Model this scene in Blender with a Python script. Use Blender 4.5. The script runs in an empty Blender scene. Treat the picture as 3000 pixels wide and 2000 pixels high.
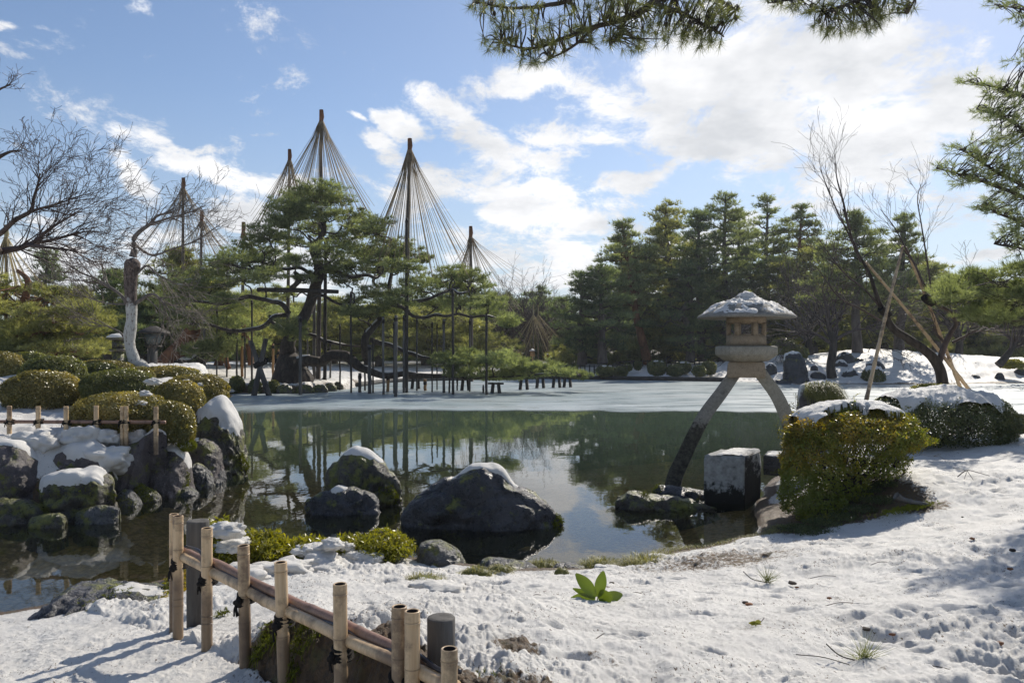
import bpy, math, random
import numpy as np
from mathutils import Vector

# ------------------------------------------------------------------ camera, sky, sun, exposure
SC = bpy.context.scene
COL = SC.collection
CAM_H = 2.0
cam_d = bpy.data.cameras.new('camera')
cam = bpy.data.objects.new('camera', cam_d); COL.objects.link(cam)
cam.location = (0, 0, CAM_H)
cam.rotation_euler = (math.radians(90), 0, 0)
cam_d.sensor_width = 36.0; cam_d.lens = 28.0
cam_d.shift_y = 20.0/3000.0
cam_d.clip_start = 0.05; cam_d.clip_end = 4000.0
SC.camera = cam
SUN_AZ, SUN_EL = 30.0, 37.0
SC.view_settings.view_transform = 'Standard'
SC.view_settings.look = 'None'
SC.view_settings.exposure = 0.14
SC.view_settings.gamma = 1.0
SC.view_settings.use_curve_mapping = False

sun_d = bpy.data.lights.new('sun', 'SUN'); sun_d.energy = 4.5; sun_d.angle = math.radians(0.5)
sun_d.color = (1.0, 0.93, 0.82)
sun = bpy.data.objects.new('sun', sun_d); COL.objects.link(sun)
_a, _e = math.radians(SUN_AZ), math.radians(SUN_EL)
SUN_DIR = Vector((math.sin(_a)*math.cos(_e), math.cos(_a)*math.cos(_e), math.sin(_e)))
sun.rotation_euler = SUN_DIR.to_track_quat('Z', 'Y').to_euler()
sun.location = SUN_DIR*60

def PV(x, y, D):
    """a point at distance D whose bearing was read off the photograph (2352 px wide copy)"""
    return ((x-1176.0)/1829.3*D, D, CAM_H-(y-799.7)/1829.3*D)
def C2(cx, cy, D): return PV(470.4+cx*.4501, 235.2+cy*.4501, D)

world = bpy.data.worlds.new('World'); SC.world = world; world.use_nodes = True
def build_world():
    nt = world.node_tree; N = nt.nodes; L = nt.links; N.clear()
    out = N.new('ShaderNodeOutputWorld'); bg = N.new('ShaderNodeBackground'); L.new(bg.outputs[0], out.inputs[0])
    bg.inputs[1].default_value = 0.13
    sky = N.new('ShaderNodeTexSky'); sky.sky_type = 'NISHITA'; sky.sun_disc = False
    sky.sun_elevation = _e; sky.sun_rotation = _a; sky.altitude = 50; sky.air_density = 1.0; sky.dust_density = 0.35; sky.ozone_density = 2.2
    tc = N.new('ShaderNodeTexCoord')
    sep = N.new('ShaderNodeSeparateXYZ'); L.new(tc.outputs['Generated'], sep.inputs[0])
    def M(op, a, b=None, clamp=False):
        n = N.new('ShaderNodeMath'); n.operation = op; n.use_clamp = clamp
        for i, v in ((0, a), (1, b)):
            if v is None: continue
            if isinstance(v, (int, float)): n.inputs[i].default_value = v
            else: L.new(v, n.inputs[i])
        return n.outputs[0]
    X, Y, Z = sep.outputs
    az = M('ARCTAN2', X, Y); el = M('ARCSINE', Z)
    cmb = N.new('ShaderNodeCombineXYZ'); L.new(az, cmb.inputs[0]); L.new(el, cmb.inputs[1])
    # cloud deck coordinates: bearing stretched, height compressed towards the horizon
    zz = M('ADD', M('MAXIMUM', Z, 0.0), 0.28)
    pc = N.new('ShaderNodeCombineXYZ'); L.new(M('DIVIDE', X, zz), pc.inputs[0]); L.new(M('DIVIDE', Y, zz), pc.inputs[1])
    def noise(vec, sc, det, rough, dist=0.0, off=(0, 0, 0), scl=(1, 1, 1)):
        mp = N.new('ShaderNodeMapping'); L.new(vec, mp.inputs[0]); mp.inputs[1].default_value = off; mp.inputs[3].default_value = scl
        n = N.new('ShaderNodeTexNoise'); n.inputs['Scale'].default_value = sc; n.inputs['Detail'].default_value = det
        n.inputs['Roughness'].default_value = rough; n.inputs['Distortion'].default_value = dist
        L.new(mp.outputs[0], n.inputs[0]); return n.outputs[0]
    n1 = noise(pc.outputs[0], 6.5, 12, 0.70, 0.25, (3.1, 1.7, 0), (1, .8, 1))
    n2 = noise(pc.outputs[0], 1.7, 4, 0.5, 0.2, (8.2, 4.1, 0))
    warpn = N.new('ShaderNodeTexNoise'); warpn.inputs['Scale'].default_value = 5.0; warpn.inputs['Detail'].default_value = 4
    L.new(cmb.outputs[0], warpn.inputs[0])
    wv = N.new('ShaderNodeVectorMath'); wv.operation = 'SUBTRACT'; L.new(warpn.outputs['Color'], wv.inputs[0]); wv.inputs[1].default_value = (.5, .5, .5)
    ws = N.new('ShaderNodeVectorMath'); ws.operation = 'SCALE'; L.new(wv.outputs[0], ws.inputs[0]); ws.inputs['Scale'].default_value = 0.13
    wa = N.new('ShaderNodeVectorMath'); wa.operation = 'ADD'; L.new(cmb.outputs[0], wa.inputs[0]); L.new(ws.outputs[0], wa.inputs[1])
    blobs = [  # photo px x, y, rx, ry, tilt deg (down to the right +), weight
        (1750,110,260,120,6,1.0),(1560,210,250,85,4,1.0),(1880,270,300,130,16,1.0),(2190,260,210,70,4,.9),(1700,330,330,90,14,.85),(1980,380,190,60,10,.8),
        (2060,110,110,60,20,.55),(1205,182,95,26,2,.85),(1010,245,95,26,28,.85),(1100,330,150,40,34,.8),(1200,390,140,50,6,.85),(1262,300,60,40,10,.8),
        (920,300,95,28,10,.8),(885,360,70,30,20,.75),(1330,320,90,12,0,.3),(1400,328,42,14,0,.7),(1450,432,80,26,-6,.8),(1630,395,70,22,0,.6),
        (1235,480,190,55,12,.95),(1260,590,250,70,4,.75),(1390,640,200,50,0,.8),(500,392,190,24,8,.72),(620,420,90,26,6,.7),(395,350,110,10,-3,.6),(575,485,100,38,6,.9),
        (290,420,60,30,30,.7),(250,600,200,70,0,.7),(70,560,150,70,0,.7),(690,600,200,60,0,.7),(780,290,34,9,12,.7),(40,84,45,12,14,.6),(125,108,30,6,0,.45),
        (2260,550,70,18,-6,.7),(1860,470,120,30,0,.6),(2100,560,150,30,0,.4),(960,460,110,60,0,.5),(1640,560,260,60,0,.5)]
    acc = None
    for (x, y, rx, ry, rot, w) in blobs:
        u = (x-1176.0)/1829.3; v = (799.7-y)/1829.3
        a0 = math.atan(u); e0 = math.atan(v*math.cos(a0))
        mp = N.new('ShaderNodeMapping'); mp.vector_type = 'TEXTURE'; L.new(wa.outputs[0], mp.inputs[0])
        mp.inputs[1].default_value = (a0, e0, 0); mp.inputs[2].default_value = (0, 0, -math.radians(rot))
        mp.inputs[3].default_value = (rx/1829.3*1.5*math.cos(a0), ry/1829.3*1.5*math.cos(a0), 1)
        ln = N.new('ShaderNodeVectorMath'); ln.operation = 'LENGTH'; L.new(mp.outputs[0], ln.inputs[0])
        mr = N.new('ShaderNodeMapRange'); mr.interpolation_type = 'SMOOTHSTEP'; L.new(ln.outputs['Value'], mr.inputs[0])
        mr.inputs[1].default_value = 0.15; mr.inputs[2].default_value = 1.15; mr.inputs[3].default_value = w; mr.inputs[4].default_value = 0
        acc = mr.outputs[0] if acc is None else M('MAXIMUM', acc, mr.outputs[0])
    # density = noise pushed up where the cloud groups stand
    dens = M('ADD', M('MULTIPLY', acc, 0.74), M('ADD', M('MULTIPLY', n1, 2.5), M('MULTIPLY', n2, 0.3)))
    fac = N.new('ShaderNodeMapRange'); fac.interpolation_type = 'SMOOTHSTEP'; L.new(dens, fac.inputs[0])
    fac.inputs[1].default_value = 1.50; fac.inputs[2].default_value = 1.98; fac.inputs[3].default_value = 0; fac.inputs[4].default_value = 1
    # thin veil: grows towards the horizon and towards the sun side
    veil = N.new('ShaderNodeMapRange'); veil.interpolation_type = 'SMOOTHSTEP'; L.new(el, veil.inputs[0])
    veil.inputs[1].default_value = -0.02; veil.inputs[2].default_value = 0.33; veil.inputs[3].default_value = 0.62; veil.inputs[4].default_value = 0.0
    veil2 = N.new('ShaderNodeMapRange'); veil2.interpolation_type = 'SMOOTHSTEP'; L.new(az, veil2.inputs[0])
    veil2.inputs[1].default_value = -0.5; veil2.inputs[2].default_value = 0.6; veil2.inputs[3].default_value = 0.0; veil2.inputs[4].default_value = 0.2
    vf = M('MAXIMUM', veil.outputs[0], veil2.outputs[0])
    # cloud colour: bright with grey thick parts
    cr = N.new('ShaderNodeMapRange'); L.new(noise(pc.outputs[0], 3.0, 6, 0.6, 0.0, (1.4, 9.3, 0)), cr.inputs[0])
    cr.inputs[1].default_value = 0.35; cr.inputs[2].default_value = 0.62; cr.inputs[3].default_value = 0; cr.inputs[4].default_value = 1
    cm = N.new('ShaderNodeMix'); cm.data_type = 'RGBA'; L.new(cr.outputs[0], cm.inputs[0])
    cm.inputs[6].default_value = (4.9, 5.05, 5.3, 1); cm.inputs[7].default_value = (7.7, 7.7, 7.8, 1)
    tint = N.new('ShaderNodeMix'); tint.data_type = 'RGBA'; tint.blend_type = 'MULTIPLY'; tint.inputs[0].default_value = 1.0
    L.new(sky.outputs[0], tint.inputs[6]); tint.inputs[7].default_value = SKY_TINT
    m1 = N.new('ShaderNodeMix'); m1.data_type = 'RGBA'; L.new(vf, m1.inputs[0]); L.new(tint.outputs[2], m1.inputs[6]); m1.inputs[7].default_value = (3.2, 3.7, 4.5, 1)
    m2 = N.new('ShaderNodeMix'); m2.data_type = 'RGBA'; L.new(fac.outputs[0], m2.inputs[0]); L.new(m1.outputs[2], m2.inputs[6]); L.new(cm.outputs[2], m2.inputs[7])
    L.new(m2.outputs[2], bg.inputs[0])
SKY_TINT = (.80, .79, .82, 1)
build_world()

# ------------------------------------------------------------------ numpy helpers
RNG = np.random.default_rng(7)
def _hash(ix, iy, iz, seed):
    h = (ix*374761393 + iy*668265263 + iz*2147483647 + seed*1442695041) & 0xffffffff
    h = ((h ^ (h >> 13))*1274126177) & 0xffffffff
    h = (h ^ (h >> 16))
    return (h & 0xffffff)/float(0xffffff)
def vnoise(x, y, z=None, seed=0):
    x = np.asarray(x, dtype=np.float64); y = np.asarray(y, dtype=np.float64)
    z = np.zeros_like(x) if z is None else np.asarray(z, dtype=np.float64)
    xi = np.floor(x).astype(np.int64); yi = np.floor(y).astype(np.int64); zi = np.floor(z).astype(np.int64)
    fx = x-xi; fy = y-yi; fz = z-zi
    fx = fx*fx*fx*(fx*(fx*6-15)+10); fy = fy*fy*fy*(fy*(fy*6-15)+10)
    three = bool(np.any(fz))
    def lay(k):
        a = _hash(xi, yi, zi+k, seed); b = _hash(xi+1, yi, zi+k, seed); c = _hash(xi, yi+1, zi+k, seed); d = _hash(xi+1, yi+1, zi+k, seed)
        return (a+(b-a)*fx)+((c+(d-c)*fx)-(a+(b-a)*fx))*fy
    l0 = lay(0)
    if not three: return l0
    fz = fz*fz*(3-2*fz)
    return l0+(lay(1)-l0)*fz
def fbm(x, y, z=None, scale=1.0, octs=4, seed=0, gain=.5):
    s = 0; a = 1.0; t = 0; f = scale
    for o in range(octs):
        s = s+a*(vnoise(x*f+17.3*o, y*f-9.1*o, None if z is None else z*f+3.7*o, seed+o)-.5); t += a; a *= gain; f *= 2.03
    return s/t*2
def sstep(a, b, x):
    t = np.clip((x-a)/(b-a), 0, 1); return t*t*(3-2*t)

class Geo:
    def __init__(s): s.V = []; s.Q = []; s.T = []; s.n = 0; s.tint = []; s.UV = []
    def add(s, V, Q=None, T=None, tint=None):
        V = np.asarray(V, dtype=np.float32).reshape(-1, 3)
        if Q is not None and len(Q): s.Q.append(np.asarray(Q, dtype=np.int32).reshape(-1, 4)+s.n)
        if T is not None and len(T): s.T.append(np.asarray(T, dtype=np.int32).reshape(-1, 3)+s.n)
        s.V.append(V); s.n += len(V)
        t = np.zeros(len(V), np.float32) if tint is None else (np.full(len(V), tint, np.float32) if np.isscalar(tint) else np.asarray(tint, np.float32))
        s.tint.append(t); return s
    def build(s, name, mat, parent=None, smooth=True, attrs=None):
        me = bpy.data.meshes.new(name)
        V = np.concatenate(s.V) if s.V else np.zeros((0, 3), np.float32)
        Q = np.concatenate(s.Q) if s.Q else np.zeros((0, 4), np.int32)
        T = np.concatenate(s.T) if s.T else np.zeros((0, 3), np.int32)
        me.vertices.add(len(V)); me.vertices.foreach_set('co', V.ravel())
        loops = np.concatenate([Q.ravel(), T.ravel()]).astype(np.int32)
        starts = np.concatenate([np.arange(len(Q))*4, len(Q)*4+np.arange(len(T))*3]).astype(np.int32)
        me.loops.add(len(loops)); me.loops.foreach_set('vertex_index', loops)
        me.polygons.add(len(starts)); me.polygons.foreach_set('loop_start', starts)
        if smooth: me.polygons.foreach_set('use_smooth', np.ones(len(starts), bool))
        t = np.concatenate(s.tint) if s.tint else np.zeros(0, np.float32)
        at = me.attributes.new('tint', 'FLOAT', 'POINT'); at.data.foreach_set('value', t)
        for k, v in (attrs or {}).items():
            a = me.attributes.new(k, 'FLOAT', 'POINT'); a.data.foreach_set('value', np.asarray(v, np.float32))
        me.update(calc_edges=True)
        mats = mat if isinstance(mat, (list, tuple)) else [mat]
        for m in mats: me.materials.append(m)
        o = bpy.data.objects.new(name, me); COL.objects.link(o)
        if parent is not None:
            o.parent = parent
            o.location = (-parent.location[0], -parent.location[1], -parent.location[2]) if parent.get('_abs') else (0, 0, 0)
        return o

def tag(o, label=None, cat=None, group=None, kind=None):
    if label: o['label'] = label
    if cat: o['category'] = cat
    if group: o['group'] = group
    if kind: o['kind'] = kind
    return o
def empty(name, loc, label, cat, group=None, rz=0.0, absolute=True):
    """an Empty at the thing's base; with absolute=True its parts are given in world coordinates"""
    o = bpy.data.objects.new(name, None); COL.objects.link(o); o.location = loc; o.rotation_euler = (0, 0, rz)
    o.empty_display_size = 0.2
    if absolute: o['_abs'] = 1
    return tag(o, label, cat, group)
def copy_tree(o, loc=None, rz=None, scale=None, label=None, parent=None):
    c = o.copy(); COL.objects.link(c); c.parent = parent
    if loc is not None: c.location = loc
    if rz is not None: c.rotation_euler = (0, 0, rz)
    if scale is not None: c.scale = scale if hasattr(scale, '__len__') else (scale,)*3
    if label: c['label'] = label
    for ch in list(o.children): copy_tree(ch, parent=c)
    return c

def spline(pts, n):
    """Catmull-Rom through pts (k x m array), n samples"""
    P = np.asarray(pts, dtype=np.float64)
    if len(P) < 3: 
        t = np.linspace(0, 1, n)[:, None]; return P[0]*(1-t)+P[-1]*t
    P = np.vstack([2*P[0]-P[1], P, 2*P[-1]-P[-2]])
    k = len(P)-3; u = np.linspace(0, k-1e-6, n); i = u.astype(int); f = (u-i)[:, None]
    a, b, c, d = P[i], P[i+1], P[i+2], P[i+3]
    return .5*((2*b)+(-a+c)*f+(2*a-5*b+4*c-d)*f**2+(-a+3*b-3*c+d)*f**3)
def tube(G, pts, rad, seg=6, tint=0.0, cap=True, squash=None):
    P = np.asarray(pts, dtype=np.float64); n = len(P)
    R = np.full(n, rad) if np.isscalar(rad) else np.asarray(rad, dtype=np.float64)
    d = np.gradient(P, axis=0); d /= np.linalg.norm(d, axis=1)[:, None]+1e-12
    m = d.mean(0); ref = np.array([0, 0, 1.]) if abs(m[2]) < .8*np.linalg.norm(m)+1e-9 else np.array([1., 0, 0])
    a = np.cross(d, ref); a /= np.linalg.norm(a, axis=1)[:, None]+1e-12; b = np.cross(d, a)
    th = np.linspace(0, 2*math.pi, seg, endpoint=False)
    V = P[:, None, :]+R[:, None, None]*(np.cos(th)[None, :, None]*a[:, None, :]+np.sin(th)[None, :, None]*b[:, None, :])
    V = V.reshape(-1, 3)
    i = np.arange(n-1)[:, None]*seg; j = np.arange(seg)[None, :]; j2 = (j+1) % seg
    Q = np.stack([i+j, i+j2, i+seg+j2, i+seg+j], -1).reshape(-1, 4)
    T = None
    if cap:
        V = np.vstack([V, P[0], P[-1]]); jj = np.arange(seg); k = (n-1)*seg
        T = np.vstack([np.stack([jj, np.full(seg, n*seg), (jj+1) % seg], -1)[:, [1, 0, 2]], np.stack([k+jj, k+(jj+1) % seg, np.full(seg, n*seg+1)], -1)])
    G.add(V, Q, T, tint)
def box(G, c, s, rz=0.0, tint=0.0):
    c = np.array(c, float); s = np.array(s, float)/2
    V = np.array([[x, y, z] for z in (-1, 1) for y in (-1, 1) for x in (-1, 1)], float)*s
    ca, sa = math.cos(rz), math.sin(rz)
    V = np.stack([V[:, 0]*ca-V[:, 1]*sa, V[:, 0]*sa+V[:, 1]*ca, V[:, 2]], -1)+c
    G.add(V, [[0, 2, 3, 1], [4, 5, 7, 6], [0, 1, 5, 4], [1, 3, 7, 5], [3, 2, 6, 7], [2, 0, 4, 6]], None, tint)
def unit(v):
    return v/(np.linalg.norm(v, axis=-1, keepdims=True)+1e-12)
def rand_unit(n): return unit(RNG.normal(size=(n, 3)))
def tufts(G, P, A, k, L, w, spread=.7, tint=None, jitter=.35):
    """k needle blades (thin triangles) from every point of P, fanned round its axis A"""
    n = len(P)
    if n == 0: return
    P = np.repeat(P, k, 0); A = np.repeat(A, k, 0); N = n*k
    d = unit(A+spread*rand_unit(N)); s = unit(np.cross(d, rand_unit(N)))
    LL = (L*(1+jitter*(RNG.random(N)*2-1)))[:, None]; base = P+d*LL*.03
    V = np.stack([base-s*w*.5, base+s*w*.5, P+d*LL], 1).reshape(-1, 3)
    T = np.arange(N*3).reshape(-1, 3)
    t = (RNG.random(n) if tint is None else tint); t = np.clip(np.repeat(t, k)+.25*(RNG.random(N)-.5), 0, 1)
    G.add(V, None, T, np.repeat(t, 3))
def leaves(G, P, A, L, w, tint, tilt=.9):
    """one pointed leaf (a bent rhomb) at each point of P, roughly facing A"""
    N = len(P)
    nrm = unit(A+tilt*rand_unit(N)); d = unit(np.cross(nrm, rand_unit(N))); s = np.cross(nrm, d)
    LL = (L*(.7+.6*RNG.random(N)))[:, None]; ww = LL*w
    V = np.stack([P, P+d*LL*.5+s*ww*.5+nrm*LL*.06, P+d*LL-nrm*LL*.08, P+d*LL*.5-s*ww*.5+nrm*LL*.06], 1).reshape(-1, 3)
    Q = np.arange(N*4).reshape(-1, 4)
    G.add(V, Q, None, np.repeat(np.clip(tint, 0, 1), 4))

def _ball0(k=1):
    import bmesh
    bm = bmesh.new(); bmesh.ops.create_icosphere(bm, subdivisions=k, radius=1.0); V = np.array([v.co[:] for v in bm.verts]); F = np.array([[v.index for v in f.verts] for f in bm.faces]); bm.free(); return V, F
BALL0 = _ball0(); BALL_LO0 = _ball0(2)
# ------------------------------------------------------------------ materials
class NT:
    def __init__(s, name):
        m = bpy.data.materials.new(name); m.use_nodes = True; s.m = m; s.nt = m.node_tree; s.N = s.nt.nodes; s.N.clear()
        s.out = s.N.new('ShaderNodeOutputMaterial')
    def L(s, a, b): s.nt.links.new(a, b)
    def n(s, t, **kw):
        x = s.N.new('ShaderNode'+t)
        for k, v in kw.items(): setattr(x, k, v)
        return x
    def put(s, sock, v):
        if isinstance(v, bpy.types.NodeSocket): s.L(v, sock)
        else: sock.default_value = v
    def noise(s, scale, detail=4, rough=.5, vec=None, dist=0.0, scl=None):
        x = s.n('TexNoise'); x.inputs['Scale'].default_value = scale; x.inputs['Detail'].default_value = detail; x.inputs['Roughness'].default_value = rough
        x.inputs['Distortion'].default_value = dist
        v = vec or s.obj()
        if scl:
            mp = s.n('Mapping'); s.L(v, mp.inputs[0]); mp.inputs[3].default_value = scl; v = mp.outputs[0]
        s.L(v, x.inputs[0]); return x.outputs[0]
    def vor(s, scale, feature='F1', rnd=1.0, vec=None, out='Distance'):
        x = s.n('TexVoronoi'); x.feature = feature; x.inputs['Scale'].default_value = scale; x.inputs['Randomness'].default_value = rnd
        s.L(vec or s.obj(), x.inputs[0]); return x.outputs[out]
    def obj(s):
        if not hasattr(s, '_o'):
            g = s.n('NewGeometry'); s._o = g.outputs['Position']; s._g = g
        return s._o
    def attr(s, name):
        a = s.n('Attribute'); a.attribute_name = name; return a.outputs['Fac']
    def ramp(s, v, a, b, lo=0.0, hi=1.0):
        r = s.n('MapRange'); s.L(v, r.inputs[0]); r.inputs[1].default_value = a; r.inputs[2].default_value = b; r.inputs[3].default_value = lo; r.inputs[4].default_value = hi
        return r.outputs[0]
    def mix(s, f, a, b, bt='MIX'):
        x = s.n('Mix'); x.data_type = 'RGBA'; x.blend_type = bt; s.put(x.inputs[0], f)
        for i, v in ((6, a), (7, b)):
            if isinstance(v, tuple) and len(v) == 3: v = v+(1,)
            s.put(x.inputs[i], v)
        return x.outputs[2]
    def math(s, op, a, b=0.0, clamp=False):
        x = s.n('Math'); x.operation = op; x.use_clamp = clamp; s.put(x.inputs[0], a); s.put(x.inputs[1], b); return x.outputs[0]
    def bump(s, h, strength, dist=.01, normal=None):
        b = s.n('Bump'); b.inputs['Strength'].default_value = strength; b.inputs['Distance'].default_value = dist; s.L(h, b.inputs['Height'])
        if normal: s.L(normal, b.inputs['Normal'])
        return b.outputs[0]
    def pr(s, color, rough=.7, normal=None, spec=.5, **kw):
        p = s.n('BsdfPrincipled')
        if isinstance(color, tuple) and len(color) == 3: color = color+(1,)
        s.put(p.inputs['Base Color'], color); s.put(p.inputs['Roughness'], rough); s.put(p.inputs['Specular IOR Level'], spec)
        if normal: s.L(normal, p.inputs['Normal'])
        for k, v in kw.items(): s.put(p.inputs[k.replace('_', ' ')], v)
        return p.outputs[0]
    def mixs(s, f, a, b):
        x = s.n('MixShader'); s.put(x.inputs[0], f); s.L(a, x.inputs[1]); s.L(b, x.inputs[2]); return x.outputs[0]
    def done(s, sh): s.L(sh, s.out.inputs[0]); return s.m

def leafmat(name, c1, c2, trans=.35, rough=.45, spec=.5, tcol=None, scale=.35):
    t = NT(name)
    base = t.mix(t.attr('tint'), c1, c2)
    big = t.ramp(t.noise(scale, 3), .3, .7, .75, 1.2)
    x = t.n('VectorMath'); x.operation = 'SCALE'; t.L(base, x.inputs[0]); t.L(big, x.inputs['Scale'])
    p = t.pr(x.outputs[0], rough, None, spec)
    tr = t.n('BsdfTranslucent')
    y = t.n('VectorMath'); y.operation = 'MULTIPLY'; t.L(x.outputs[0], y.inputs[0]); y.inputs[1].default_value = tcol or (1.5, 1.6, .7)
    t.L(y.outputs[0], tr.inputs[0])
    return t.done(t.mixs(trans, p, tr.outputs[0]))
def barkmat(name, c1, c2, sc=12.0, rough=.85, bump=.6, scl=(1, 1, .25), spec=.3):
    t = NT(name); n = t.noise(sc, 6, .65, scl=scl); n2 = t.noise(sc*.18, 3)
    c = t.mix(t.ramp(n, .35, .65), c1, c2); c = t.mix(t.ramp(n2, .35, .7, 0, .5), c, tuple(v*.55 for v in c1))
    return t.done(t.pr(c, rough, t.bump(n, bump, .02), spec))
MT = {}
MT['pine'] = leafmat('pine_needles', (.12, .14, .08), (.33, .35, .21), .5, .5, .35)
MT['pine_near'] = leafmat('near_pine_needles', (.07, .085, .035), (.20, .20, .09), .45, .4, .45)
MT['pine_olive'] = leafmat('olive_needles', (.14, .15, .065), (.42, .39, .20), .5, .5, .4)
MT['pine_dark'] = leafmat('dark_needles', (.07, .10, .06), (.25, .28, .16), .45, .55, .3)
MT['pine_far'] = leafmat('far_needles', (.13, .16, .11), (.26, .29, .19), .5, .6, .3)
MT['azalea'] = leafmat('azalea_leaves', (.13, .13, .035), (.40, .33, .12), .35, .34, .55, (1.5, 1.4, .5), 1.2)
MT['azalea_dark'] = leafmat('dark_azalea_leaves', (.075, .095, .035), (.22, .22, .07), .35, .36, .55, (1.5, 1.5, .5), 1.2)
MT['azalea_gold'] = leafmat('golden_azalea_leaves', (.16, .19, .03), (.42, .27, .05), .5, .35, .6, (1.5, 1.45, .4), 1.5)
MT['azalea_lime'] = leafmat('lime_azalea_leaves', (.16, .17, .02), (.40, .36, .04), .4, .35, .6, (1.4, 1.4, .4), 3.0)
MT['grass'] = leafmat('grass_blades', (.14, .15, .04), (.40, .36, .16), .35, .5, .4, (1.3, 1.3, .6), 5.0)
MT['moss'] = leafmat('moss', (.07, .08, .012), (.26, .27, .03), .2, .8, .2, (1.2, 1.3, .4), 8.0)
MT['sprout'] = leafmat('sprout_leaf', (.08, .12, .012), (.16, .21, .02), .3, .35, .6, (1.5, 1.5, .4), 6.0)
MT['bark'] = barkmat('pine_bark', (.03, .024, .02), (.10, .08, .065), 9.0)
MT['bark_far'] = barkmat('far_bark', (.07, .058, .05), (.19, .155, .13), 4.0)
MT['bark_red'] = barkmat('red_pine_bark', (.10, .045, .025), (.30, .14, .07), 6.0)
MT['twig'] = barkmat('bare_twigs', (.06, .042, .035), (.15, .11, .095), 14.0, .7)
MT['twig_pale'] = barkmat('pale_twigs', (.10, .085, .072), (.25, .21, .18), 14.0, .7)
MT['post'] = barkmat('grey_wood_post', (.07, .065, .06), (.17, .16, .145), 10.0, .85, .5, (1, 1, .12))
MT['post_dark'] = barkmat('dark_wood_post', (.03, .026, .023), (.085, .075, .065), 10.0, .8, .5, (1, 1, .12))
MT['post_tan'] = barkmat('tan_wood_post', (.28, .15, .06), (.45, .28, .13), 8.0, .8, .3, (1, 1, .1))
MT['rope_dark'] = barkmat('black_palm_rope', (.012, .010, .009), (.045, .038, .032), 160.0, .9, .9, (1, 1, 1))
MT['straw'] = barkmat('straw_rope', (.20, .155, .10), (.40, .32, .20), 8.0, .8, .3)
MT['straw_pale'] = barkmat('pale_straw_rope', (.34, .27, .13), (.5, .42, .24), 8.0, .8, .3)

def m_white_bark():
    t = NT('lichen_white_bark'); n = t.noise(7, 6, .6); v = t.noise(28, 4, .7, scl=(1, 1, .4)); z = t.n('SeparateXYZ'); t.L(t.obj(), z.inputs[0])
    hi = t.math('ADD', t.ramp(z.outputs[2], 2.6, 3.6), t.math('MULTIPLY', t.math('SUBTRACT', n, .5), 1.6), True)
    c = t.mix(t.ramp(v, .52, .66), (.50, .49, .45), (.16, .12, .10)); d = t.mix(t.ramp(v, .4, .6), (.055, .04, .034), (.17, .13, .11))
    return t.done(t.pr(t.mix(t.ramp(hi, .35, .6), c, d), .8, t.bump(v, .7, .02), .3))
MT['white_bark'] = m_white_bark()

def m_bamboo(name, c1, c2, dirt):
    t = NT(name); n = t.noise(3.0, 5, .6, scl=(1, 1, .7)); f = t.noise(90, 3, .6, scl=(1, 1, .05)); st = t.noise(14, 6, .7)
    c = t.mix(t.ramp(f, .3, .7), c1, c2)
    node = t.attr('tint')
    c = t.mix(t.math('MULTIPLY', node, .6), c, (.10, .06, .035))
    c = t.mix(t.ramp(t.math('ADD', t.math('MULTIPLY', n, .7), t.math('MULTIPLY', st, .5)), .58, .70, 0, dirt), c, (.12, .075, .05))
    z = t.n('SeparateXYZ'); t.L(t.obj(), z.inputs[0])   # mud splashed up the foot of the canes
    c = t.mix(t.math('MULTIPLY', t.ramp(t.math('ADD', z.outputs[2], t.math('MULTIPLY', st, .35)), 1.02, .93), dirt), c, (.11, .07, .045))
    return t.done(t.pr(c, t.ramp(n, .3, .7, .3, .6), t.bump(f, .15, .004), .5))
MT['bamboo'] = m_bamboo('weathered_bamboo', (.56, .38, .21), (.70, .51, .30), .75)
MT['bamboo_red'] = m_bamboo('reddish_bamboo', (.22, .12, .08), (.33, .20, .14), .4)
MT['bamboo_in'] = NT('bamboo_hollow'); MT['bamboo_in'] = MT['bamboo_in'].done(MT['bamboo_in'].pr((.035, .025, .02), .9))
MT['cable'] = NT('cable_rubber'); MT['cable'] = MT['cable'].done(MT['cable'].pr((.02, .02, .028), .3, None, .6))

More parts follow.
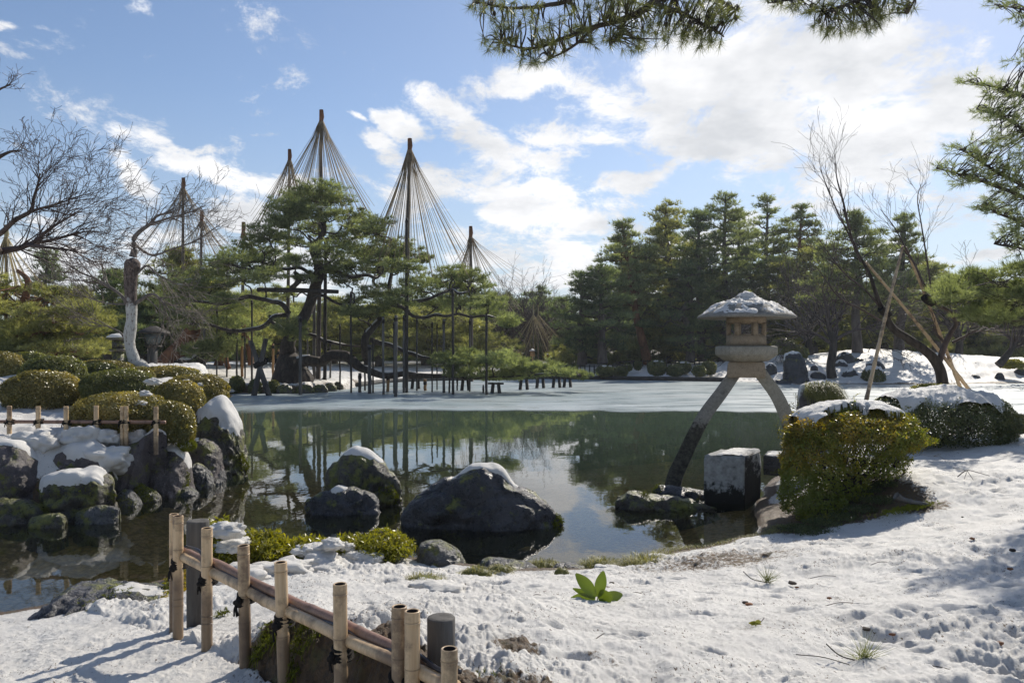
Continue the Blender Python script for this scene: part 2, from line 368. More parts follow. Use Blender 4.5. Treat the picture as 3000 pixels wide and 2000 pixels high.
def m_snow(name='snow', cap=False):
    t = NT(name)
    g = t.noise(55, 5, .75); g2 = t.noise(230, 3, .6); big = t.noise(2.2, 5, .6)
    h = t.math('ADD', t.math('MULTIPLY', g, .7), t.math('MULTIPLY', g2, .5))
    c = t.mix(t.ramp(big, .35, .7), (.74, .715, .67), (.60, .58, .545))
    nr = t.bump(h, .8, .02)
    sp = t.ramp(t.vor(300), 0.0, .12, .12, .62)
    snow = t.pr(c, sp, nr, .45)
    if cap: return t.done(snow)
    lit = t.ramp(t.math('MULTIPLY', t.noise(95, 2, .5, scl=(1, .35, 1)), t.ramp(t.noise(3.1, 4, .6), .35, .6, .8, 1.15)), .70, .74)
    c = t.mix(lit, c, (.10, .065, .04))     # fallen needles and crumbs of bark
    snow = t.pr(c, sp, nr, .45)
    # what shows through where the snow is thin, and the pond bed: vertex masks 'soil' and 'bed'
    n5 = t.noise(38, 6, .7); n6 = t.noise(9, 5, .65)
    m = t.math('ADD', t.attr('soil'), t.math('MULTIPLY', t.math('SUBTRACT', t.math('ADD', t.math('MULTIPLY', n5, .6), t.math('MULTIPLY', n6, .4)), .5), 1.5))
    so = t.mix(t.ramp(n5, .35, .65), (.04, .024, .012), (.15, .092, .045))
    so = t.mix(t.ramp(n6, .55, .68, 0, .5), so, (.09, .09, .025))
    soil = t.pr(so, t.ramp(n5, .3, .7, .35, .9), t.bump(n5, .9, .03), .5)
    s1 = t.mixs(t.ramp(m, .42, .58), snow, soil)
    vd = t.vor(16, out='Color'); vv = t.vor(16); gr = t.noise(2.2, 5, .6); fine = t.noise(40, 4, .7)
    bedc = t.mix(t.ramp(fine, .3, .7), (.26, .175, .065), (.60, .44, .19))
    bedc = t.mix(t.ramp(vv, .35, .7, 0, .5), bedc, (.10, .075, .03))
    bedc = t.mix(t.ramp(gr, .45, .65, 0, .6), bedc, (.17, .13, .045))
    bedc = t.mix(t.attr('deep'), bedc, (.030, .05, .028))
    bed = t.pr(bedc, .9, t.bump(vv, .8, .03), .1)
    return t.done(t.mixs(t.attr('bed'), s1, bed))
MT['snow'] = m_snow('snow_cover'); MT['cap'] = m_snow('snow_cap', True)

def m_rock(name, c1, c2, moss=.0, wet=.35, sc=1.0):
    t = NT(name); a = t.noise(2.5*sc, 8, .62, dist=.6); b = t.noise(14*sc, 6, .7); cr = t.vor(3.2*sc, 'DISTANCE_TO_EDGE'); sp = t.noise(70*sc, 3, .7)
    c = t.mix(t.ramp(b, .3, .7), c1, c2); c = t.mix(t.ramp(a, .4, .6, 0, .75), c, tuple(v*.35 for v in c1))
    c = t.mix(t.ramp(sp, .60, .74, 0, .8), c, tuple(min(1, v*2.6) for v in c2))
    if moss:
        g = t.n('NewGeometry'); z = t.n('SeparateXYZ'); t.L(g.outputs['Normal'], z.inputs[0])
        mm = t.math('ADD', t.noise(5*sc, 6, .7), t.math('MULTIPLY', z.outputs[2], .08))
        c = t.mix(t.ramp(mm, .62-moss*.22, .70-moss*.18), c, t.mix(t.ramp(b, .35, .65), (.05, .052, .012), (.19, .19, .03)))
    h = t.math('ADD', t.math('MULTIPLY', a, 1.2), t.math('ADD', t.math('MULTIPLY', b, .5), t.math('MULTIPLY', sp, .22)))
    nr = t.bump(h, .9, .06)
    rg = t.ramp(b, .3, .7, wet*.55, wet+.35)
    return t.done(t.pr(c, rg, nr, .55))
MT['rock_black'] = m_rock('wet_black_rock', (.024, .024, .027), (.085, .083, .09), .12, .22)
MT['rock_moss'] = m_rock('mossy_dark_rock', (.034, .030, .025), (.115, .10, .08), .62, .25)
MT['rock_brown'] = m_rock('brown_rock', (.05, .038, .036), (.17, .14, .135), .3, .35)
MT['rock_grey'] = m_rock('grey_wet_rock', (.05, .05, .05), (.17, .165, .155), .35, .2, 1.4)
MT['rock_far'] = m_rock('far_rock', (.022, .022, .026), (.07, .07, .075), .1, .4, .6)

def m_granite(name, c1, c2, dark, stain):
    t = NT(name); n = t.noise(130, 3, .8); v = t.vor(150, out='Color'); b = t.noise(3.5, 6, .65); fl = t.noise(18, 5, .7)
    c = t.mix(t.ramp(n, .38, .62), c1, c2); c = t.mix(t.ramp(fl, .45, .7, 0, .5), c, dark)
    c = t.mix(t.ramp(b, stain, stain+.12, 0, .85), c, tuple(x*.35 for x in dark))
    z = t.n('SeparateXYZ'); t.L(t.obj(), z.inputs[0])   # tide line: the foot of the stone is black with wet algae
    wet = t.ramp(t.math('ADD', z.outputs[2], t.math('MULTIPLY', t.math('SUBTRACT', fl, .5), .5)), .98, .88)
    c = t.mix(wet, c, t.mix(t.ramp(fl, .4, .6), (.03, .027, .02), (.085, .078, .06)))
    return t.done(t.pr(c, .8, t.bump(n, .5, .006), .3))
MT['granite'] = m_granite('lantern_granite', (.22, .20, .16), (.42, .39, .32), (.12, .11, .085), .72)
MT['granite_warm'] = m_granite('warm_granite', (.23, .175, .12), (.42, .34, .24), (.12, .09, .06), .66)
MT['granite_dark'] = m_granite('dark_granite', (.16, .15, .13), (.33, .31, .27), (.08, .075, .06), .60)
def m_block():
    t = NT('lichened_block_stone'); b = t.noise(2.2, 7, .75); f = t.noise(12, 6, .75); z = t.n('SeparateXYZ'); t.L(t.obj(), z.inputs[0])
    lim = t.math('ADD', t.math('MULTIPLY', b, .6), t.math('ADD', t.math('MULTIPLY', f, .55), t.ramp(z.outputs[2], .0, .35, -.2, .05)))
    g = t.n('NewGeometry'); nz = t.n('SeparateXYZ'); t.L(g.outputs['True Normal'], nz.inputs[0])
    lim = t.math('SUBTRACT', lim, t.ramp(nz.outputs[0], .2, .6, 0, .16))
    c = t.mix(t.ramp(lim, .47, .55), (.016, .015, .013), t.mix(t.ramp(f, .35, .65), (.20, .20, .19), (.40, .40, .38)))
    return t.done(t.pr(c, .8, t.bump(f, .8, .02), .3))
MT['block'] = m_block()
def simple(name, c, rough=.7, **kw):
    t = NT(name); n = t.noise(kw.pop('sc', 30), 4); return t.done(t.pr(t.mix(t.ramp(n, .3, .7), tuple(v*.8 for v in c), c), rough, t.bump(n, .2, .005), kw.pop('spec', .4)))

def m_water():
    t = NT('pond_water'); mp = t.n('Mapping'); t.L(t.obj(), mp.inputs[0]); mp.inputs[3].default_value = (1, .55, 1)
    n1 = t.noise(1.6, 3, .5, vec=mp.outputs[0]); n2 = t.noise(9, 3, .55, vec=mp.outputs[0])
    # breeze patches: the ripple is stronger in places
    pt = t.ramp(t.noise(.22, 2), .42, .62, .25, 1.0)
    h = t.math('ADD', t.math('MULTIPLY', n1, 1.0), t.math('MULTIPLY', t.math('MULTIPLY', n2, .22), pt))
    b = t.bump(h, .05, .06)
    fr = t.n('Fresnel'); fr.inputs[0].default_value = 1.33; t.L(b, fr.inputs[1])
    gl = t.n('BsdfGlossy'); gl.inputs['Roughness'].default_value = .015; t.L(b, gl.inputs['Normal']); gl.inputs[0].default_value = (1, 1, 1, 1)
    tr = t.n('BsdfTransparent'); tr.inputs[0].default_value = (.95, .91, .78, 1)
    # suspended silt scatters a little green light, more where the pond is deep
    df = t.n('BsdfDiffuse'); df.inputs[0].default_value = (.085, .125, .085, 1)
    y = t.n('SeparateXYZ'); t.L(t.obj(), y.inputs[0])
    body = t.mixs(t.ramp(y.outputs[1], 11, 22, .03, .8), tr.outputs[0], df.outputs[0])
    return t.done(t.mixs(fr.outputs[0], body, gl.outputs[0]))
MT['water'] = m_water()
def m_ice():
    t = NT('pond_ice'); mp = t.n('Mapping'); t.L(t.obj(), mp.inputs[0]); mp.inputs[3].default_value = (.35, 1, 1)
    a = t.noise(.35, 5, .6, vec=mp.outputs[0]); b = t.noise(2.6, 5, .7, vec=mp.outputs[0]); sp = t.noise(5.0, 3, .8, vec=mp.outputs[0])
    c = t.mix(t.ramp(a, .35, .65), (.24, .31, .33), (.38, .42, .425))
    c = t.mix(t.ramp(b, .55, .75, 0, .35), c, (.5, .53, .54))
    sn = t.math('MULTIPLY', t.ramp(sp, .63, .68), t.ramp(t.noise(.25, 3, .6, vec=mp.outputs[0]), .42, .55))
    c = t.mix(sn, c, (.85, .87, .88))
    rg = t.ramp(t.noise(1.2, 4, .6, vec=mp.outputs[0]), .35, .65, .22, .5)
    p = t.pr(c, rg, t.bump(t.math('ADD', b, t.math('MULTIPLY', t.noise(16, 3, .7), 0.35)), .25, .02), .25)
    tr = t.n('BsdfTransparent')
    return t.done(t.mixs(t.ramp(t.attr('edge'), .0, 1.0, .0, 1.0), tr.outputs[0], p))
MT['ice'] = m_ice()
# ------------------------------------------------------------------ terrain
SHORE = np.array([(-12,5.2),(-6,5.55),(-3.79,5.95),(-3.3,6.35),(-2.95,6.75),(-2.6,6.95),(-2.35,7.4),(-1.58,7.62),(-.95,7.42),(-.42,7.25),(.1,7.15),(.64,7.12),(1.04,7.2),(1.38,7.68),(2.04,8.0),(2.7,8.45),(2.85,9.0),(3.05,9.8),
    (3.6,11.2),(4.3,12.6),(5.2,14.2),(6.4,14.9),(9,15.2),(14,15.5),(22,14),(60,12),(60,50),(29.4,45.7),(25,44.2),(22.6,43.8),(19,44.3),(15.7,43.8),(14.4,46),(13.2,48.5),(2.2,53),(-4,50.5),(-7.5,47.5),(-8.6,43.5),(-8.1,39.2),(-9.3,35.9),(-12.3,34.9),
    (-11.5,31),(-9.2,25),(-6.6,18),(-5.1,14.6),(-4.55,12.7),(-4.75,11.6),(-5.1,10.6),(-5.2,9.9),(-6.0,9.45),(-12,9.3)], float)
def sd_poly(x, y, P):
    d = np.full(x.shape, 1e9); ins = np.zeros(x.shape, bool)
    for i in range(len(P)):
        a = P[i-1]; b = P[i]; e = b-a; wx = x-a[0]; wy = y-a[1]
        t = np.clip((wx*e[0]+wy*e[1])/(e@e), 0, 1)
        d = np.minimum(d, (wx-e[0]*t)**2+(wy-e[1]*t)**2)
        c = ((a[1] > y) != (b[1] > y)) & (x < (b[0]-a[0])*(y-a[1])/((b[1]-a[1]) or 1e-9)+a[0]); ins ^= c
    d = np.sqrt(d); return np.where(ins, -d, d)
FN = np.array([.731, .682]); FP = np.array([-1.757, 4.19]); FT = np.array([.682, -.731])
def terrain(x, y, detail=True):
    x = np.asarray(x, float); y = np.asarray(y, float)
    r = np.hypot(x, y)
    wob = np.where(r < 20, .10, .5)*fbm(x, y, scale=1.1, octs=4, seed=11)
    d = sd_poly(x, y, SHORE)+wob
    near = .05+.68*(1-np.exp(-(np.maximum(d, 0)/2.7)**1.35))
    left = .10+(.76+.085*np.clip(y-10.5, 0, 7))*sstep(0, .75, d)
    far = .06+.34*sstep(0, 3.0, d)+.45*sstep(3, 13, d)
    tf = sstep(27, 33, y); tl = sstep(-3.3, -4.4, x)*sstep(7.3, 8.6, y)*(1-tf)
    pen = sstep(-6.5, -9.5, x)*tf*sstep(58, 44, y)
    far = far*(1-pen)+(.05+.36*sstep(0, .6, d)+.42*sstep(2, 14, d))*pen
    rgt = sstep(3.2, 5.0, x)*sstep(7.5, 9.5, y)*(1-tf)
    near = near*(1-rgt)+(.05+.60*(1-np.exp(-np.maximum(d, 0)/.8)))*rgt
    z = near*(1-tf-tl)+left*tl+far*tf
    # mound on the far right bank
    z = z+tf*np.where(d > 0, 1, 0)*sstep(0, 5, d)*(1.05*np.exp(-((x-23.5)/4.2)**2-((y-53)/5.5)**2)+.90*np.exp(-((x-30)/5.0)**2-((y-53)/5.5)**2)+.75*np.exp(-((x-17.5)/3.2)**2-((y-54)/5)**2)+.5*np.exp(-((x-38)/5)**2-((y-53)/6)**2))
    # the path below the bamboo fence is cut lower than the planted bank
    s = (x-FP[0])*FN[0]+(y-FP[1])*FN[1]; tt = (x-FP[0])*FT[0]+(y-FP[1])*FT[1]
    lf = sstep(-1.75, -2.5, x)*(y < 8); z = z*(1-lf)+np.minimum(z, .05+.20*np.maximum(d, 0))*lf
    cut = (1-sstep(-.02, .13, s+.05*fbm(x, y, scale=5, octs=3, seed=3)))
    zl = np.minimum(z, .575+.0*np.clip(-s, 0, 2))
    z = z*(1-cut)+zl*cut
    bank = np.exp(-((s-.28)/.16)**2)*sstep(.1, .9, tt)*sstep(3.2, 2.4, tt)
    z = z+(.20+.07*fbm(x, y, scale=6, octs=3, seed=77))*sstep(-.02, .16, s+.05*fbm(x, y, scale=9, octs=3, seed=78))*np.exp(-(s/1.2)**2)*sstep(.2, 1.0, tt)*(y < 6.5)
    soil = np.zeros_like(z); bed = np.zeros_like(z)
    inp = d < 0
    soil = np.maximum(soil, .95*sstep(-.03, .03, s)*sstep(.33, .20, s)*sstep(.35, .9, tt)*sstep(3.4, 2.9, tt)*(y < 6))
    soil = np.maximum(soil, .60*np.exp(-((x-1.75)/1.1)**2-((y-6.75)/.6)**2)); soil = np.maximum(soil, .75*np.exp(-((x-.02)/.14)**2-((y-3.25)/.22)**2)); soil = np.maximum(soil, .7*np.exp(-((x-.12)/.3)**2-((y-2.75)/.12)**2)); soil = np.maximum(soil, .52*np.exp(-((x-.75)/.3)**2-((y-5.7)/.18)**2))      # thin snow on the shore
    soil = np.maximum(soil, .43*np.exp(-((x-2.7)/1.2)**2-((y-7.6)/.5)**2))
    soil = np.maximum(soil, .40*np.exp(-((x-.1)/.35)**2-((y-5.9)/.25)**2)); soil = np.maximum(soil, .40*np.exp(-((x+.55)/.5)**2-((y-4.9)/.2)**2))
    soil = np.maximum(soil, .42*np.exp(-((x-.35)/.25)**2-((y-3.25)/.2)**2))
    soil = np.maximum(soil, .85*sstep(.16, .02, np.abs(d-.04))*(y < 14)*(x > -4.5))
    sb = sstep(2.6, 2.9, x)*sstep(4.9, 4.1, x)*sstep(8.15, 8.5, y)*sstep(10.4, 9.6, y)
    soil = np.maximum(soil, .98*sb)
    soil = np.maximum(soil, .75*np.exp(-((x-4.3)/.35)**2-((y-8.25)/.22)**2))
    soil = np.maximum(soil, .9*sstep(.42, .2, d)*tl)
    # rough earth rim of the far banks, and thin wooded floor far behind
    soil = np.maximum(soil, (.80+.3*fbm(x, y, scale=.9, octs=3, seed=5))*sstep(.9, .1, d)*tf*(np.maximum(sstep(14.5, 16, x), pen)))
    soil = np.maximum(soil, .62*sstep(62, 75, r)); soil = np.maximum(soil, .42*sstep(50, 58, y)*sstep(16, 10, np.abs(x+2)))
    if detail:
        lump = fbm(x, y, scale=1.7, octs=5, seed=21)*.055+fbm(x, y, scale=8, octs=4, seed=33)*.036
        a = np.where(r < 14, 1, .9)*np.where(d > 0, sstep(0, .35, d), 0)
        pathy = np.where((s < 0) & (y < 7), .35, 1.0)
        amp = .45+.9*sstep(-.3, .35, fbm(x, y, scale=.8, octs=3, seed=61)); z = z+(fbm(x, y, scale=.9, octs=3, seed=62)*.07+lump*amp)*a*pathy*(1-.35*soil)
        z = z+a*tf*.10*fbm(x, y, scale=.55, octs=4, seed=9)
        # left bank: deep lumpy snow
        z = z+tl*a*.09*np.abs(fbm(x, y, scale=1.3, octs=3, seed=44))
        sel = np.where((r < 11.5) & (d > .15))[0]
        xs, ys = x[sel], y[sel]; dz = np.zeros(len(sel)); rg = np.random.default_rng(5)
        for k in range(620):
            px = rg.uniform(-1.0, 7.5); py = rg.uniform(2.6, 9.0)
            if k < 60: px = rg.uniform(1.6, 4.4); py = rg.uniform(2.9, 4.6)
            rr = rg.uniform(.018, .05)*(1.7 if k < 60 else 1.0); el = rg.uniform(1.0, 2.1); de = rr*rg.uniform(.5, 1.05); an = rg.uniform(-.6, .6)
            near_ = (np.abs(xs-px) < 4*rr*el) & (np.abs(ys-py) < 4*rr*el)
            q = np.where(near_)[0]
            if not len(q): continue
            ux = (xs[q]-px)*math.cos(an)+(ys[q]-py)*math.sin(an); uy = -(xs[q]-px)*math.sin(an)+(ys[q]-py)*math.cos(an)
            dd = np.sqrt((ux/(rr*el))**2+(uy/rr)**2)
            dz[q] += -de*np.exp(-dd**2*1.2)+de*.25*np.exp(-((dd-1.5)/.4)**2)
        z[sel] += dz
        # icy crumbs near the shore
        fine = np.abs(fbm(x, y, scale=24, octs=3, seed=71))*.026*sstep(9.5, 6.0, r)
        z = z+fine*a*pathy*amp
        soil = np.maximum(soil, .36*sstep(.25, .5, fbm(x, y, scale=1.4, octs=4, seed=66))*sstep(9, 7, r)*(y > 2))
    # pond bed
    dd = -d
    edge = sstep(0, .12, dd)
    bz = -(.06+.30*sstep(0, 1.6, dd)+.75*sstep(2.0, 8, dd))+.03*fbm(x, y, scale=2.2, octs=4, seed=2)
    z = np.where(inp, np.minimum(.04*(1-edge), 0)+bz*edge+.045*(1-edge), np.maximum(z, .035))
    bed = np.where(inp, sstep(.03, .12, dd), 0); deep = np.where(inp, sstep(3.0, 8.0, dd), 0)
    return z, soil, bed, deep, d
def gz(x, y):
    z = terrain(np.array([x], float), np.array([y], float), False)[0][0]; return float(z)
def build_ground():
    az = np.concatenate([np.linspace(-180, -48, 50)[:-1], np.linspace(-48, -35, 40)[:-1], np.linspace(-35, 35, 860)[:-1], np.linspace(35, 48, 40)[:-1], np.linspace(48, 180, 50)])
    az = np.radians(az); nc = len(az)
    rr = np.concatenate([[.05, .6, 1.2], np.geomspace(1.8, 12, 560)[:-1], np.geomspace(12, 75, 300)[:-1], np.geomspace(75, 1500, 40)])
    nr = len(rr)
    R, A = np.meshgrid(rr, az, indexing='ij')
    x = (R*np.sin(A)).ravel(); y = (R*np.cos(A)).ravel()
    z, soil, bed, deep, d = terrain(x, y)
    i = np.arange(nr-1)[:, None]*nc; j = np.arange(nc-1)[None, :]
    Q = np.stack([i+j, i+nc+j, i+nc+j+1, i+j+1], -1).reshape(-1, 4)[:, ::-1]
    G = Geo(); G.add(np.stack([x, y, z], -1), Q)
    o = G.build('ground', MT['snow'], None, True, dict(soil=soil, bed=bed, deep=deep))
    tag(o, 'snow covered garden ground sloping down to the pond', None, None, 'structure')
build_ground()
def build_water():
    G = Geo(); G.add([(-40, 4.5, 0), (62, 4.5, 0), (62, 56, 0), (-40, 56, 0)], [[0, 1, 2, 3]])
    tag(G.build('water', MT['water'], None, False), 'clear still pond water', None, None, 'structure')
    xs = np.linspace(-28, 61, 700); nrow = 60
    ed = 24.9+.8*fbm(xs, xs*0, scale=.15, octs=4, seed=3)+.4*fbm(xs, xs*0, scale=1.5, octs=3, seed=8)
    ed = ed-9.3*sstep(9.15, 9.3, xs); ed = ed-1.2*sstep(-3, -9, xs)
    t = np.concatenate([np.linspace(0, .12, 12)[:-1], np.linspace(.12, 1, nrow)]); X = np.repeat(xs[None], len(t), 0); Y = ed[None]+(56-ed[None])*t[:, None]
    n = len(xs); i = np.arange(len(t)-1)[:, None]*n; j = np.arange(n-1)[None]
    Q = np.stack([i+j, i+j+1, i+n+j+1, i+n+j], -1).reshape(-1, 4)
    G = Geo(); G.add(np.stack([X.ravel(), Y.ravel(), np.full(X.size, .012)], -1), Q)
    soft = .8+2.2*sstep(-1, -8, X)
    e = sstep(0, 1, (Y-ed[None])/soft); e = np.clip(.0+e, 0, 1)
    tag(G.build('ice', MT['ice'], None, True, dict(edge=e.ravel())), 'pale grey ice sheet over the back of the pond', None, None, 'structure')
build_water()
# ------------------------------------------------------------------ rocks: silhouette from the photo, real depth
def loaf_surface(prof, D, depth, zbot=-.25, nu=70, nv=56, seed=0, rough=.10, power=2.3, skew=0.0, facet=1.0, base=None):
    """prof: photo px of the upper outline (left to right); returns grid of points over a lump of the given depth"""
    pts = np.array([PV(a, b, D) for a, b in prof]); xs = pts[:, 0]; zs = pts[:, 2]
    W = xs[-1]-xs[0]; s = np.concatenate([[0], np.cumsum(np.hypot(np.diff(xs), np.diff(zs)))]); s /= s[-1]
    u = np.linspace(0, 1, nu); X = np.interp(u, s, xs); Z = np.interp(u, s, zs)
    k = np.array([.25, .5, .25])
    for _ in range(1):
        X[1:-1] = np.convolve(X, k, 'valid'); Z[1:-1] = np.convolve(Z, k, 'valid')
    e = (X-xs[0])/W; hd = depth*.5*np.sqrt(np.clip(1-(2*e-1)**2, 0.0, 1))**.8+.02
    v = np.linspace(0, math.pi, nv)           # front foot -> top -> back foot
    c = np.cos(v); sn = np.sin(v)
    cy = np.sign(c)*np.abs(c)**(2/power); cz = np.abs(sn)**(2/power)
    zb = zbot
    H = np.maximum(Z-zb, .03)
    PX = np.repeat(X[:, None], nv, 1); PY = D+depth*.0-hd[:, None]*cy[None, :]+skew*(1-cz[None, :])*0
    PZ = zb+H[:, None]*cz[None, :]
    P = np.stack([PX, PY, PZ], -1)
    # outward direction
    C = np.stack([np.repeat((xs[0]+W*(.15+.7*e))[:, None], nv, 1), np.full_like(PX, D), np.full_like(PX, zb+.3*(Z.max()-zb))], -1)
    N = unit(P-C)
    sc = 1.0/max(W, .3)
    q = P*1.0
    # crumpled ridges plus planar facets
    n1 = np.abs(fbm(q[..., 0], q[..., 1], q[..., 2], scale=1.9*sc*2, octs=4, seed=seed))
    n2 = fbm(q[..., 0], q[..., 1], q[..., 2], scale=5*sc*2, octs=5, seed=seed+7, gain=.6); n3 = np.abs(fbm(q[..., 0]+4, q[..., 1], q[..., 2]*.7, scale=3.6*sc*2, octs=3, seed=seed+17))
    ff = np.zeros(P.shape[:2]); rg = np.random.default_rng(seed+100)
    cell = rg.uniform(-.5, .5, (26, 3))*np.array([W, depth, Z.max()-zb])*1.15+np.array([xs.mean(), D, (Z.max()+zb)/2])
    dd = np.sqrt(((P[..., None, :]-cell)**2).sum(-1)); ds = np.sort(dd, -1); ff = -np.clip(1-(ds[..., 1]-ds[..., 0])/(.10*W+.02), 0, 1)
    tilt = rg.uniform(-1, 1, 26)[np.argmin(dd, -1)]
    amp = rough*1.35*min(W, 1.3)
    disp = amp*(-1.1*n1-.8*n3+.6*n2+.55*facet*ff+.35*facet*tilt+.25)
    top = sstep(.75, 1.0, cz)[None, :]
    P = P+N*(disp*(1-.55*top))[..., None]
    return P, N
def grid_quads(nu, nv):
    i = np.arange(nu-1)[:, None]*nv; j = np.arange(nv-1)[None]
    return np.stack([i+j, i+nv+j, i+nv+j+1, i+j+1], -1).reshape(-1, 4)
def rock(name, prof, D, depth, mat, label, cat='rock', group=None, caps=(), moss=(), zbot=-.25, seed=0, rough=.10, power=2.3, facet=1.0, nu=70, nv=56):
    P, N = loaf_surface(prof, D, depth, zbot, nu, nv, seed, rough, power, facet=facet)
    cx = float(P[..., 0].mean()); root = empty(name, (cx, D, max(zbot, -.05)), label, cat, group)
    G = Geo(); G.add(P.reshape(-1, 3), grid_quads(nu, nv)); G.build('stone', mat, root)
    u = np.linspace(0, 1, nu)[:, None]; v = np.linspace(0, 1, nv)[None]
    for (u0, u1, v0, v1, th) in caps:        # snow lying on part of the surface
        uu = (u-(u0+u1)/2)/((u1-u0)/2); vv = (v-(v0+v1)/2)/((v1-v0)/2)
        r = (np.abs(uu)**2.6+np.abs(vv)**2.6)**(1/2.6)+.42*fbm(P[..., 0], P[..., 1], P[..., 2], scale=4.5, octs=4, seed=seed+3)
        t = .52*th*np.clip(1-r**2, 0, 1)**.6
        t = t*(1+.8*fbm(P[..., 0], P[..., 1], P[..., 2], scale=3.5, octs=3, seed=seed+5))
        S = P.copy(); k = np.ones(3)/3
        for _ in range(4):                   # snow bridges the crevices
            S[1:-1] = (S[:-2]+S[1:-1]*2+S[2:])/4; S[:, 1:-1] = (S[:, :-2]+S[:, 1:-1]*2+S[:, 2:])/4
        bl = np.clip((1-r)*3.5, 0, 1)[..., None]; S = P*(1-bl)+S*bl
        S = S+N*.3*t[..., None]+np.array([0, 0, 1.])*(t*.9)[..., None]
        keep = (r < 1.14)
        Q = grid_quads(nu, nv); kq = keep.ravel()[Q].all(1)
        S = S-N*(.03*sstep(.96, 1.14, r))[..., None]
        G = Geo(); G.add(S.reshape(-1, 3), Q[kq])
        G.build('snow_cap', MT['cap'], root)
    for (u0, u1, v0, v1, n) in moss:
        iu = RNG.uniform(u0*nu, u1*nu-1, n).astype(int); iv = RNG.uniform(v0*nv, v1*nv-1, n).astype(int)
        p = P[iu, iv]+RNG.normal(size=(n, 3))*.012; a = N[iu, iv]
        keep = fbm(p[:, 0], p[:, 1], p[:, 2], scale=5, octs=2, seed=4) > -.12
        G = Geo(); tufts(G, p[keep], a[keep], 5, .022, .007, 1.0); G.build('moss', MT['moss'], root, False)
    return root
B = MT
# two rocks standing in the open pond
rock('pond_rock', [(918,1188),(928,1168),(942,1150),(955,1137),(975,1125),(995,1112),(1012,1103),(1020,1094),(1038,1092),(1050,1086),(1070,1077),(1088,1066),(1112,1061),(1136,1067),(1156,1082),(1172,1102),(1184,1114),(1210,1119),(1235,1130),(1258,1147),(1280,1168),(1298,1190),(1302,1204)],
     9.05, .72, B['rock_black'], 'broad pointed black rock with a thin snow crest in the open pond', group='rocks standing in the pond', caps=[(.33, .70, .42, .58, .05)], moss=[(.93, .99, .1, .5, 260)], seed=3, rough=.055, facet=.9, nu=120, nv=90)
rock('pond_rock', [(745,1120),(748,1095),(752,1078),(765,1062),(778,1052),(790,1040),(815,1033),(845,1037),(868,1047),(885,1062),(895,1080),(908,1092),(918,1105),(921,1122)],
     10.2, .62, B['rock_moss'], 'humped dark rock capped with thick snow in the pond, left of the pointed one', group='rocks standing in the pond', caps=[(.28, .74, .40, .62, .06)], moss=[(.70, .98, .06, .34, 900)], seed=8, rough=.065, nu=90, nv=70)
rock('pond_rock', [(697,1162),(700,1148),(712,1140),(735,1130),(760,1122),(785,1116),(805,1116),(830,1120),(850,1128),(866,1140),(872,1150)],
     9.75, .5, B['rock_black'], 'low wet ledge rock with one blob of snow at the foot of the humped rock', group='rocks standing in the pond', caps=[(.40, .60, .36, .56, .07)], seed=12, rough=.06, nu=80, nv=50)
# flat rocks under the lantern
rock('flat_rock', [(1409,1166),(1411,1148),(1420,1136),(1440,1129),(1470,1126),(1500,1127),(1530,1132),(1560,1136),(1590,1143),(1618,1152),(1640,1160),(1655,1166)],
     10.0, .55, B['rock_moss'], 'long low flat rock in the water in front of the stone lantern', group='flat rocks under the lantern', moss=[(.3, .5, .35, .55, 160)], seed=21, rough=.06, nu=80, nv=50)
rock('flat_rock', [(1500,1132),(1504,1120),(1512,1115),(1535,1113),(1560,1115),(1590,1119),(1620,1124),(1640,1130),(1650,1138)],
     10.75, .5, B['rock_black'], 'wet dark ledge carrying the foot of the lantern leg', group='flat rocks under the lantern', moss=[(.02, .2, .3, .6, 120)], seed=23, rough=.05, nu=60, nv=40)
# left bank boulders
GL = 'boulders along the left bank'
rock('boulder', [(442,1010),(443,990),(447,965),(452,952),(468,938),(483,925),(500,921),(516,921),(530,940),(545,958),(552,975),(555,1000),(562,1035),(567,1060),(566,1088)],
     12.5, 1.0, B['rock_moss'], 'tallest boulder of the left bank wearing a big smooth snow hood', group=GL, caps=[(.16, .66, .30, .72, .11)], moss=[(.80, .99, .1, .45, 900)], seed=31, rough=.10, nu=90, nv=80)
rock('boulder', [(433,1060),(434,1015),(450,1004),(470,1004),(490,1012),(505,1030),(512,1060),(514,1085)],
     12.0, .7, B['rock_brown'], 'brown boulder with a snowy ledge wedged left of the tallest boulder', group=GL, caps=[(.02, .42, .35, .6, .06)], seed=35, rough=.07)
rock('boulder', [(243,1098),(246,1070),(258,1045),(285,1027),(315,1012),(345,992),(358,981),(372,985),(384,1000),(368,1030),(360,1060),(352,1085),(345,1105)],
     10.7, .95, B['rock_brown'], 'slanting wedge boulder with a snow crest rising to a blunt tip', group=GL, caps=[(.30, .70, .46, .70, .06)], seed=41, rough=.07, facet=1.4, nu=90)
rock('boulder', [(350,1095),(356,1050),(368,1030),(392,1022),(415,1030),(428,1050),(436,1080),(438,1108)],
     11.0, .8, B['rock_brown'], 'rounded brown boulder with a drooping snow cap beside the slanting boulder', group=GL, caps=[(.12, .78, .40, .70, .08)], moss=[(.80, .99, .1, .45, 250)], seed=44, rough=.06)
rock('boulder', [(98,1180),(100,1128),(104,1104),(125,1095),(165,1090),(205,1087),(235,1090),(258,1105),(268,1130),(264,1160),(258,1178)],
     9.55, .7, B['rock_moss'], 'squat mossy block boulder under a thick snow slab at the waterline', group=GL, caps=[(.12, .74, .28, .62, .15)], moss=[(.2, .9, .2, .5, 500)], seed=47, rough=.07, power=4.0, facet=1.2, nu=90, nv=70)
rock('boulder', [(-60,1190),(-58,1050),(-20,1018),(10,1010),(40,1012),(62,1030),(80,1060),(92,1095),(100,1140),(104,1190)],
     9.9, .9, B['rock_brown'], 'great dark boulder at the far left edge with snow on its shoulder', group=GL, caps=[(.16, .66, .42, .72, .07)], seed=52, rough=.06, nu=90, nv=70)
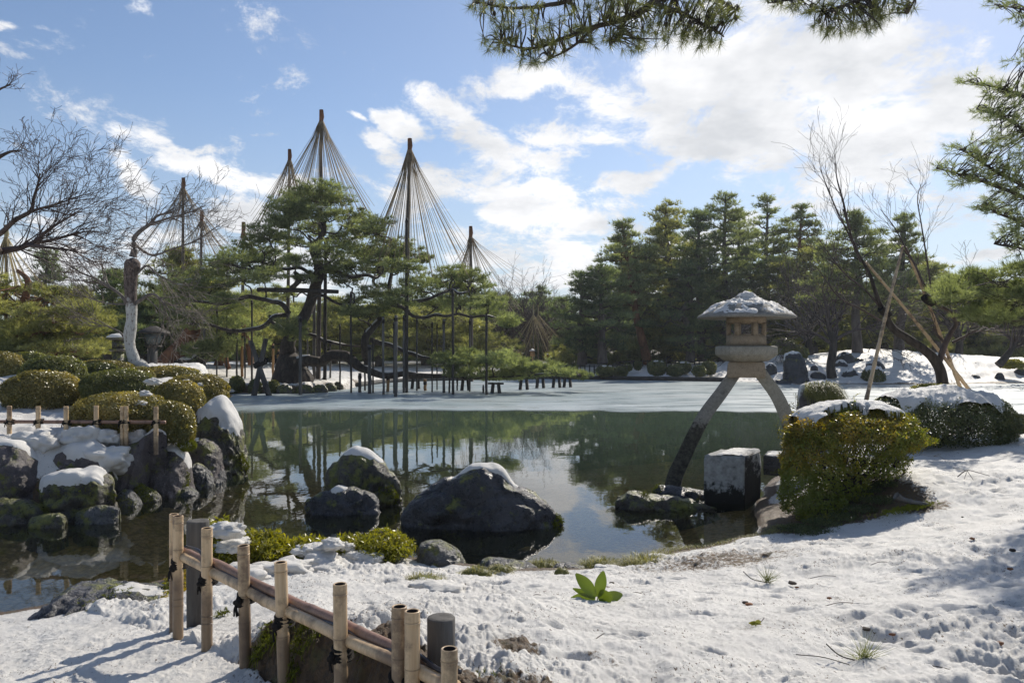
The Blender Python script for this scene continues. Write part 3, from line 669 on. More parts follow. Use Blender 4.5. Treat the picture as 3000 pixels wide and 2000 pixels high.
rock('boulder', [(96,1120),(100,1060),(118,1040),(150,1032),(180,1026),(205,1022),(240,1032),(262,1050),(270,1080),(272,1110)],
     10.3, .8, B['rock_brown'], 'brown boulder with heavy lumpy snow behind the squat mossy block', group=GL, caps=[(.10, .95, .36, .75, .13)], seed=55, rough=.08)
rock('boulder', [(-60,1215),(-50,1160),(0,1140),(60,1142),(100,1160),(120,1185),(125,1212)],
     9.25, .5, B['rock_moss'], 'low black boulder in shade at the waterline, left edge', group=GL, seed=57, rough=.07)
GS = 'small stones at the foot of the left bank'
rock('shore_stone', [(265,1150),(268,1135),(285,1122),(300,1124),(315,1138),(326,1156)], 10.15, .35, B['rock_grey'], 'smooth grey egg shaped stone half in the water', group=GS, seed=61, rough=.03, facet=.2, power=2, moss=[(.1, .9, .1, .35, 200)])
rock('shore_stone', [(268,1130),(272,1115),(292,1108),(312,1110),(318,1128)], 10.6, .4, B['rock_brown'], 'brown flat topped stone just behind the grey egg shaped stone', group=GS, seed=62, rough=.03, facet=.3, power=2.4)
rock('shore_stone', [(306,1135),(312,1114),(326,1112),(345,1120),(362,1132),(370,1140)], 10.45, .35, B['rock_moss'], 'mossy yellow green sloping stone right of the brown flat topped stone', group=GS, seed=63, rough=.05, moss=[(.2, .9, .2, .5, 400)])
rock('shore_stone', [(365,1138),(366,1120),(374,1103),(386,1097),(398,1104),(405,1120),(404,1134)], 10.9, .4, B['rock_black'], 'upright wet black stone at the waterline', group=GS, seed=64, rough=.08)
rock('shore_stone', [(398,1140),(404,1128),(416,1118),(430,1116),(446,1122),(457,1132)], 10.85, .35, B['rock_grey'], 'low glossy stone between the upright black stone and the ledge', group=GS, seed=65, rough=.03, facet=.3, power=2)
rock('shore_stone', [(430,1110),(436,1076),(446,1062),(458,1063),(474,1075),(486,1090),(492,1108)], 11.5, .5, B['rock_grey'], 'angular shiny stone under the brown boulder', group=GS, seed=66, rough=.10)
rock('shore_stone', [(440,1112),(455,1103),(480,1096),(500,1097),(512,1104)], 11.7, .35, B['rock_black'], 'thin black ledge pointing into the water', group=GS, seed=67, rough=.03, power=2)
rock('shore_stone', [(482,1100),(486,1078),(500,1068),(512,1075),(520,1098)], 12.0, .4, B['rock_black'], 'small black stone with a dab of snow beside the tallest boulder', group=GS, caps=[(.1, .6, .35, .65, .05)], seed=68, rough=.06)
rock('shore_stone', [(172,1182),(180,1170),(205,1162),(235,1158),(262,1160),(276,1166)], 9.2, .35, B['rock_grey'], 'flat speckled slab lying in the shallows', group=GS, seed=69, rough=.04, power=2)
rock('shore_stone', [(66,1192),(78,1184),(110,1178),(135,1176),(150,1184),(152,1196)], 8.95, .3, B['rock_moss'], 'flat dark slab in the shallows at the left', group=GS, seed=70, rough=.04, power=2)
# near shore
rock('shore_boulder', [(80,1408),(100,1392),(125,1372),(150,1352),(175,1337),(205,1337),(230,1344),(262,1346),(300,1345),(340,1348),(375,1356),(392,1375)],
     5.72, 1.05, B['rock_black'], 'wet grey boulder on the near shore left of the bamboo fence', seed=81, rough=.07, zbot=-.12, moss=[(.5, .8, .2, .5, 200)], nu=110, nv=80, caps=[(.62, .97, .42, .60, .012)])
GN = 'stones on the near shore'
rock('shore_stone', [(958,1262),(966,1248),(985,1240),(1010,1240),(1038,1252),(1058,1268),(1070,1290)], 7.35, .4, B['rock_grey'], 'smooth grey stone at the end of the yellow green shrubs', group=GN, seed=83, rough=.035, facet=.4, zbot=-.1)
rock('shore_stone', [(1100,1300),(1106,1285),(1125,1277),(1150,1280),(1180,1284),(1215,1292),(1236,1302)], 7.15, .4, B['rock_grey'], 'shiny round backed stone glaring in the sun on the near shore', group=GN, seed=85, rough=.03, facet=.4, power=2, zbot=-.1)
rock('shore_stone', [(1268,1302),(1280,1292),(1300,1291),(1325,1295),(1342,1302)], 7.15, .3, B['rock_black'], 'small rough black stone between two grass tufts', group=GN, seed=87, rough=.07, zbot=-.1)
# big dark standing rock by the far mound, and the mound's rocks
rock('standing_rock', [(1799,868),(1800,835),(1802,815),(1815,808),(1835,810),(1846,825),(1854,850),(1857,872)], 45.0, 1.3, B['rock_far'], 'big black standing rock with a snow top on the far bank right of the lantern', caps=[(.25, .65, .42, .62, .18)], seed=91, rough=.08, zbot=.0)
GM = 'snow topped rocks on the far mound'
ml = ['rock with a snow cap highest on the mound, right of the thin dark tree', 'small round rock just below the highest capped rock', 'dark rock beside the foot of the thick trunk', 'dark oval rock behind the leftmost bamboo prop',
      'low flat dark stone right of the black standing rock', 'snow capped boulder near the waterline left of the bamboo prop', 'mossy stone left of the black standing rock', 'small stone at the far left end of the mound',
      'flat dark stone at the right end of the mound', 'round dark rock low on the right slope', 'small round rock at the right of the slope', 'dark rock at the right edge of the mound', 'low rock at the waterline under the black rock', 'tiny stone in the snow left of the thin tree']
for k, (x, y, w, h, D) in enumerate([(1942,822,24,15,50), (1932,836,16,10,49), (1972,833,20,12,50), (2010,838,22,13,48), (1878,860,18,7,46), (1952,858,20,14,46.5), (1770,843,15,10,48), (1755,850,13,9,48),
      (2235,838,26,8,50), (2240,872,17,13,46.5), (2296,866,12,12,46.5), (2345,857,20,14,48), (1795,876,26,6,44.6), (1870,843,9,4,48)]):
    pr = [(x-w, y+h*.7), (x-w*.85, y-h*.3), (x-w*.3, y-h), (x+w*.4, y-h*.9), (x+w*.9, y-h*.1), (x+w, y+h*.7)]
    zb = max(0.0, CAM_H-(y+h*1.4-799.7)/1829.3*D)
    rock('mound_rock', pr, D, w*2/1829*D*.7, B['rock_far'], 'dark '+ml[k] if not ml[k].startswith(('dark', 'small', 'low', 'flat', 'mossy', 'tiny', 'round')) else ml[k], group=GM, caps=[(.08, .92, .30, .72, .12)] if k in (0, 1, 5, 6, 3, 7) else [], seed=100+k, rough=.05, zbot=zb-.1, nu=24, nv=18, power=2.2)
GP = 'stones along the edge of the pine peninsula'
for k, (x, y, w, h, D, lb) in enumerate([(585,905,16,8,34.9,'leftmost dark stone of the peninsula edge between two clipped bushes'), (655,893,22,13,35.2,'low dark stone right of the last clipped bush'), (700,893,24,12,35.4,'mossy stone behind the foot of the nearest prop post'), (735,892,20,11,36,'broken edge stone under the snow shelf'),
      (758,888,16,10,37,'round stone at the peninsula tip'), (776,884,13,9,38.5,'small stone nearest the log edging'), (745,873,10,8,41,'pale stone up the slope behind the tip')]):
    pr = [(x-w, y+h*.8), (x-w*.85, y-h*.3), (x-w*.2, y-h), (x+w*.5, y-h*.8), (x+w*.9, y-h*.1), (x+w, y+h*.8)]
    rock('edge_stone', pr, D, w*2/1829*D*.7, B['rock_moss'], lb, group=GP, seed=140+k, rough=.07, zbot=-.1, nu=24, nv=18, caps=[(.1, .7, .40, .72, .1)] if k in (1, 3, 4) else [])
# ------------------------------------------------------------------ two legged stone lantern
LX, LD = 3.293, 11.2
KL = 11.2/2333.33/1.96
def c3(x, y): return ((x-1345)*KL, CAM_H-((450+y/1.96)-1020)/2333.33*LD)
def hexring(r, z, k=6, rot=0.0, rs=1.0):
    a = np.arange(k)*2*math.pi/k+rot
    return np.stack([r*np.cos(a), r*np.sin(a)*rs, np.full(k, z)], -1)
def rings_mesh(G, rings, cap0=True, cap1=True, tint=0.0):
    k = len(rings[0]); V = np.concatenate(rings); n = len(rings); j = np.arange(k)
    Q = np.concatenate([np.stack([i*k+j, i*k+(j+1) % k, (i+1)*k+(j+1) % k, (i+1)*k+j], -1) for i in range(n-1)])
    T = []
    if cap0: V = np.vstack([V, rings[0].mean(0)]); c = len(V)-1; T.append(np.stack([(j+1) % k, j, np.full(k, c)], -1))
    if cap1: V = np.vstack([V, rings[-1].mean(0)]); c = len(V)-1; T.append(np.stack([(n-1)*k+j, (n-1)*k+(j+1) % k, np.full(k, c)], -1))
    G.add(V, Q, np.concatenate(T) if T else None, tint)
def bev(o, w, seg=2):
    m = o.modifiers.new('bevel', 'BEVEL'); m.width = w; m.segments = seg; m.limit_method = 'ANGLE'; m.angle_limit = math.radians(35)
    return o
def lantern():
    root = empty('stone_lantern', (LX, LD, 0), 'tall two legged granite lantern with snow dusted umbrella roof at the pond edge', 'stone lantern', rz=math.radians(-16.4), absolute=False)
    def R(pts): return [( (x-1345)*KL, c3(0, y)[1]) for x, y in pts]
    # roof: softly curved hexagonal umbrella
    prof = R([(1345+277, 938), (1345+272, 926), (1345+235, 905), (1345+205, 886), (1345+178, 868), (1345+140, 853), (1345+105, 845), (1345+72, 838), (1345+66, 830), (1345+50, 815), (1345+28, 804), (1345+6, 801)])
    K = 48
    def soft(r, z, amt=.10, droop=0.0):
        a = np.arange(K)*2*math.pi/K; h = np.cos(math.pi/6)/np.cos(((a+math.pi/6*0) % (math.pi/3))-math.pi/6)
        rr = r*(h*.75+.25*1.0) if amt else np.full(K, r)
        c = (np.cos(6*a)+1)/2
        return np.stack([rr*np.cos(a), rr*np.sin(a), z+droop*c], -1)
    G = Geo(); rings = []
    under = R([(1345+95, 915), (1345+150, 930), (1345+225, 944), (1345+268, 947)])
    for r, z in under: rings.append(soft(r, z, 1, .0))
    for i, (r, z) in enumerate(prof): rings.append(soft(r, z, 1 if i < 8 else 0, -.012 if i < 3 else 0))
    rings_mesh(G, rings); o = G.build('roof', B['granite_dark'], root, True)
    # thin broken snow over the upper roof
    G = Geo(); nn = 260; mm = 60; a = np.linspace(0, 2*math.pi, nn, endpoint=False)
    pr = np.array(prof)[::-1]; s = np.linspace(0, 1, mm); cum = np.concatenate([[0], np.cumsum(np.hypot(*np.diff(pr, axis=0).T))]); cum /= cum[-1]
    rr = np.interp(s, cum, pr[:, 0]); zz = np.interp(s, cum, pr[:, 1])
    S, A = np.meshgrid(s, a, indexing='ij'); h = np.cos(math.pi/6)/np.cos((A % (math.pi/3))-math.pi/6); h = np.where(rr[:, None] > .17, h*.75+.25, 1)
    c = (np.cos(6*A)+1)/2
    x = rr[:, None]*h*np.cos(A); y = rr[:, None]*h*np.sin(A)
    n = fbm(x+5, y+3, S*0, scale=11, octs=4, seed=3); n3 = fbm(x+5, y+3, S*0, scale=45, octs=2, seed=5)
    th = np.where(S < .62, .010, .002)+.040*n+.010*n3-.022*np.exp(-((S-.40)/.02)**2)-.02*np.exp(-((S-.2)/.02)**2)-.03*sstep(.88, .97, S)
    z = zz[:, None]-.012*c*sstep(.75, .85, S)+np.maximum(th, -.004)
    i = np.arange(mm-1)[:, None]*nn; j = np.arange(nn)[None]; Q = np.stack([i+j, i+nn+j, i+nn+(j+1) % nn, i+(j+1) % nn], -1).reshape(-1, 4)
    k = (th.ravel()[Q] > -.003).any(1)
    G.add(np.stack([x, y, z], -1).reshape(-1, 3), Q[k]); G.build('snow_dusting', MT['cap'], root)
    # fire box: six walls, each with a framed opening
    rb = 111*KL; z0 = c3(0, 1102)[1]; z1 = c3(0, 926)[1]; th = .05
    G = Geo(); fr = Geo()
    for k in range(6):
        a0, a1 = k*math.pi/3, (k+1)*math.pi/3
        p0 = np.array([rb*math.cos(a0), rb*math.sin(a0), 0]); p1 = np.array([rb*math.cos(a1), rb*math.sin(a1), 0]); am = (a0+a1)/2; nrm = np.array([math.cos(am), math.sin(am), 0])
        wz0 = c3(0, 1044)[1]; wz1 = c3(0, 970)[1]; lz0 = c3(0, 1062)[1]; lz1 = c3(0, 968)[1]
        def pt(u, z, inn): return p0*(1-u)+p1*u-nrm*inn+np.array([0, 0, z])
        
        for (ua, ub, za, zb) in [(0, 1, z0, wz0), (0, 1, wz1, z1), (0, .18, wz0, wz1), (.82, 1, wz0, wz1)]:
            V = [pt(ua, za, 0), pt(ub, za, 0), pt(ub, zb, 0), pt(ua, zb, 0), pt(ua, za, th), pt(ub, za, th), pt(ub, zb, th), pt(ua, zb, th)]
            G.add(V, [[0, 1, 2, 3], [5, 4, 7, 6], [0, 4, 5, 1], [3, 2, 6, 7], [0, 3, 7, 4], [1, 5, 6, 2]])
        # raised inner frame round the opening
        for (ua, ub, za, zb) in [(.185, .815, wz0+.001, wz0+.018), (.185, .815, wz1-.018, wz1-.001), (.185, .24, wz0+.018, wz1-.018), (.76, .815, wz0+.018, wz1-.018)]:
            V = [pt(ua, za, .02), pt(ub, za, .02), pt(ub, zb, .02), pt(ua, zb, .02), pt(ua, za, .04), pt(ub, za, .04), pt(ub, zb, .04), pt(ua, zb, .04)]
            fr.add(V, [[0, 1, 2, 3], [5, 4, 7, 6], [0, 4, 5, 1], [3, 2, 6, 7], [0, 3, 7, 4], [1, 5, 6, 2]])
    fb = G.build('fire_box', B['granite_warm'], root, False); fr.build('window_frame', B['granite_warm'], fb, False)
    # platform: hexagon with vertical rim and chamfered underside
    G = Geo(); pl = R([(1345+150, 1103), (1345+170, 1106), (1345+174, 1112), (1345+174, 1150), (1345+168, 1158), (1345+122, 1190), (1345+80, 1194)])[::-1]
    rings_mesh(G, [hexring(r, z) for r, z in pl]); bev(G.build('platform', B['granite'], root, False), .008)
    # neck: arched block
    G = Geo(); w = 104*KL; zt = c3(0, 1194)[1]; zb = c3(0, 1283)[1]; dp = .19
    o8 = [(-w*1.0, .02), (-w*.97, .0), (w*.97, 0), (w, .02)]
    V = []; 
    prof8 = [(-w, zb+.0), (-w*1.02, zb+.06), (-w*.97, zt-.02), (-w*.90, zt), (w*.90, zt), (w*.97, zt-.02), (w*1.02, zb+.06), (w, zb)]
    ring = [np.array([[x, s*dp, z] for x, z in prof8]) for s in (-1, 1)]
    rings_mesh(G, ring); bev(G.build('neck_block', B['granite_warm'], root, False), .012)
    # legs: square section, curved and flaring
    def leg(ctr, hw, y0, y1, ks):
        P = np.array([(KL*((1332.8+a*.4501)*1.2755-1500-LX/LD*2333.33)*1.96, 0, CAM_H-((627.2+b*.4501)*1.2755-1020)/2333.33*LD) for a, b in ctr])
        P[:, 1] = np.linspace(y0, y1, len(P)); P = spline(P, 26); hwv = np.interp(np.linspace(0, 1, 26), np.linspace(0, 1, len(hw)), hw)
        t = unit(np.gradient(P, axis=0)); nx = np.stack([-t[:, 2], 0*t[:, 0], t[:, 0]], -1); nx = unit(nx)
        rings = []
        for i in range(26):
            h = hwv[i]; d = h*.95
            rings.append(np.array([P[i]+nx[i]*h+np.array([0, d, 0]), P[i]-nx[i]*h+np.array([0, d, 0]), P[i]-nx[i]*h-np.array([0, d, 0]), P[i]+nx[i]*h-np.array([0, d, 0])]))
        G = Geo(); rings_mesh(G, rings); bev(G.build('leg', B['granite_dark'] if ks else B['granite'], root, False), .012)
    leg([(790, 512), (725, 610), (650, 715), (592, 825), (540, 940), (502, 1025), (484, 1100)], [.085, .09, .095, .10, .105, .11], 0, -.30, 1)
    leg([(915, 508), (985, 605), (1027, 690), (1060, 780), (1078, 860), (1085, 935)], [.085, .09, .095, .10, .105], 0, .25, 0)
    return root
lantern()
def block(name, corners_top, zt, zb, mat, label, cat, snow=None, rough=.015, bevel=.02):
    """roughly squared stone, ground plan given by four corners"""
    c = np.array(corners_top, float); n = 22; G = Geo(); root = empty(name, (c[:, 0].mean(), c[:, 1].mean(), zb), label, cat)
    per = []
    for i in range(4):
        a, b = c[i], c[(i+1) % 4]; t = np.linspace(0, 1, n, endpoint=False)[:, None]; per.append(a*(1-t)+b*t)
    per = np.concatenate(per); m = per.mean(0); rings = []
    for z in np.linspace(zb, zt, 16):
        s = 1.0-(.03 if z == zt else 0); q = (per-m)*s+m
        no = fbm(q[:, 0], q[:, 1], q[:, 0]*0+z, scale=5, octs=4, seed=5)*rough*1.5
        q = m+(q-m)*(1+no[:, None]*2); rings.append(np.column_stack([q, np.full(len(q), z)+fbm(q[:, 0], q[:, 1], scale=6, octs=2, seed=8)*rough*.6]))
    for s in (.9, .6, .3): q = (per-m)*s+m; rings.append(np.column_stack([q, np.full(len(q), zt+.004)+fbm(q[:, 0], q[:, 1], scale=6, octs=2, seed=8)*rough]))
    rings_mesh(G, rings); G.build('stone', mat, root, True)
    if snow:
        u, v = np.meshgrid(np.linspace(0, 1, 40), np.linspace(0, 1, 30), indexing='ij'); a, b, cc, d = c
        P = (a[None, None]*((1-u)*(1-v))[..., None]+b[None, None]*(u*(1-v))[..., None]+cc[None, None]*(u*v)[..., None]+d[None, None]*((1-u)*v)[..., None])
        e = np.minimum(np.minimum((u-snow[0])/.1, (snow[1]-u)/.1), np.minimum(v/.1, (1-v)/.1))+.8*fbm(P[..., 0], P[..., 1], scale=6, octs=3, seed=2)
        z = zt-.01+snow[2]*np.sqrt(np.clip(e, 0, 1))*(1+.5*fbm(P[..., 0], P[..., 1], scale=5, octs=3, seed=3))
        G = Geo(); G.add(np.dstack([P, z]).reshape(-1, 3), grid_quads(40, 30)); G.build('snow_cap', MT['cap'], root)
    return root
def XY(x, D): return ((x-1176)/1829.3*D, D)
block('stone_block', [XY(1617, 10.35), XY(1711, 10.2), XY(1747, 10.75), XY(1655, 10.95)], .615, -.2, B['block'], 'squared stone block half white with lichen standing in the water by the lantern', 'stone block', (.3, .95, .05))
block('stone_slab', [XY(1754, 11.0), XY(1850, 10.8), XY(1850, 11.3), XY(1764, 11.5)], .52, .25, B['rock_black'], 'dark stone slab end jutting out beyond the golden shrub', 'stone slab', (.05, .95, .03))
# ------------------------------------------------------------------ pines
def pad_points(c, r, n, up=.35):
    """points through a flattened foliage cloud, most of them on its upper shell"""
    d = rand_unit(n); d[:, 2] = d[:, 2]*.8+.25; d = unit(d)
    rad = RNG.random(n)**.32
    P = c+d*rad[:, None]*r
    A = unit(d*np.array([1, 1, .6])+np.array([0, 0, up+.3]))
    return P, A
def limb(G, a, b, r0, r1, sag=.0, wob=.12, n=7, seg=5):
    a = np.array(a, float); b = np.array(b, float); L = np.linalg.norm(b-a)
    t = np.linspace(0, 1, n)[:, None]; P = a*(1-t)+b*t
    w = RNG.normal(size=(n, 3))*wob*L*.35; w[0] = 0; w[-1] = 0; P = P+w*np.sin(t*math.pi); P[:, 2] += -sag*L*np.sin(t[:, 0]*math.pi)
    P = spline(P, n*2); tube(G, P, np.linspace(r0, r1, len(P)), seg, cap=False); return P
def pine_from_pads(name, label, cat, base, trunk, trad, pads, leafm, barkm, ntuft=110, k=7, L=.24, w=.03, spread=.75, group=None, extra=None, limb_r=.06, twigs=7, snow=0, spray=.34):
    """pads: list of (centre, (rx,ry,rz), density); every pad hangs on a limb from the trunk"""
    root = empty(name, base, label, cat, group)
    GT = Geo(); tp = spline(trunk, 40); tr = np.interp(np.linspace(0, 1, 40), np.linspace(0, 1, len(trad)), trad)
    tube(GT, tp, tr, 10)
    GB = Geo(); GF = Geo(); snow_n = 0
    lines = [tp]
    for ex, er in (extra or []):
        e = spline(ex, 36); rr = np.interp(np.linspace(0, 1, 36), np.linspace(0, 1, len(er)), er)
        e = e+np.column_stack([fbm(e[:, 0], e[:, 2], scale=1.2, octs=2, seed=i)*rr*.8 for i in range(3)])
        tube(GB, e, rr, 8); lines.append(e)
        if snow:
            m = np.where(fbm(e[:, 0], e[:, 2], scale=.8, octs=2, seed=5) > -.15)[0]
            for run in np.split(m, np.where(np.diff(m) > 1)[0]+1):
                if len(run) > 3:
                    q = e[run]+np.array([0, 0, 1])*rr[run][:, None]*.62; tp_ = np.sin(np.linspace(0, math.pi, len(run)))**.5
                    g1 = Geo(); tube(g1, q, rr[run]*.62*tp_+.002, 6); g1.build('snow_strip', MT['cap'], root)
    AL = np.concatenate(lines); ARt = np.ones(len(AL))
    for (c, r, den) in pads:
        c = np.array(c, float); r = np.array(r, float)
        dd = np.linalg.norm((AL-c)*np.array([1, 1, 1.3]), axis=1)+np.maximum(AL[:, 2]-c[2]+.2, 0)*3
        a = AL[int(np.argmin(dd))]; foot = c-np.array([0, 0, r[2]*.35])
        lp = limb(GB, a, foot, limb_r, limb_r*.45, -.04, .22)
        # sprays: small flat fans of needle tufts with air between them
        sr = spray*RNG.uniform(.75, 1.25); ns = max(3, int(ntuft*den/12)); nt = 12
        dcs = rand_unit(ns)*(RNG.random((ns, 1))**.42); cs = c+dcs*r*1.05
        out = unit(dcs*np.array([1, 1, .3])+1e-6)
        q = rand_unit(ns*nt)*(RNG.random((ns*nt, 1))**.5); o = np.repeat(out, nt, 0)
        P = np.repeat(cs, nt, 0)+q*np.array([1, 1, .30])*sr+np.array([0, 0, 1])*(.18*sr*(q*o).sum(1))[:, None]
        A = unit(q*np.array([1, 1, .3])*.8+o*.35+np.array([0, 0, .75]))
        tone = .48+.26*RNG.normal(size=ns)+.12*RNG.normal()
        tufts(GF, P, A, k, L, w, spread, np.clip(np.repeat(tone, nt)+.12*RNG.normal(size=ns*nt), 0, 1))
        for qq in cs[:twigs]:
            limb(GB, lp[RNG.integers(len(lp)//2, len(lp))], qq, limb_r*.34, limb_r*.12, -.03, .25, 5, 3)
        if snow > 1:
            for qq in cs[:2]:
                snow_n += 1
                if snow_n <= 90 and snow_n % 1 == 0: V, F = BALL_LO0; g1 = Geo(); g1.add(qq+V*(1+.25*RNG.normal(size=(len(V), 1)))*np.array([sr*.6, sr*.5, .04])+np.array([0, 0, .09]), None, F); g1.build('snow_clump', MT['cap'], root)
    GT.build('trunk', barkm, root); GB.build('branches', barkm, root); GF.build('foliage', leafm, root, False)
    return root

# the great spreading pine held up by props ------------------------------------------------
def great_pine():
    D0 = 37.5
    P2 = [(590,440,125,36),(520,475,110,36),(650,490,90,34),(430,520,105,34),(400,590,95,34),(500,560,90,36),(620,560,85,36),(560,500,100,34),
      (770,580,85,30),(850,612,90,34),(790,645,95,34),(700,680,80,32),(870,660,55,22),(750,730,95,32),
      (330,650,100,36),(300,715,120,38),(450,690,90,40),(210,775,115,36),(110,805,110,34),(330,800,120,40),(60,860,100,36),(180,865,130,40),(30,925,110,32),(300,880,100,34),(-70,880,90,32),(-130,940,110,34),(-40,985,120,30),
      (450,800,60,30),(640,740,90,36),(640,830,110,36),(760,820,100,36),(710,900,70,30),(820,760,90,36),(510,890,60,26),(400,960,60,22),(560,640,70,30),
      (960,720,95,30),(1040,772,105,30),(890,785,70,28),(1000,830,105,32),(890,850,80,30),(1110,800,45,16),(940,770,60,24),
      (880,960,90,34),(960,990,105,36),(830,1060,110,30),(920,1050,90,26),(1060,985,95,36),(1090,920,90,32),(1200,900,95,38),(1280,865,90,28),(1340,885,90,34),(1250,955,105,34),(1390,950,90,36),
      (1330,1010,105,34),(1450,1015,85,34),(1210,1035,90,26),(1490,1078,85,28),(1555,1118,50,26),(1430,1075,60,20),(750,1010,60,22),(740,1060,60,20),
      (430,1140,70,34),(455,1175,60,28),(100,1000,80,24),(-180,1010,90,34),(-150,1080,80,34),(-60,1120,60,30),
      (1240,1310,80,32),(1320,1290,90,34),(1400,1310,100,36),(1500,1300,95,36),(1580,1330,80,32),(1330,1370,90,28),(1460,1385,95,26),(1560,1390,60,22),(1640,1345,60,28),(1660,1385,50,18),(1760,1345,70,26),(1810,1375,60,20),(1860,1385,60,16),(1920,1395,50,12),(1720,1375,60,18)]
    pads = []
    for i, (x, y, rx, ry) in enumerate(P2):
        D = D0+RNG.uniform(-2.6, 2.6)
        if y > 1280: D = 35.5+RNG.uniform(-1.2, 1.6)
        c = C2(x, y+ry*.25, D); s = .4501/1829.3*D
        R3 = np.array([rx*s*1.14, min(rx*s, 1.8+.4*RNG.random()), ry*s*1.25]); dn = .35+rx*ry/3300*(1.25 if y > 1280 else 1)
        pads.append((c, R3, dn))
    def T(pts, D=D0): return [C2(x, y, D+(RNG.uniform(-.5, .5) if i else 0)) for i, (x, y) in enumerate(pts)]
    trunk = T([(445,1425),(432,1360),(428,1290),(422,1240),(445,1185),(478,1130),(512,1085),(540,1020),(558,950),(585,880),(572,800),(552,745),(585,700),(610,640),(585,560),(590,470)])
    trad = [1.05,.66,.47,.32,.29,.27,.26,.25,.25,.24,.22,.19,.15,.12,.09,.04]
    ex = [([(445,1345),(500,1310),(560,1305),(600,1312),(650,1302),(705,1296),(745,1315),(790,1352),(850,1372),(920,1385),(1000,1388),(1100,1395),(1230,1390),(1320,1405)], [.7,.55,.50,.48,.48,.52,.48,.40,.34,.33,.30,.25,.2,.1], D0-.6),
      ([(838,1385),(828,1310),(818,1240),(825,1195),(855,1150),(890,1095),(920,1040),(940,980),(945,900),(960,820),(965,740)], [.32,.30,.36,.36,.32,.30,.26,.2,.16,.12,.06], D0-.2),
      ([(850,1210),(900,1228),(960,1245),(1040,1278),(1120,1298),(1190,1312),(1240,1345),(1270,1390)], [.22,.22,.2,.18,.16,.15,.12,.1], D0+.3),
      ([(500,1180),(560,1195),(640,1220),(720,1235),(800,1245)], [.2,.18,.16,.12,.07], D0+1.5),
      ([(430,1085),(395,1085),(350,1095),(310,1135),(250,1155),(170,1168),(90,1155),(20,1132),(-60,1128),(-140,1115)], [.22,.2,.2,.2,.19,.17,.16,.14,.12,.08], D0-1.0),
      ([(440,1080),(400,1030),(330,1015),(270,995),(220,985),(160,1005),(100,1025),(20,1022),(-40,1015)], [.24,.22,.2,.2,.2,.17,.15,.14,.1], D0-1.3),
      ([(430,1190),(380,1150),(345,1120),(330,1085)], [.24,.2,.17,.12], D0-.5),
      ([(545,1000),(600,985),(650,1015),(700,1035),(755,1030),(762,975)], [.2,.16,.14,.13,.11,.06], D0-.7),
      ([(560,870),(640,860),(700,872),(760,890),(830,885),(870,895),(900,875)], [.2,.17,.16,.15,.15,.14,.07], D0-.4),
      ([(870,885),(860,920),(885,945)], [.16,.14,.1], D0-.4),
      ([(560,880),(490,850),(420,850),(340,845),(250,850)], [.2,.16,.14,.12,.07], D0-.8),
      ([(440,940),(470,910),(485,890),(455,865)], [.2,.25,.25,.16], D0-.8),
      ([(930,1030),(1000,1045),(1060,1088),(1130,1095),(1180,1085),(1230,1092),(1290,1082),(1360,1092),(1437,1088),(1500,1105)], [.2,.18,.16,.14,.14,.13,.12,.11,.1,.05], D0-1.2),
      ([(1040,1020),(1120,1010),(1200,975),(1260,955),(1300,975),(1350,965)], [.18,.16,.14,.14,.12,.06], D0-1.0),
      ([(1320,1405),(1450,1400),(1580,1395),(1700,1385),(1850,1385),(1920,1392)], [.1,.09,.08,.07,.06,.03], D0-1.8)]
    extra = [(T(p, D), [v*.50 for v in r]) for p, r, D in ex]
    r = pine_from_pads('great_pine', 'huge spreading pine with snow lined black limbs held up by many wooden props', 'pine tree', tuple(trunk[0]), trunk, trad, pads, MT['pine'], MT['bark'],
        ntuft=430, k=8, L=.17, w=.021, spread=.75, extra=extra, limb_r=.045, twigs=12, spray=.27, snow=2)
great_pine()

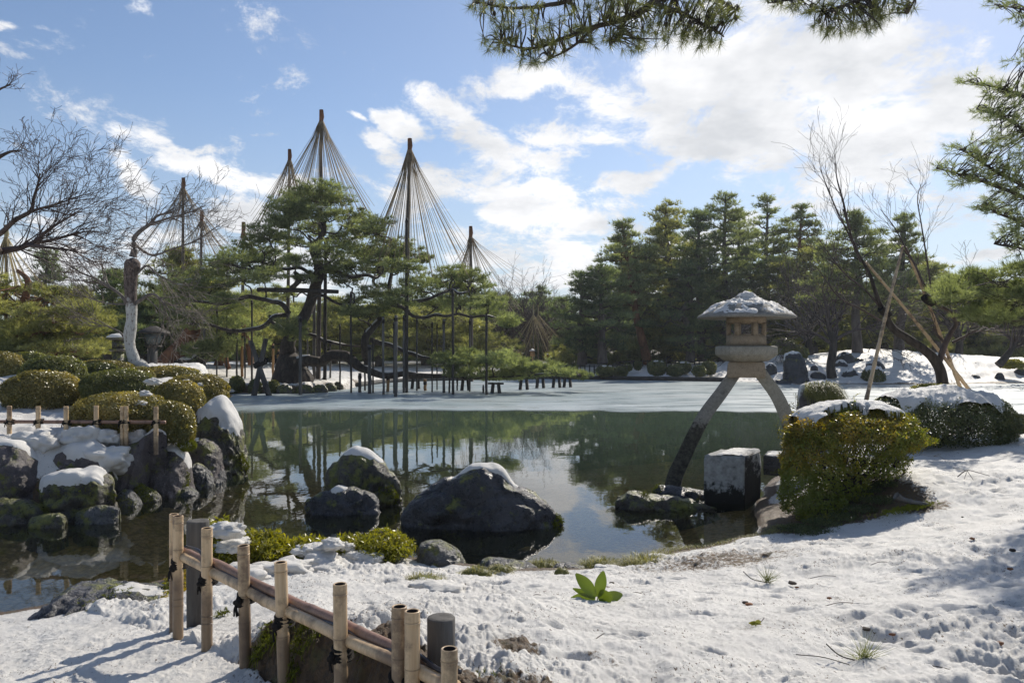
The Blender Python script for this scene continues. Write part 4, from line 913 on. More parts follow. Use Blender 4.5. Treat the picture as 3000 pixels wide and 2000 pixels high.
# props -------------------------------------------------------------------------------------
GPR = 'wooden props under the great pine'
props = [(487,1090,1492,17,'post','thick grey prop post standing in front of the great trunk'),(612,690,1422,18,'post_dark','tall black prop pole right of the great trunk'),(558,950,1408,17,'post','brown grey prop behind the lying limb'),
 (746,965,1482,11,'post_dark','slim dark prop beside the arch of the lying limb'),(791,1380,1480,17,'post','short stump prop under the lying limb, leftmost of the stumps'),(817,1160,1470,10,'post_dark','thin prop left of the leaning second trunk'),(840,1236,1486,19,'post','grey prop with a flat head under the second trunk'),
 (858,1200,1482,9,'post_dark','thin dark prop just right of the flat headed prop'),(911,1095,1492,13,'post','grey prop in open ice left of the double poles'),(935,1392,1476,16,'post_tan','short brown stump prop under the lying limb'),(975,1085,1502,18,'post','stout prop reaching lowest onto the ice'),(965,1120,1485,9,'post_dark','narrow prop hugging the stout lowest prop'),
 (1016,1085,1482,13,'post','left one of the twin prop poles'),(1030,590,1482,15,'post_dark','tall weathered pole rising up through the crown beside the right rope cone'),(1124,1412,1471,16,'post_tan','squat stump prop with a crossbar near the twin poles'),(1220,1105,1482,14,'post','grey prop between the squat stump and the tall dark prop'),
 (1248,1350,1482,10,'post_dark','thin lean prop under the low right foliage'),(1266,960,1491,14,'post_dark','dark prop carrying the right hand branch fork'),(1288,1400,1470,9,'post_dark','short thin prop behind the dark fork prop'),(1421,1440,1484,9,'post_dark','short dark prop beside the rightmost tall prop'),(1437,1083,1494,13,'post_dark','rightmost tall prop of the great pine'),
 (453,955,1120,9,'post','thin prop under the horizontal bamboo beam'),(240,1010,1420,10,'post_dark','dark prop standing on snow left of the trestle'),(163,1200,1396,10,'post_dark','prop behind the clipped bushes'),(-2,1080,1390,14,'post','grey prop in the group left of the trestle'),(-60,1020,1375,18,'post_dark','thick black prop left of the trestle group'),
 (-110,1010,1375,14,'post','grey prop at the left end of the great pine'),(348,1230,1380,12,'post_tan','pale prop beside the visitors'),(375,1260,1385,10,'post_tan','pale short prop right of the visitors'),(640,1220,1380,10,'post','short prop far behind the arch of the limb'),(190,1180,1370,14,'post_tan','orange brown prop leaning behind the trestle'),
 (62,1050,1385,8,'post','thin grey prop in the left group, second from its right'),(112,1090,1382,8,'post_dark','thin dark prop in the left group, right of the grey one'),(205,1195,1402,8,'post_dark','thin dark prop just behind the left leg of the trestle'),(524,1150,1395,8,'post','thin grey prop between the great trunk and the tall black pole'),(690,1130,1468,9,'post_dark','thin dark prop under the crest of the lying limb'),
 (1082,1100,1472,9,'post','thin grey prop right of the twin poles'),(1160,1120,1478,8,'post_dark','thin dark prop right of the squat stump with the crossbar'),(1352,1105,1476,9,'post','thin grey prop left of the rightmost tall prop'),(1185,1130,1468,7,'post_dark','thinnest prop beside the thick grey one under the right canopy')]
for (x, yt, yb, w, mt, lb) in props:
    D = 2*1829.3/(235.2+yb*.4501-799.7) if yb > 1440 else 37.5+(1440-yb)*.06
    r = w*.4501/1829.3*D*.5; a = C2(x, yb, D); b = C2(x+(5 if x == 612 else 0), yt, D); z0 = -.35 if yb > 1440 else gz(a[0], a[1])-.1
    root = empty('prop_post', (a[0], D, z0), lb, 'prop post', GPR)
    G = Geo(); n = 12; t = np.linspace(0, 1, n); p = np.column_stack([a[0]+(b[0]-a[0])*t, np.full(n, D), z0+(b[2]-z0)*t]); p[1:-1, :2] += RNG.normal(size=(n-2, 2))*r*.12
    tube(G, p, r*(1.04-.1*t)*(1+.04*RNG.normal(size=n)), 9); G.build('pole', MT[mt], root)
    G = Geo(); zt = b[2]-.1
    tube(G, [(b[0], D, zt-.16), (b[0], D, zt-.08), (b[0], D, zt)], [r*1.1, r*1.18, r*1.1], 9); G.build('rope_binding', MT['rope_dark'], root)
GPT = 'small trestles under the low right branches'
for (x, yt, yb, lb) in [(1628,1400,1466,'small twin legged trestle, leftmost under the low branches'),(1712,1400,1458,'tiny trestle second from the left under the low branches'),(1795,1395,1456,'small trestle under the last branch but one'),(1850,1400,1454,'rightmost tiny trestle under the tip of the low branch'),(1075,1412,1462,'crossed small trestle under the lying limb'),(1485,1440,1484,'splayed small trestle right of the rightmost tall prop'),(1330,1420,1470,'small trestle left of the rightmost tall prop')]:
    D = 2*1829.3/(235.2+yb*.4501-799.7); a = C2(x, yb, D); b = C2(x, yt, D)
    root = empty('prop_trestle', (a[0], D, 0), lb, 'prop', GPT)
    for s in (-1, 1):
        G = Geo(); tube(G, [(a[0]+s*.20, D, -.3), (a[0]+s*.11, D, b[2]+.1)], [.09, .075], 7); G.build('leg', MT['post_dark'], root)
    G = Geo(); tube(G, [(a[0]-.35, D, b[2]+.06), (a[0]+.35, D, b[2]+.05)], [.05, .05], 6); G.build('crossbar', MT['post_dark'], root)
# big X trestle in front of the clipped bushes
def xtrestle():
    D = 33.6; root = empty('crossed_trestle', tuple(C2(288, 1500, D)), 'tall crossed timber trestle standing at the edge of the ice before the clipped bushes', 'prop')
    for (p, q) in [((232,1215),(336,1502)), ((312,1205),(246,1500))]:
        G = Geo(); a = C2(*p, D+(.12 if p[0] < 250 else -.12)); b = C2(*q, D); tube(G, [a, ((a[0]+b[0])/2, D, (a[2]+b[2])/2), (b[0], D, -.2)], [.1, .11, .13], 8); G.build('leg', MT['post'], root)
    G = Geo(); c = C2(279, 1335, D); tube(G, [(c[0]-.22, D, c[2]-.08), (c[0], D, c[2]), (c[0]+.2, D, c[2]+.1)], [.12, .16, .12], 8); G.build('rope_binding', MT['rope_dark'], root)
xtrestle()
def beam():
    a = C2(268, 955, 36.6); b = C2(682, 966, 36.6); G = Geo(); tube(G, [a, ((a[0]+b[0])/2, 36.6, a[2]-.03), b], [.10, .11, .09], 8)
    tag(G.build('support_beam', MT['post_dark'], None), 'long dark horizontal beam tied across the props through the crown', 'beam')
beam()
def log_edging():
    root = empty('log_edging', tuple(C2(900, 1445, 46)), 'low log edging along the snow shore behind the props', 'edging')
    for z, r in ((.10, .14),): 
        G = Geo(); p = [(-8.0, 41.2, z), (-7.0, 46.4, z), (-4, 49.3, z), (0, 50.8, z), (2.4, 52.0, z)]; tube(G, spline(p, 40), r, 8); G.build('rail', MT['post'], root)
    G = Geo(); p = [(2.4, 52.0, .12), (8, 49.6, .12), (13.0, 47.4, .12)]; tube(G, spline(p, 20), .16, 6); G.build('rail', MT['post_dark'], root)
log_edging()

# rope cones --------------------------------------------------------------------------------
def rope_cone(label, apex, D, foot, nrope, R, zlow, pole_r=.16, mat='straw', rr=.0105, group='yukitsuri rope cones', squash=1.0, fill=.35):
    """apex: photo px; foot: photo y of the pole's foot; R: (left, right) spread in px at height zlow (px y range)"""
    pole_r *= .72; nrope = int(nrope*1.15)
    a = np.array(PV(apex[0], apex[1], D)); f = np.array(PV(foot[0], foot[1], D)); f[2] = max(f[2], -.1)
    root = empty('rope_cone', tuple(f), label, 'rope cone', group)
    G = Geo(); n = 10; t = np.linspace(0, 1, n)[:, None]; tube(G, f*(1-t)+a*t, np.linspace(pole_r, pole_r*.55, n), 8); G.build('pole', MT['bark_far'], root)
    G = Geo(); h = .016*D; tube(G, [a+np.array([0, 0, .2]), a+np.array([.02, 0, -.25*h]), a+np.array([0, 0, -.5*h]), a+np.array([0, 0, -h])], [pole_r*.8, pole_r*1.0, pole_r*.85, pole_r*1.5], 8); G.build('straw_binding', MT['bark_red'] if mat == 'straw' else MT[mat], root)
    hub = a-np.array([0, 0, .6*h]); s = D/1829.3
    for i in range(nrope):
        th = 2*math.pi*(i+RNG.uniform(-.4, .4))/nrope; q = 1.0 if RNG.random() > fill else RNG.uniform(.35, 1)
        Rx = (R[1] if math.cos(th) > 0 else R[0])*s
        y = RNG.uniform(zlow[0], zlow[1])
        e = np.array([a[0]+Rx*q*math.cos(th), D+.5*(R[0]+R[1])*s*q*squash*math.sin(th), 0]); e[2] = CAM_H-(y-799.7)/1829.3*D
        G = Geo(); t = np.linspace(0, 1, 7)[:, None]; p = hub*(1-t)+e*t; p[:, 2] -= .018*np.linalg.norm(e-hub)*np.sin(t[:, 0]*math.pi)
        st = np.array([math.cos(th), math.sin(th), 0])*pole_r*.9; p[0] += st
        tube(G, p, rr*RNG.uniform(.8, 1.25), 3, cap=False); G.build('rope', MT[mat], root)
rope_cone('tallest rope cone rising behind the top of the great pine', (738,262), 39.0, (731,880), 84, (130,122), (470,560), .17)
rope_cone('second tallest rope cone on the right side of the great pine', (941,328), 37.5, (930,890), 84, (112,140), (560,690), .17)
rope_cone('narrow rope cone just left of the tallest one', (665,352), 41.0, (660,880), 56, (92,62), (470,580), .15)
rope_cone('rope cone over the brown topped pine left of centre', (421,417), 44.0, (418,840), 60, (102,112), (560,610), .17)
rope_cone('small rope cone right beside the left of centre cone, behind the bare branch', (463,492), 42.0, (460,800), 36, (62,72), (560,620), .15)
rope_cone('tiny rope cone between the left cone and the narrow cone', (559,517), 52.0, (556,840), 30, (26,30), (560,600), .2)
rope_cone('rope cone at the right end of the great pine', (1081,528), 43.0, (1083,876), 56, (52,118), (620,760), .16)
rope_cone('rope cone at the left edge over the olive pine', (14,530), 27.0, (14,860), 44, (80,118), (690,800), .10, 'straw_pale', .011)
rope_cone('small pale rope cone far beyond the right end of the great pine', (1225,706), 62.0, (1225,832), 30, (70,72), (800,835), .07, 'straw_pale', .008)
rope_cone('smallest pale rope cone standing just right of the far pale one', (1236,706), 64.0, (1236,832), 24, (60,90), (800,835), .07, 'straw_pale', .008)
# ------------------------------------------------------------------ other trees
def auto_pine(name, label, V0, D, top_y, hw, crown_bot, leafm, barkm, style='tall', lean=0, group=None, npads=46, ntuft=60, k=7, L=.42, w=.055, tr=.28, seed=0, up=.35):
    """V0=(x, base y) in photo px; hw half width px; crown_bot photo y of the lowest foliage"""
    global RNG
    keep = RNG; RNG = np.random.default_rng(seed+500)
    b = np.array(PV(V0[0], V0[1], D)); b[2] = min(b[2], 1.6)-.1; t = np.array(PV(V0[0]+lean, top_y, D)); s = D/1829.3; hw = hw*1.3
    H = t[2]-b[2]; W = hw*s; zb = CAM_H-(crown_bot-799.7)*s
    tt = np.linspace(0, 1, 7); tk = b*(1-tt[:, None])+t*tt[:, None]
    tk[1:-1, 0] += RNG.normal(size=5)*W*.10; tk[1:-1, 1] += RNG.normal(size=5)*W*.10
    if lean: tk[:, 0] = b[0]+(t[0]-b[0])*tt**.7
    tk[-1, 2] -= .15*H*.2
    tc = spline(tk, 40); pads = []
    for i in range(npads):
        h = (i+RNG.random())/npads; z = zb+(t[2]-.03*H-zb)*h
        if style in ('tall', 'shoot'): wr = min(1.0, (1-h)*1.9+.22)*(.6+.4*min(1, h*5+.4))*RNG.uniform(.7, 1.25)
        elif style == 'umbrella': wr = math.sin(min(1, .25+h*.85)*math.pi)**.6
        else: wr = math.sqrt(max(0, 1-(h*1.0)**2))*(.8+.2*RNG.random())
        a = i*2.399+RNG.uniform(-.5, .5); rr = W*wr*RNG.uniform(.25, 1.0)
        j = int(np.argmin(np.abs(tc[:, 2]-z))); c = tc[j]+np.array([math.cos(a)*rr, math.sin(a)*rr, 0]); c[2] = z-.10*rr
        pr = W*(.15+.17*wr)*RNG.uniform(.6, 1.35)
        pads.append((c, (pr*1.15, pr*1.15, pr*(.30 if style != 'shoot' else .5)*RNG.uniform(.8, 1.3)), (pr/1.0)**1.5*1.3+.35))
    r = pine_from_pads(name, label, 'pine tree', tuple(b), [tuple(p) for p in tk], [tr*1.25, tr, tr*.85, tr*.7, tr*.5, tr*.3, tr*.1], pads, leafm, barkm, ntuft, k, L, w, .75, group, None, tr*.22, 6, spray=.50 if D < 80 else .7)
    RNG = keep; return r
GR = 'tall pines behind the far bank'
# (x, base, D, top, halfw, crown bottom, leaf, bark, style, lean, label)
for i, (x, yb, D, yt, hw, cb, lf, bk, st, ln, lb, npd) in enumerate([
    (1337,833,56,622,46,815,'pine_dark','bark_far','tall',-2,'small dense pine at the left end of the far pine group',40),
    (1384,831,55,602,52,800,'pine_dark','bark_far','tall',-4,'second dense pine from the left, straight trunk beside the lamp',44),
    (1488,830,60,500,66,700,'pine','bark_red','umbrella',-60,'reddish leaning pine bending left over its neighbours',40),
    (1560,826,63,456,72,760,'pine_olive','bark_far','shoot',-30,'high olive topped pine in the middle of the left clump',60),
    (1480,826,66,560,70,800,'pine_dark','bark_far','tall',0,'dark filling pine under the leaning one',50),
    (1612,826,60,470,62,770,'pine_dark','bark_far','shoot',-10,'dark pine with upright shoots next to the olive topped one',54),
    (1660,826,62,434,64,770,'pine','bark_far','shoot',6,'tallest pine of the far group with a pointed shaggy top',60),
    (1712,826,64,560,60,800,'pine_dark','bark_far','tall',0,'dark pine behind the roof of the stone lantern, left side',48),
    (1752,826,68,438,56,620,'pine','bark_far','umbrella',10,'open umbrella pine with sky gaps above the stone lantern',26),
    (1800,826,62,600,66,770,'pine_olive','bark_far','tall',0,'lower olive pine right above the stone lantern',46),
    (1815,826,66,457,58,640,'pine','bark_red','umbrella',26,'red trunked umbrella pine right of the open one',28),
    (1870,826,60,560,62,790,'pine_olive','bark_far','tall',0,'wide olive pine behind the bare twiggy tree',46),
    (1970,823,52,485,86,700,'pine','bark_far','umbrella',-8,'broad dark headed pine with a thick grey trunk on the mound',50),
    (2066,812,53,488,54,700,'pine','bark_far','umbrella',14,'round headed pine on the mound behind the propped bare tree',38),
    (1925,830,64,600,70,800,'pine_olive','bark_far','tall',0,'bushy olive pine behind the mound, left side',46),
    (2030,826,62,640,70,790,'pine_olive','bark_far','tall',0,'bushy olive pine behind the middle of the mound',46),
    (2140,826,60,600,66,780,'pine_olive','bark_far','tall',0,'olive pine behind the right slope of the mound',46),
    (2230,826,66,650,74,790,'pine_dark','bark_far','tall',0,'dark pine behind the right end of the mound',44),
    (2320,826,64,640,74,790,'pine_olive','bark_far','tall',0,'olive pine at the far right edge behind the mound',44),
    (1425,828,68,540,60,800,'pine','bark_far','tall',6,'shaggy pine behind the leaning reddish one',46),
    (1530,828,70,500,66,800,'pine_dark','bark_far','tall',0,'dark pine behind the olive topped one',46),
    (1585,828,58,600,60,815,'pine_dark','bark_far','tall',0,'lower dark pine at the front of the middle clump',44),
    (1690,828,70,470,60,800,'pine','bark_far','tall',8,'shaggy pine right behind the tallest one',46),
    (1775,828,72,520,60,810,'pine_dark','bark_far','tall',0,'dark pine filling behind the open umbrella pine',44),
    (1850,828,72,540,60,810,'pine','bark_far','tall',0,'green pine behind the red trunked umbrella pine',44),
    (2110,828,70,580,56,800,'pine','bark_far','umbrella',0,'green pine behind the round headed one',36),
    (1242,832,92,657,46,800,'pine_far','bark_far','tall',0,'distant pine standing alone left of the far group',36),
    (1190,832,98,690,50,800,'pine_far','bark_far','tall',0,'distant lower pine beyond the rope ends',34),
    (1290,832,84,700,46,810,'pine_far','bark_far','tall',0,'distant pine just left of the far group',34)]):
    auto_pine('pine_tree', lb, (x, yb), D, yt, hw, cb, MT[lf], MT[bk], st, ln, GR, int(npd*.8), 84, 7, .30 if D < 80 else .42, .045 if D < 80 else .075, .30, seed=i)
GLB = 'pines behind the left bank'
for i, (x, yb, D, yt, hw, cb, lf, bk, st, ln, lb, npd) in enumerate([
    (420,840,45,565,105,770,'pine_olive','bark_red','umbrella',-10,'brown green flat topped pine under the left rope cone',56),
    (270,840,46,615,70,800,'pine_dark','bark_far','tall',0,'dark pine behind the white trunked tree',44),
    (345,842,43,690,80,815,'pine_dark','bark_far','tall',0,'low dark pine right behind the white trunk',40),
    (230,842,48,690,70,820,'pine_dark','bark_far','tall',0,'low dark pine left behind the white trunk',40),
    (95,845,42,565,40,760,'pine_dark','bark_far','umbrella',10,'slim dark pine behind the ropes at the left edge',26),
    (500,842,52,640,80,800,'pine_olive','bark_red','umbrella',0,'olive pine behind the left arm of the great pine',40),
    (600,842,56,660,80,810,'pine_olive','bark_far','tall',0,'olive pine seen under the left arm of the great pine',40),
    (770,842,60,680,80,800,'pine_olive','bark_far','tall',0,'pale olive pine seen between the props',44),
    (870,842,58,700,80,810,'pine_olive','bark_far','tall',0,'pale olive pine behind the second trunk',44),
    (980,842,60,700,85,815,'pine_olive','bark_far','tall',0,'pale olive pine behind the twin poles',44),
    (690,842,60,700,80,815,'pine_olive','bark_far','tall',0,'pale pine behind the great trunk',40),
    (1080,842,62,730,70,818,'pine_olive','bark_far','tall',0,'low pale pine behind the right props',34)]):
    auto_pine('pine_tree', lb, (x, yb), D, yt, hw, cb, MT[lf], MT[bk], st, ln, GLB, npd, 80, 7, .28, .04, .25, seed=40+i)
def olive_pine():
    pads = []; rg = np.random.default_rng(9)
    for i in range(60):
        x = rg.uniform(-60, 245); f = (x+60)/305; top = 612+(18 if x < 60 else 0)+max(0, x-60)*.55; y = rg.uniform(top+8, 815)
        D = 26+rg.uniform(-2, 2.5); s = D/1829.3
        pads.append((PV(x, y, D), (46*s, 46*s, 15*s), 1.0))
    tk = [PV(60, 838, 26.5), PV(70, 780, 26.6), PV(50, 720, 26.5), PV(65, 650, 26.5), PV(40, 620, 26.5)]
    pine_from_pads('pine_tree', 'broad yellow olive pine roped up at the left edge behind the clipped bushes', 'pine tree', tuple(tk[0]), tk, [.25, .2, .15, .1, .05], pads, MT['pine_olive'], MT['bark_red'], 300, 8, .14, .017, .8, GLB, None, .03, 8, spray=.22)
olive_pine()
# far wood closing the view
def wood(name, label, xs, D0, D1, y0, y1, n, leafm, L=.8, w=.10, seed=0):
    rg = np.random.default_rng(seed); G = Geo(); 
    for i in range(n):
        x = rg.uniform(*xs); D = rg.uniform(D0, D1); c = np.array(PV(x, 0, D)); s = D/1829.3
        top = y0+ (y1-y0)*.35*(vnoise(np.array([x*.012]), np.array([seed*1.7]))[0]); yy = rg.uniform(top, y1)
        c[2] = CAM_H-(yy-799.7)*s; r = np.array([30*s, 30*s, 14*s])*rg.uniform(.7, 1.3)
        P, A = pad_points(c, r, 60); nb = 8; ctr = P[:nb]; idx = np.argmin(((P[:, None]-ctr[None])**2).sum(-1), 1); P = P+(ctr[idx]-P)*.55
        tufts(G, P, A, 7, L, w, .9, np.clip(.4+.3*rg.normal(size=nb)[idx], 0, 1))
    tag(G.build(name, leafm, None, False), label, 'woods', None, 'stuff')
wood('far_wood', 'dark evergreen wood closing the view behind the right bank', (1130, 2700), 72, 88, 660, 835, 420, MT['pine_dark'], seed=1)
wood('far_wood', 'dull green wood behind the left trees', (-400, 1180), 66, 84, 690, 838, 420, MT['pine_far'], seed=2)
wood('undergrowth', 'low evergreen bushes under the far trees', (1280, 2600), 60, 66, 775, 838, 150, MT['pine_olive'], .5, .09, seed=3)

# bare trees --------------------------------------------------------------------------------
def grow(G, p, d, L, r, lvl, rg, bend=.25, up=.05, kids=(3, 5), ratio=.62, minr=.003, gravity=0, flat=1.0, seg=4):
    n = 6; P = [np.array(p, float)]; d = np.array(d, float); d /= np.linalg.norm(d)
    for i in range(n-1):
        d = d+rg.normal(size=3)*bend*np.array([1, flat, 1])*.45+np.array([0, 0, up]); d /= np.linalg.norm(d); P.append(P[-1]+d*L/(n-1))
    P = np.array(P); R = np.linspace(r, max(r*.45, minr), n); tube(G, P, R, seg if r > .012 else 3, cap=False)
    if lvl <= 0: return
    for k in range(rg.integers(kids[0], kids[1]+1)):
        i = rg.integers(1, n) if k else n-1; q = P[i]; t = P[min(i, n-1)]-P[i-1]; t /= np.linalg.norm(t)
        side = rg.normal(size=3)*np.array([1, flat, 1]); side -= side@t*t; side /= np.linalg.norm(side)+1e-9
        nd = t*.80+side*rg.uniform(.35, .75)
        grow(G, q, nd, L*ratio*rg.uniform(.7, 1.15), max(R[i]*.6, minr), lvl-1, rg, bend, up, kids, ratio, minr, gravity, flat, seg)
def along(G, pts, rad, n, L, lvl, rg, r0=.012, up=.03, spread=.8, t0=.15, kids=(3, 4), flat=1.0, minr=.0035, seg=6, bend=.28, ratio=.62, draw=True, bias=(0, 0, 0)):
    P = spline(pts, 40); R = np.interp(np.linspace(0, 1, 40), np.linspace(0, 1, len(rad)), rad)
    if draw: tube(G, P, R, seg)
    for k in range(n):
        i = int(39*(t0+(1-t0)*rg.random()**.8)); i = min(i, 38); t = P[i+1]-P[i]; t /= np.linalg.norm(t); side = rg.normal(size=3)*np.array([1, flat, 1]); side -= side@t*t; side /= np.linalg.norm(side)
        grow(G, P[i], t*(1-.3*spread)+side*spread*rg.uniform(.5, 1)+np.array(bias), L*rg.uniform(.6, 1.25), max(min(R[i]*.5, r0), minr), lvl, rg, bend, up, kids, ratio, minr, 0, flat)
# big bare tree reaching in from the left edge
def left_bare_tree():
    rg = np.random.default_rng(3); D = 10.5; base = (-8.3, 11.0, 1.0)
    root = empty('bare_tree', base, 'big leafless tree reaching in from the left edge with fans of fine twigs', 'bare tree')
    G = Geo(); tr = spline([base, (-8.2, 11.0, 2.0), (-8.0, 10.9, 3.0), (-8.1, 10.8, 4.4), (-8.3, 10.8, 6.0)], 30); tube(G, tr, np.linspace(.22, .10, 30), 12); G.build('trunk', MT['twig'], root)
    G = Geo(); V = lambda x, y, d=0: PV(x, y, D+d)
    # conv: crop px of the second close view (x/3.136/1.2755)
    def c5(x, y, d=0): return V(x*.25, 470.4+y*.25, d)
    along(G, [(-8.0, 10.9, 2.9), c5(-150, 330, .2), c5(0, 265, .1), c5(140, 140), c5(280, 60), c5(310, -60), c5(345, -180), c5(370, -290)], [.055, .045, .036, .030, .025, .019, .013, .006], 26, .44, 3, rg, .009, -.01, .75, .25, (2, 3), .8, .0026)
    along(G, [c5(280, 60), c5(420, 20), c5(560, -20, .2), c5(700, -70, .3), c5(860, -110, .4)], [.02, .016, .012, .009, .004], 20, .5, 3, rg, .008, .03, .7, .1, (2, 3), .8, .0026)
    along(G, [(-8.05, 10.9, 2.5), c5(-120, 460, -.2), c5(0, 430), c5(100, 410), c5(200, 390), c5(330, 330), c5(420, 250), c5(520, 180), c5(640, 110), c5(760, 30)], [.075, .065, .052, .042, .034, .026, .021, .016, .011, .005], 30, .62, 3, rg, .010, .02, .7, .25, (2, 3), .8, .0026)
    along(G, [c5(200, 390), c5(330, 350, .3), c5(450, 330, .4), c5(600, 290, .4), c5(700, 265, .4), c5(800, 245, .4), c5(950, 250, .5)], [.032, .027, .022, .018, .014, .01, .004], 24, .48, 3, rg, .008, .0, .7, .1, (2, 3), .8, .0026)
    along(G, [c5(260, 370), c5(380, 385, -.2), c5(520, 400, -.2), c5(650, 420, -.2), c5(780, 450, -.2)], [.03, .024, .018, .012, .005], 18, .45, 3, rg, .007, -.02, .7, .1, (2, 3), .8, .0026)
    along(G, [(-8.1, 10.9, 4.0), V(-60, 400), V(-20, 372), V(20, 350), V(50, 345)], [.07, .04, .03, .018, .008], 9, .24, 3, rg, .006, -.03, .8, .2, (2, 3), .8, .0026)
    along(G, [(-8.3, 10.8, 5.6), V(-60, 240), V(0, 205), V(25, 195)], [.05, .03, .014, .005], 9, .22, 2, rg, .006, .0, .7, .5, (2, 3), .8, .0026)
    G.build('branches', MT['twig'], root)
left_bare_tree()
def white_tree():
    rg = np.random.default_rng(6); D = 19.0
    def c(x, y, d=0): return PV(x*.25, 470.4+y*.25, D+d)
    b = c(1255, 1500); root = empty('white_trunked_tree', (b[0], D, b[2]-.2), 'old pollarded tree with a lichen white trunk and dark knobbly head', 'bare tree')
    G = Geo(); P = spline([c(1262, 1540), c(1250, 1490), c(1225, 1400), c(1195, 1300), c(1190, 1200), c(1205, 1100), c(1210, 1000), c(1205, 900), c(1200, 800), c(1200, 700), c(1205, 620), c(1215, 560), c(1228, 520), c(1235, 490)], 60)
    R = np.interp(np.linspace(0, 1, 60), np.linspace(0, 1, 14), np.array([70, 58, 50, 48, 52, 52, 46, 50, 54, 60, 68, 72, 62, 22]))*.25/1829.3*D
    R = R*(1+.08*fbm(P[:, 2]*3, P[:, 2]*0, scale=2, octs=3, seed=3))
    tube(G, P, R, 14)
    tube(G, spline([c(1290, 1480), c(1320, 1470, -.3), c(1365, 1490, -.5)], 10), [.18, .12, .1, .09, .08, .07, .06, .05, .04, .03], 7)
    t = G.build('trunk', MT['white_bark'], root)
    G = Geo()
    along(G, [c(1222, 480), c(1235, 400), c(1232, 310), c(1290, 240), c(1380, 175), c(1440, 105), c(1520, 80), c(1600, 60)], [.09, .065, .055, .05, .04, .03, .022, .01], 14, .6, 3, rg, .014, .03, .8, .4, (2, 3), .8, .0042)
    along(G, [c(1380, 175), c(1470, 150), c(1560, 120), c(1640, 100), c(1760, 60), c(1880, 10)], [.036, .03, .026, .02, .014, .006], 14, .65, 3, rg, .012, .03, .7, .2, (2, 3), .8, .0042)
    along(G, [c(1240, 370), c(1400, 460, .5), c(1600, 400, .7), c(1800, 330, .8), c(1950, 230, .8), c(2080, 140, .8)], [.032, .028, .022, .018, .012, .006], 14, .8, 2, rg, .015, .03, .7, .2, (2, 3), .8, .0042)
    along(G, [c(1165, 900), c(1100, 820), c(1000, 750), c(880, 680), c(760, 630), c(640, 560), c(570, 510)], [.045, .038, .032, .028, .022, .016, .008], 16, .9, 3, rg, .018, .02, .7, .2, (2, 3), .8, .0042)
    along(G, [c(1140, 1220), c(1100, 1170), c(1000, 1120), c(900, 1100), c(800, 1060)], [.026, .022, .017, .012, .006], 10, .7, 3, rg, .012, .05, .7, .2, (2, 3), .8, .0042)
    along(G, [c(1150, 910), c(1050, 910), c(950, 900), c(800, 850), c(650, 830)], [.026, .022, .017, .012, .006], 12, .8, 3, rg, .014, .03, .7, .2, (2, 3), .8, .0042)
    along(G, [c(1250, 640), c(1350, 560), c(1450, 640), c(1600, 720), c(1750, 800)], [.032, .025, .018, .012, .006], 16, .8, 3, rg, .012, .0, .9, .1, (2, 3), .8, .0042)
    along(G, [c(1250, 900), c(1400, 820), c(1500, 900), c(1560, 980)], [.05, .035, .025, .01], 14, .8, 3, rg, .014, .0, .9, .1, (2, 3), .8, .0042)
    G.build('branches', MT['twig_pale'], root)
white_tree()
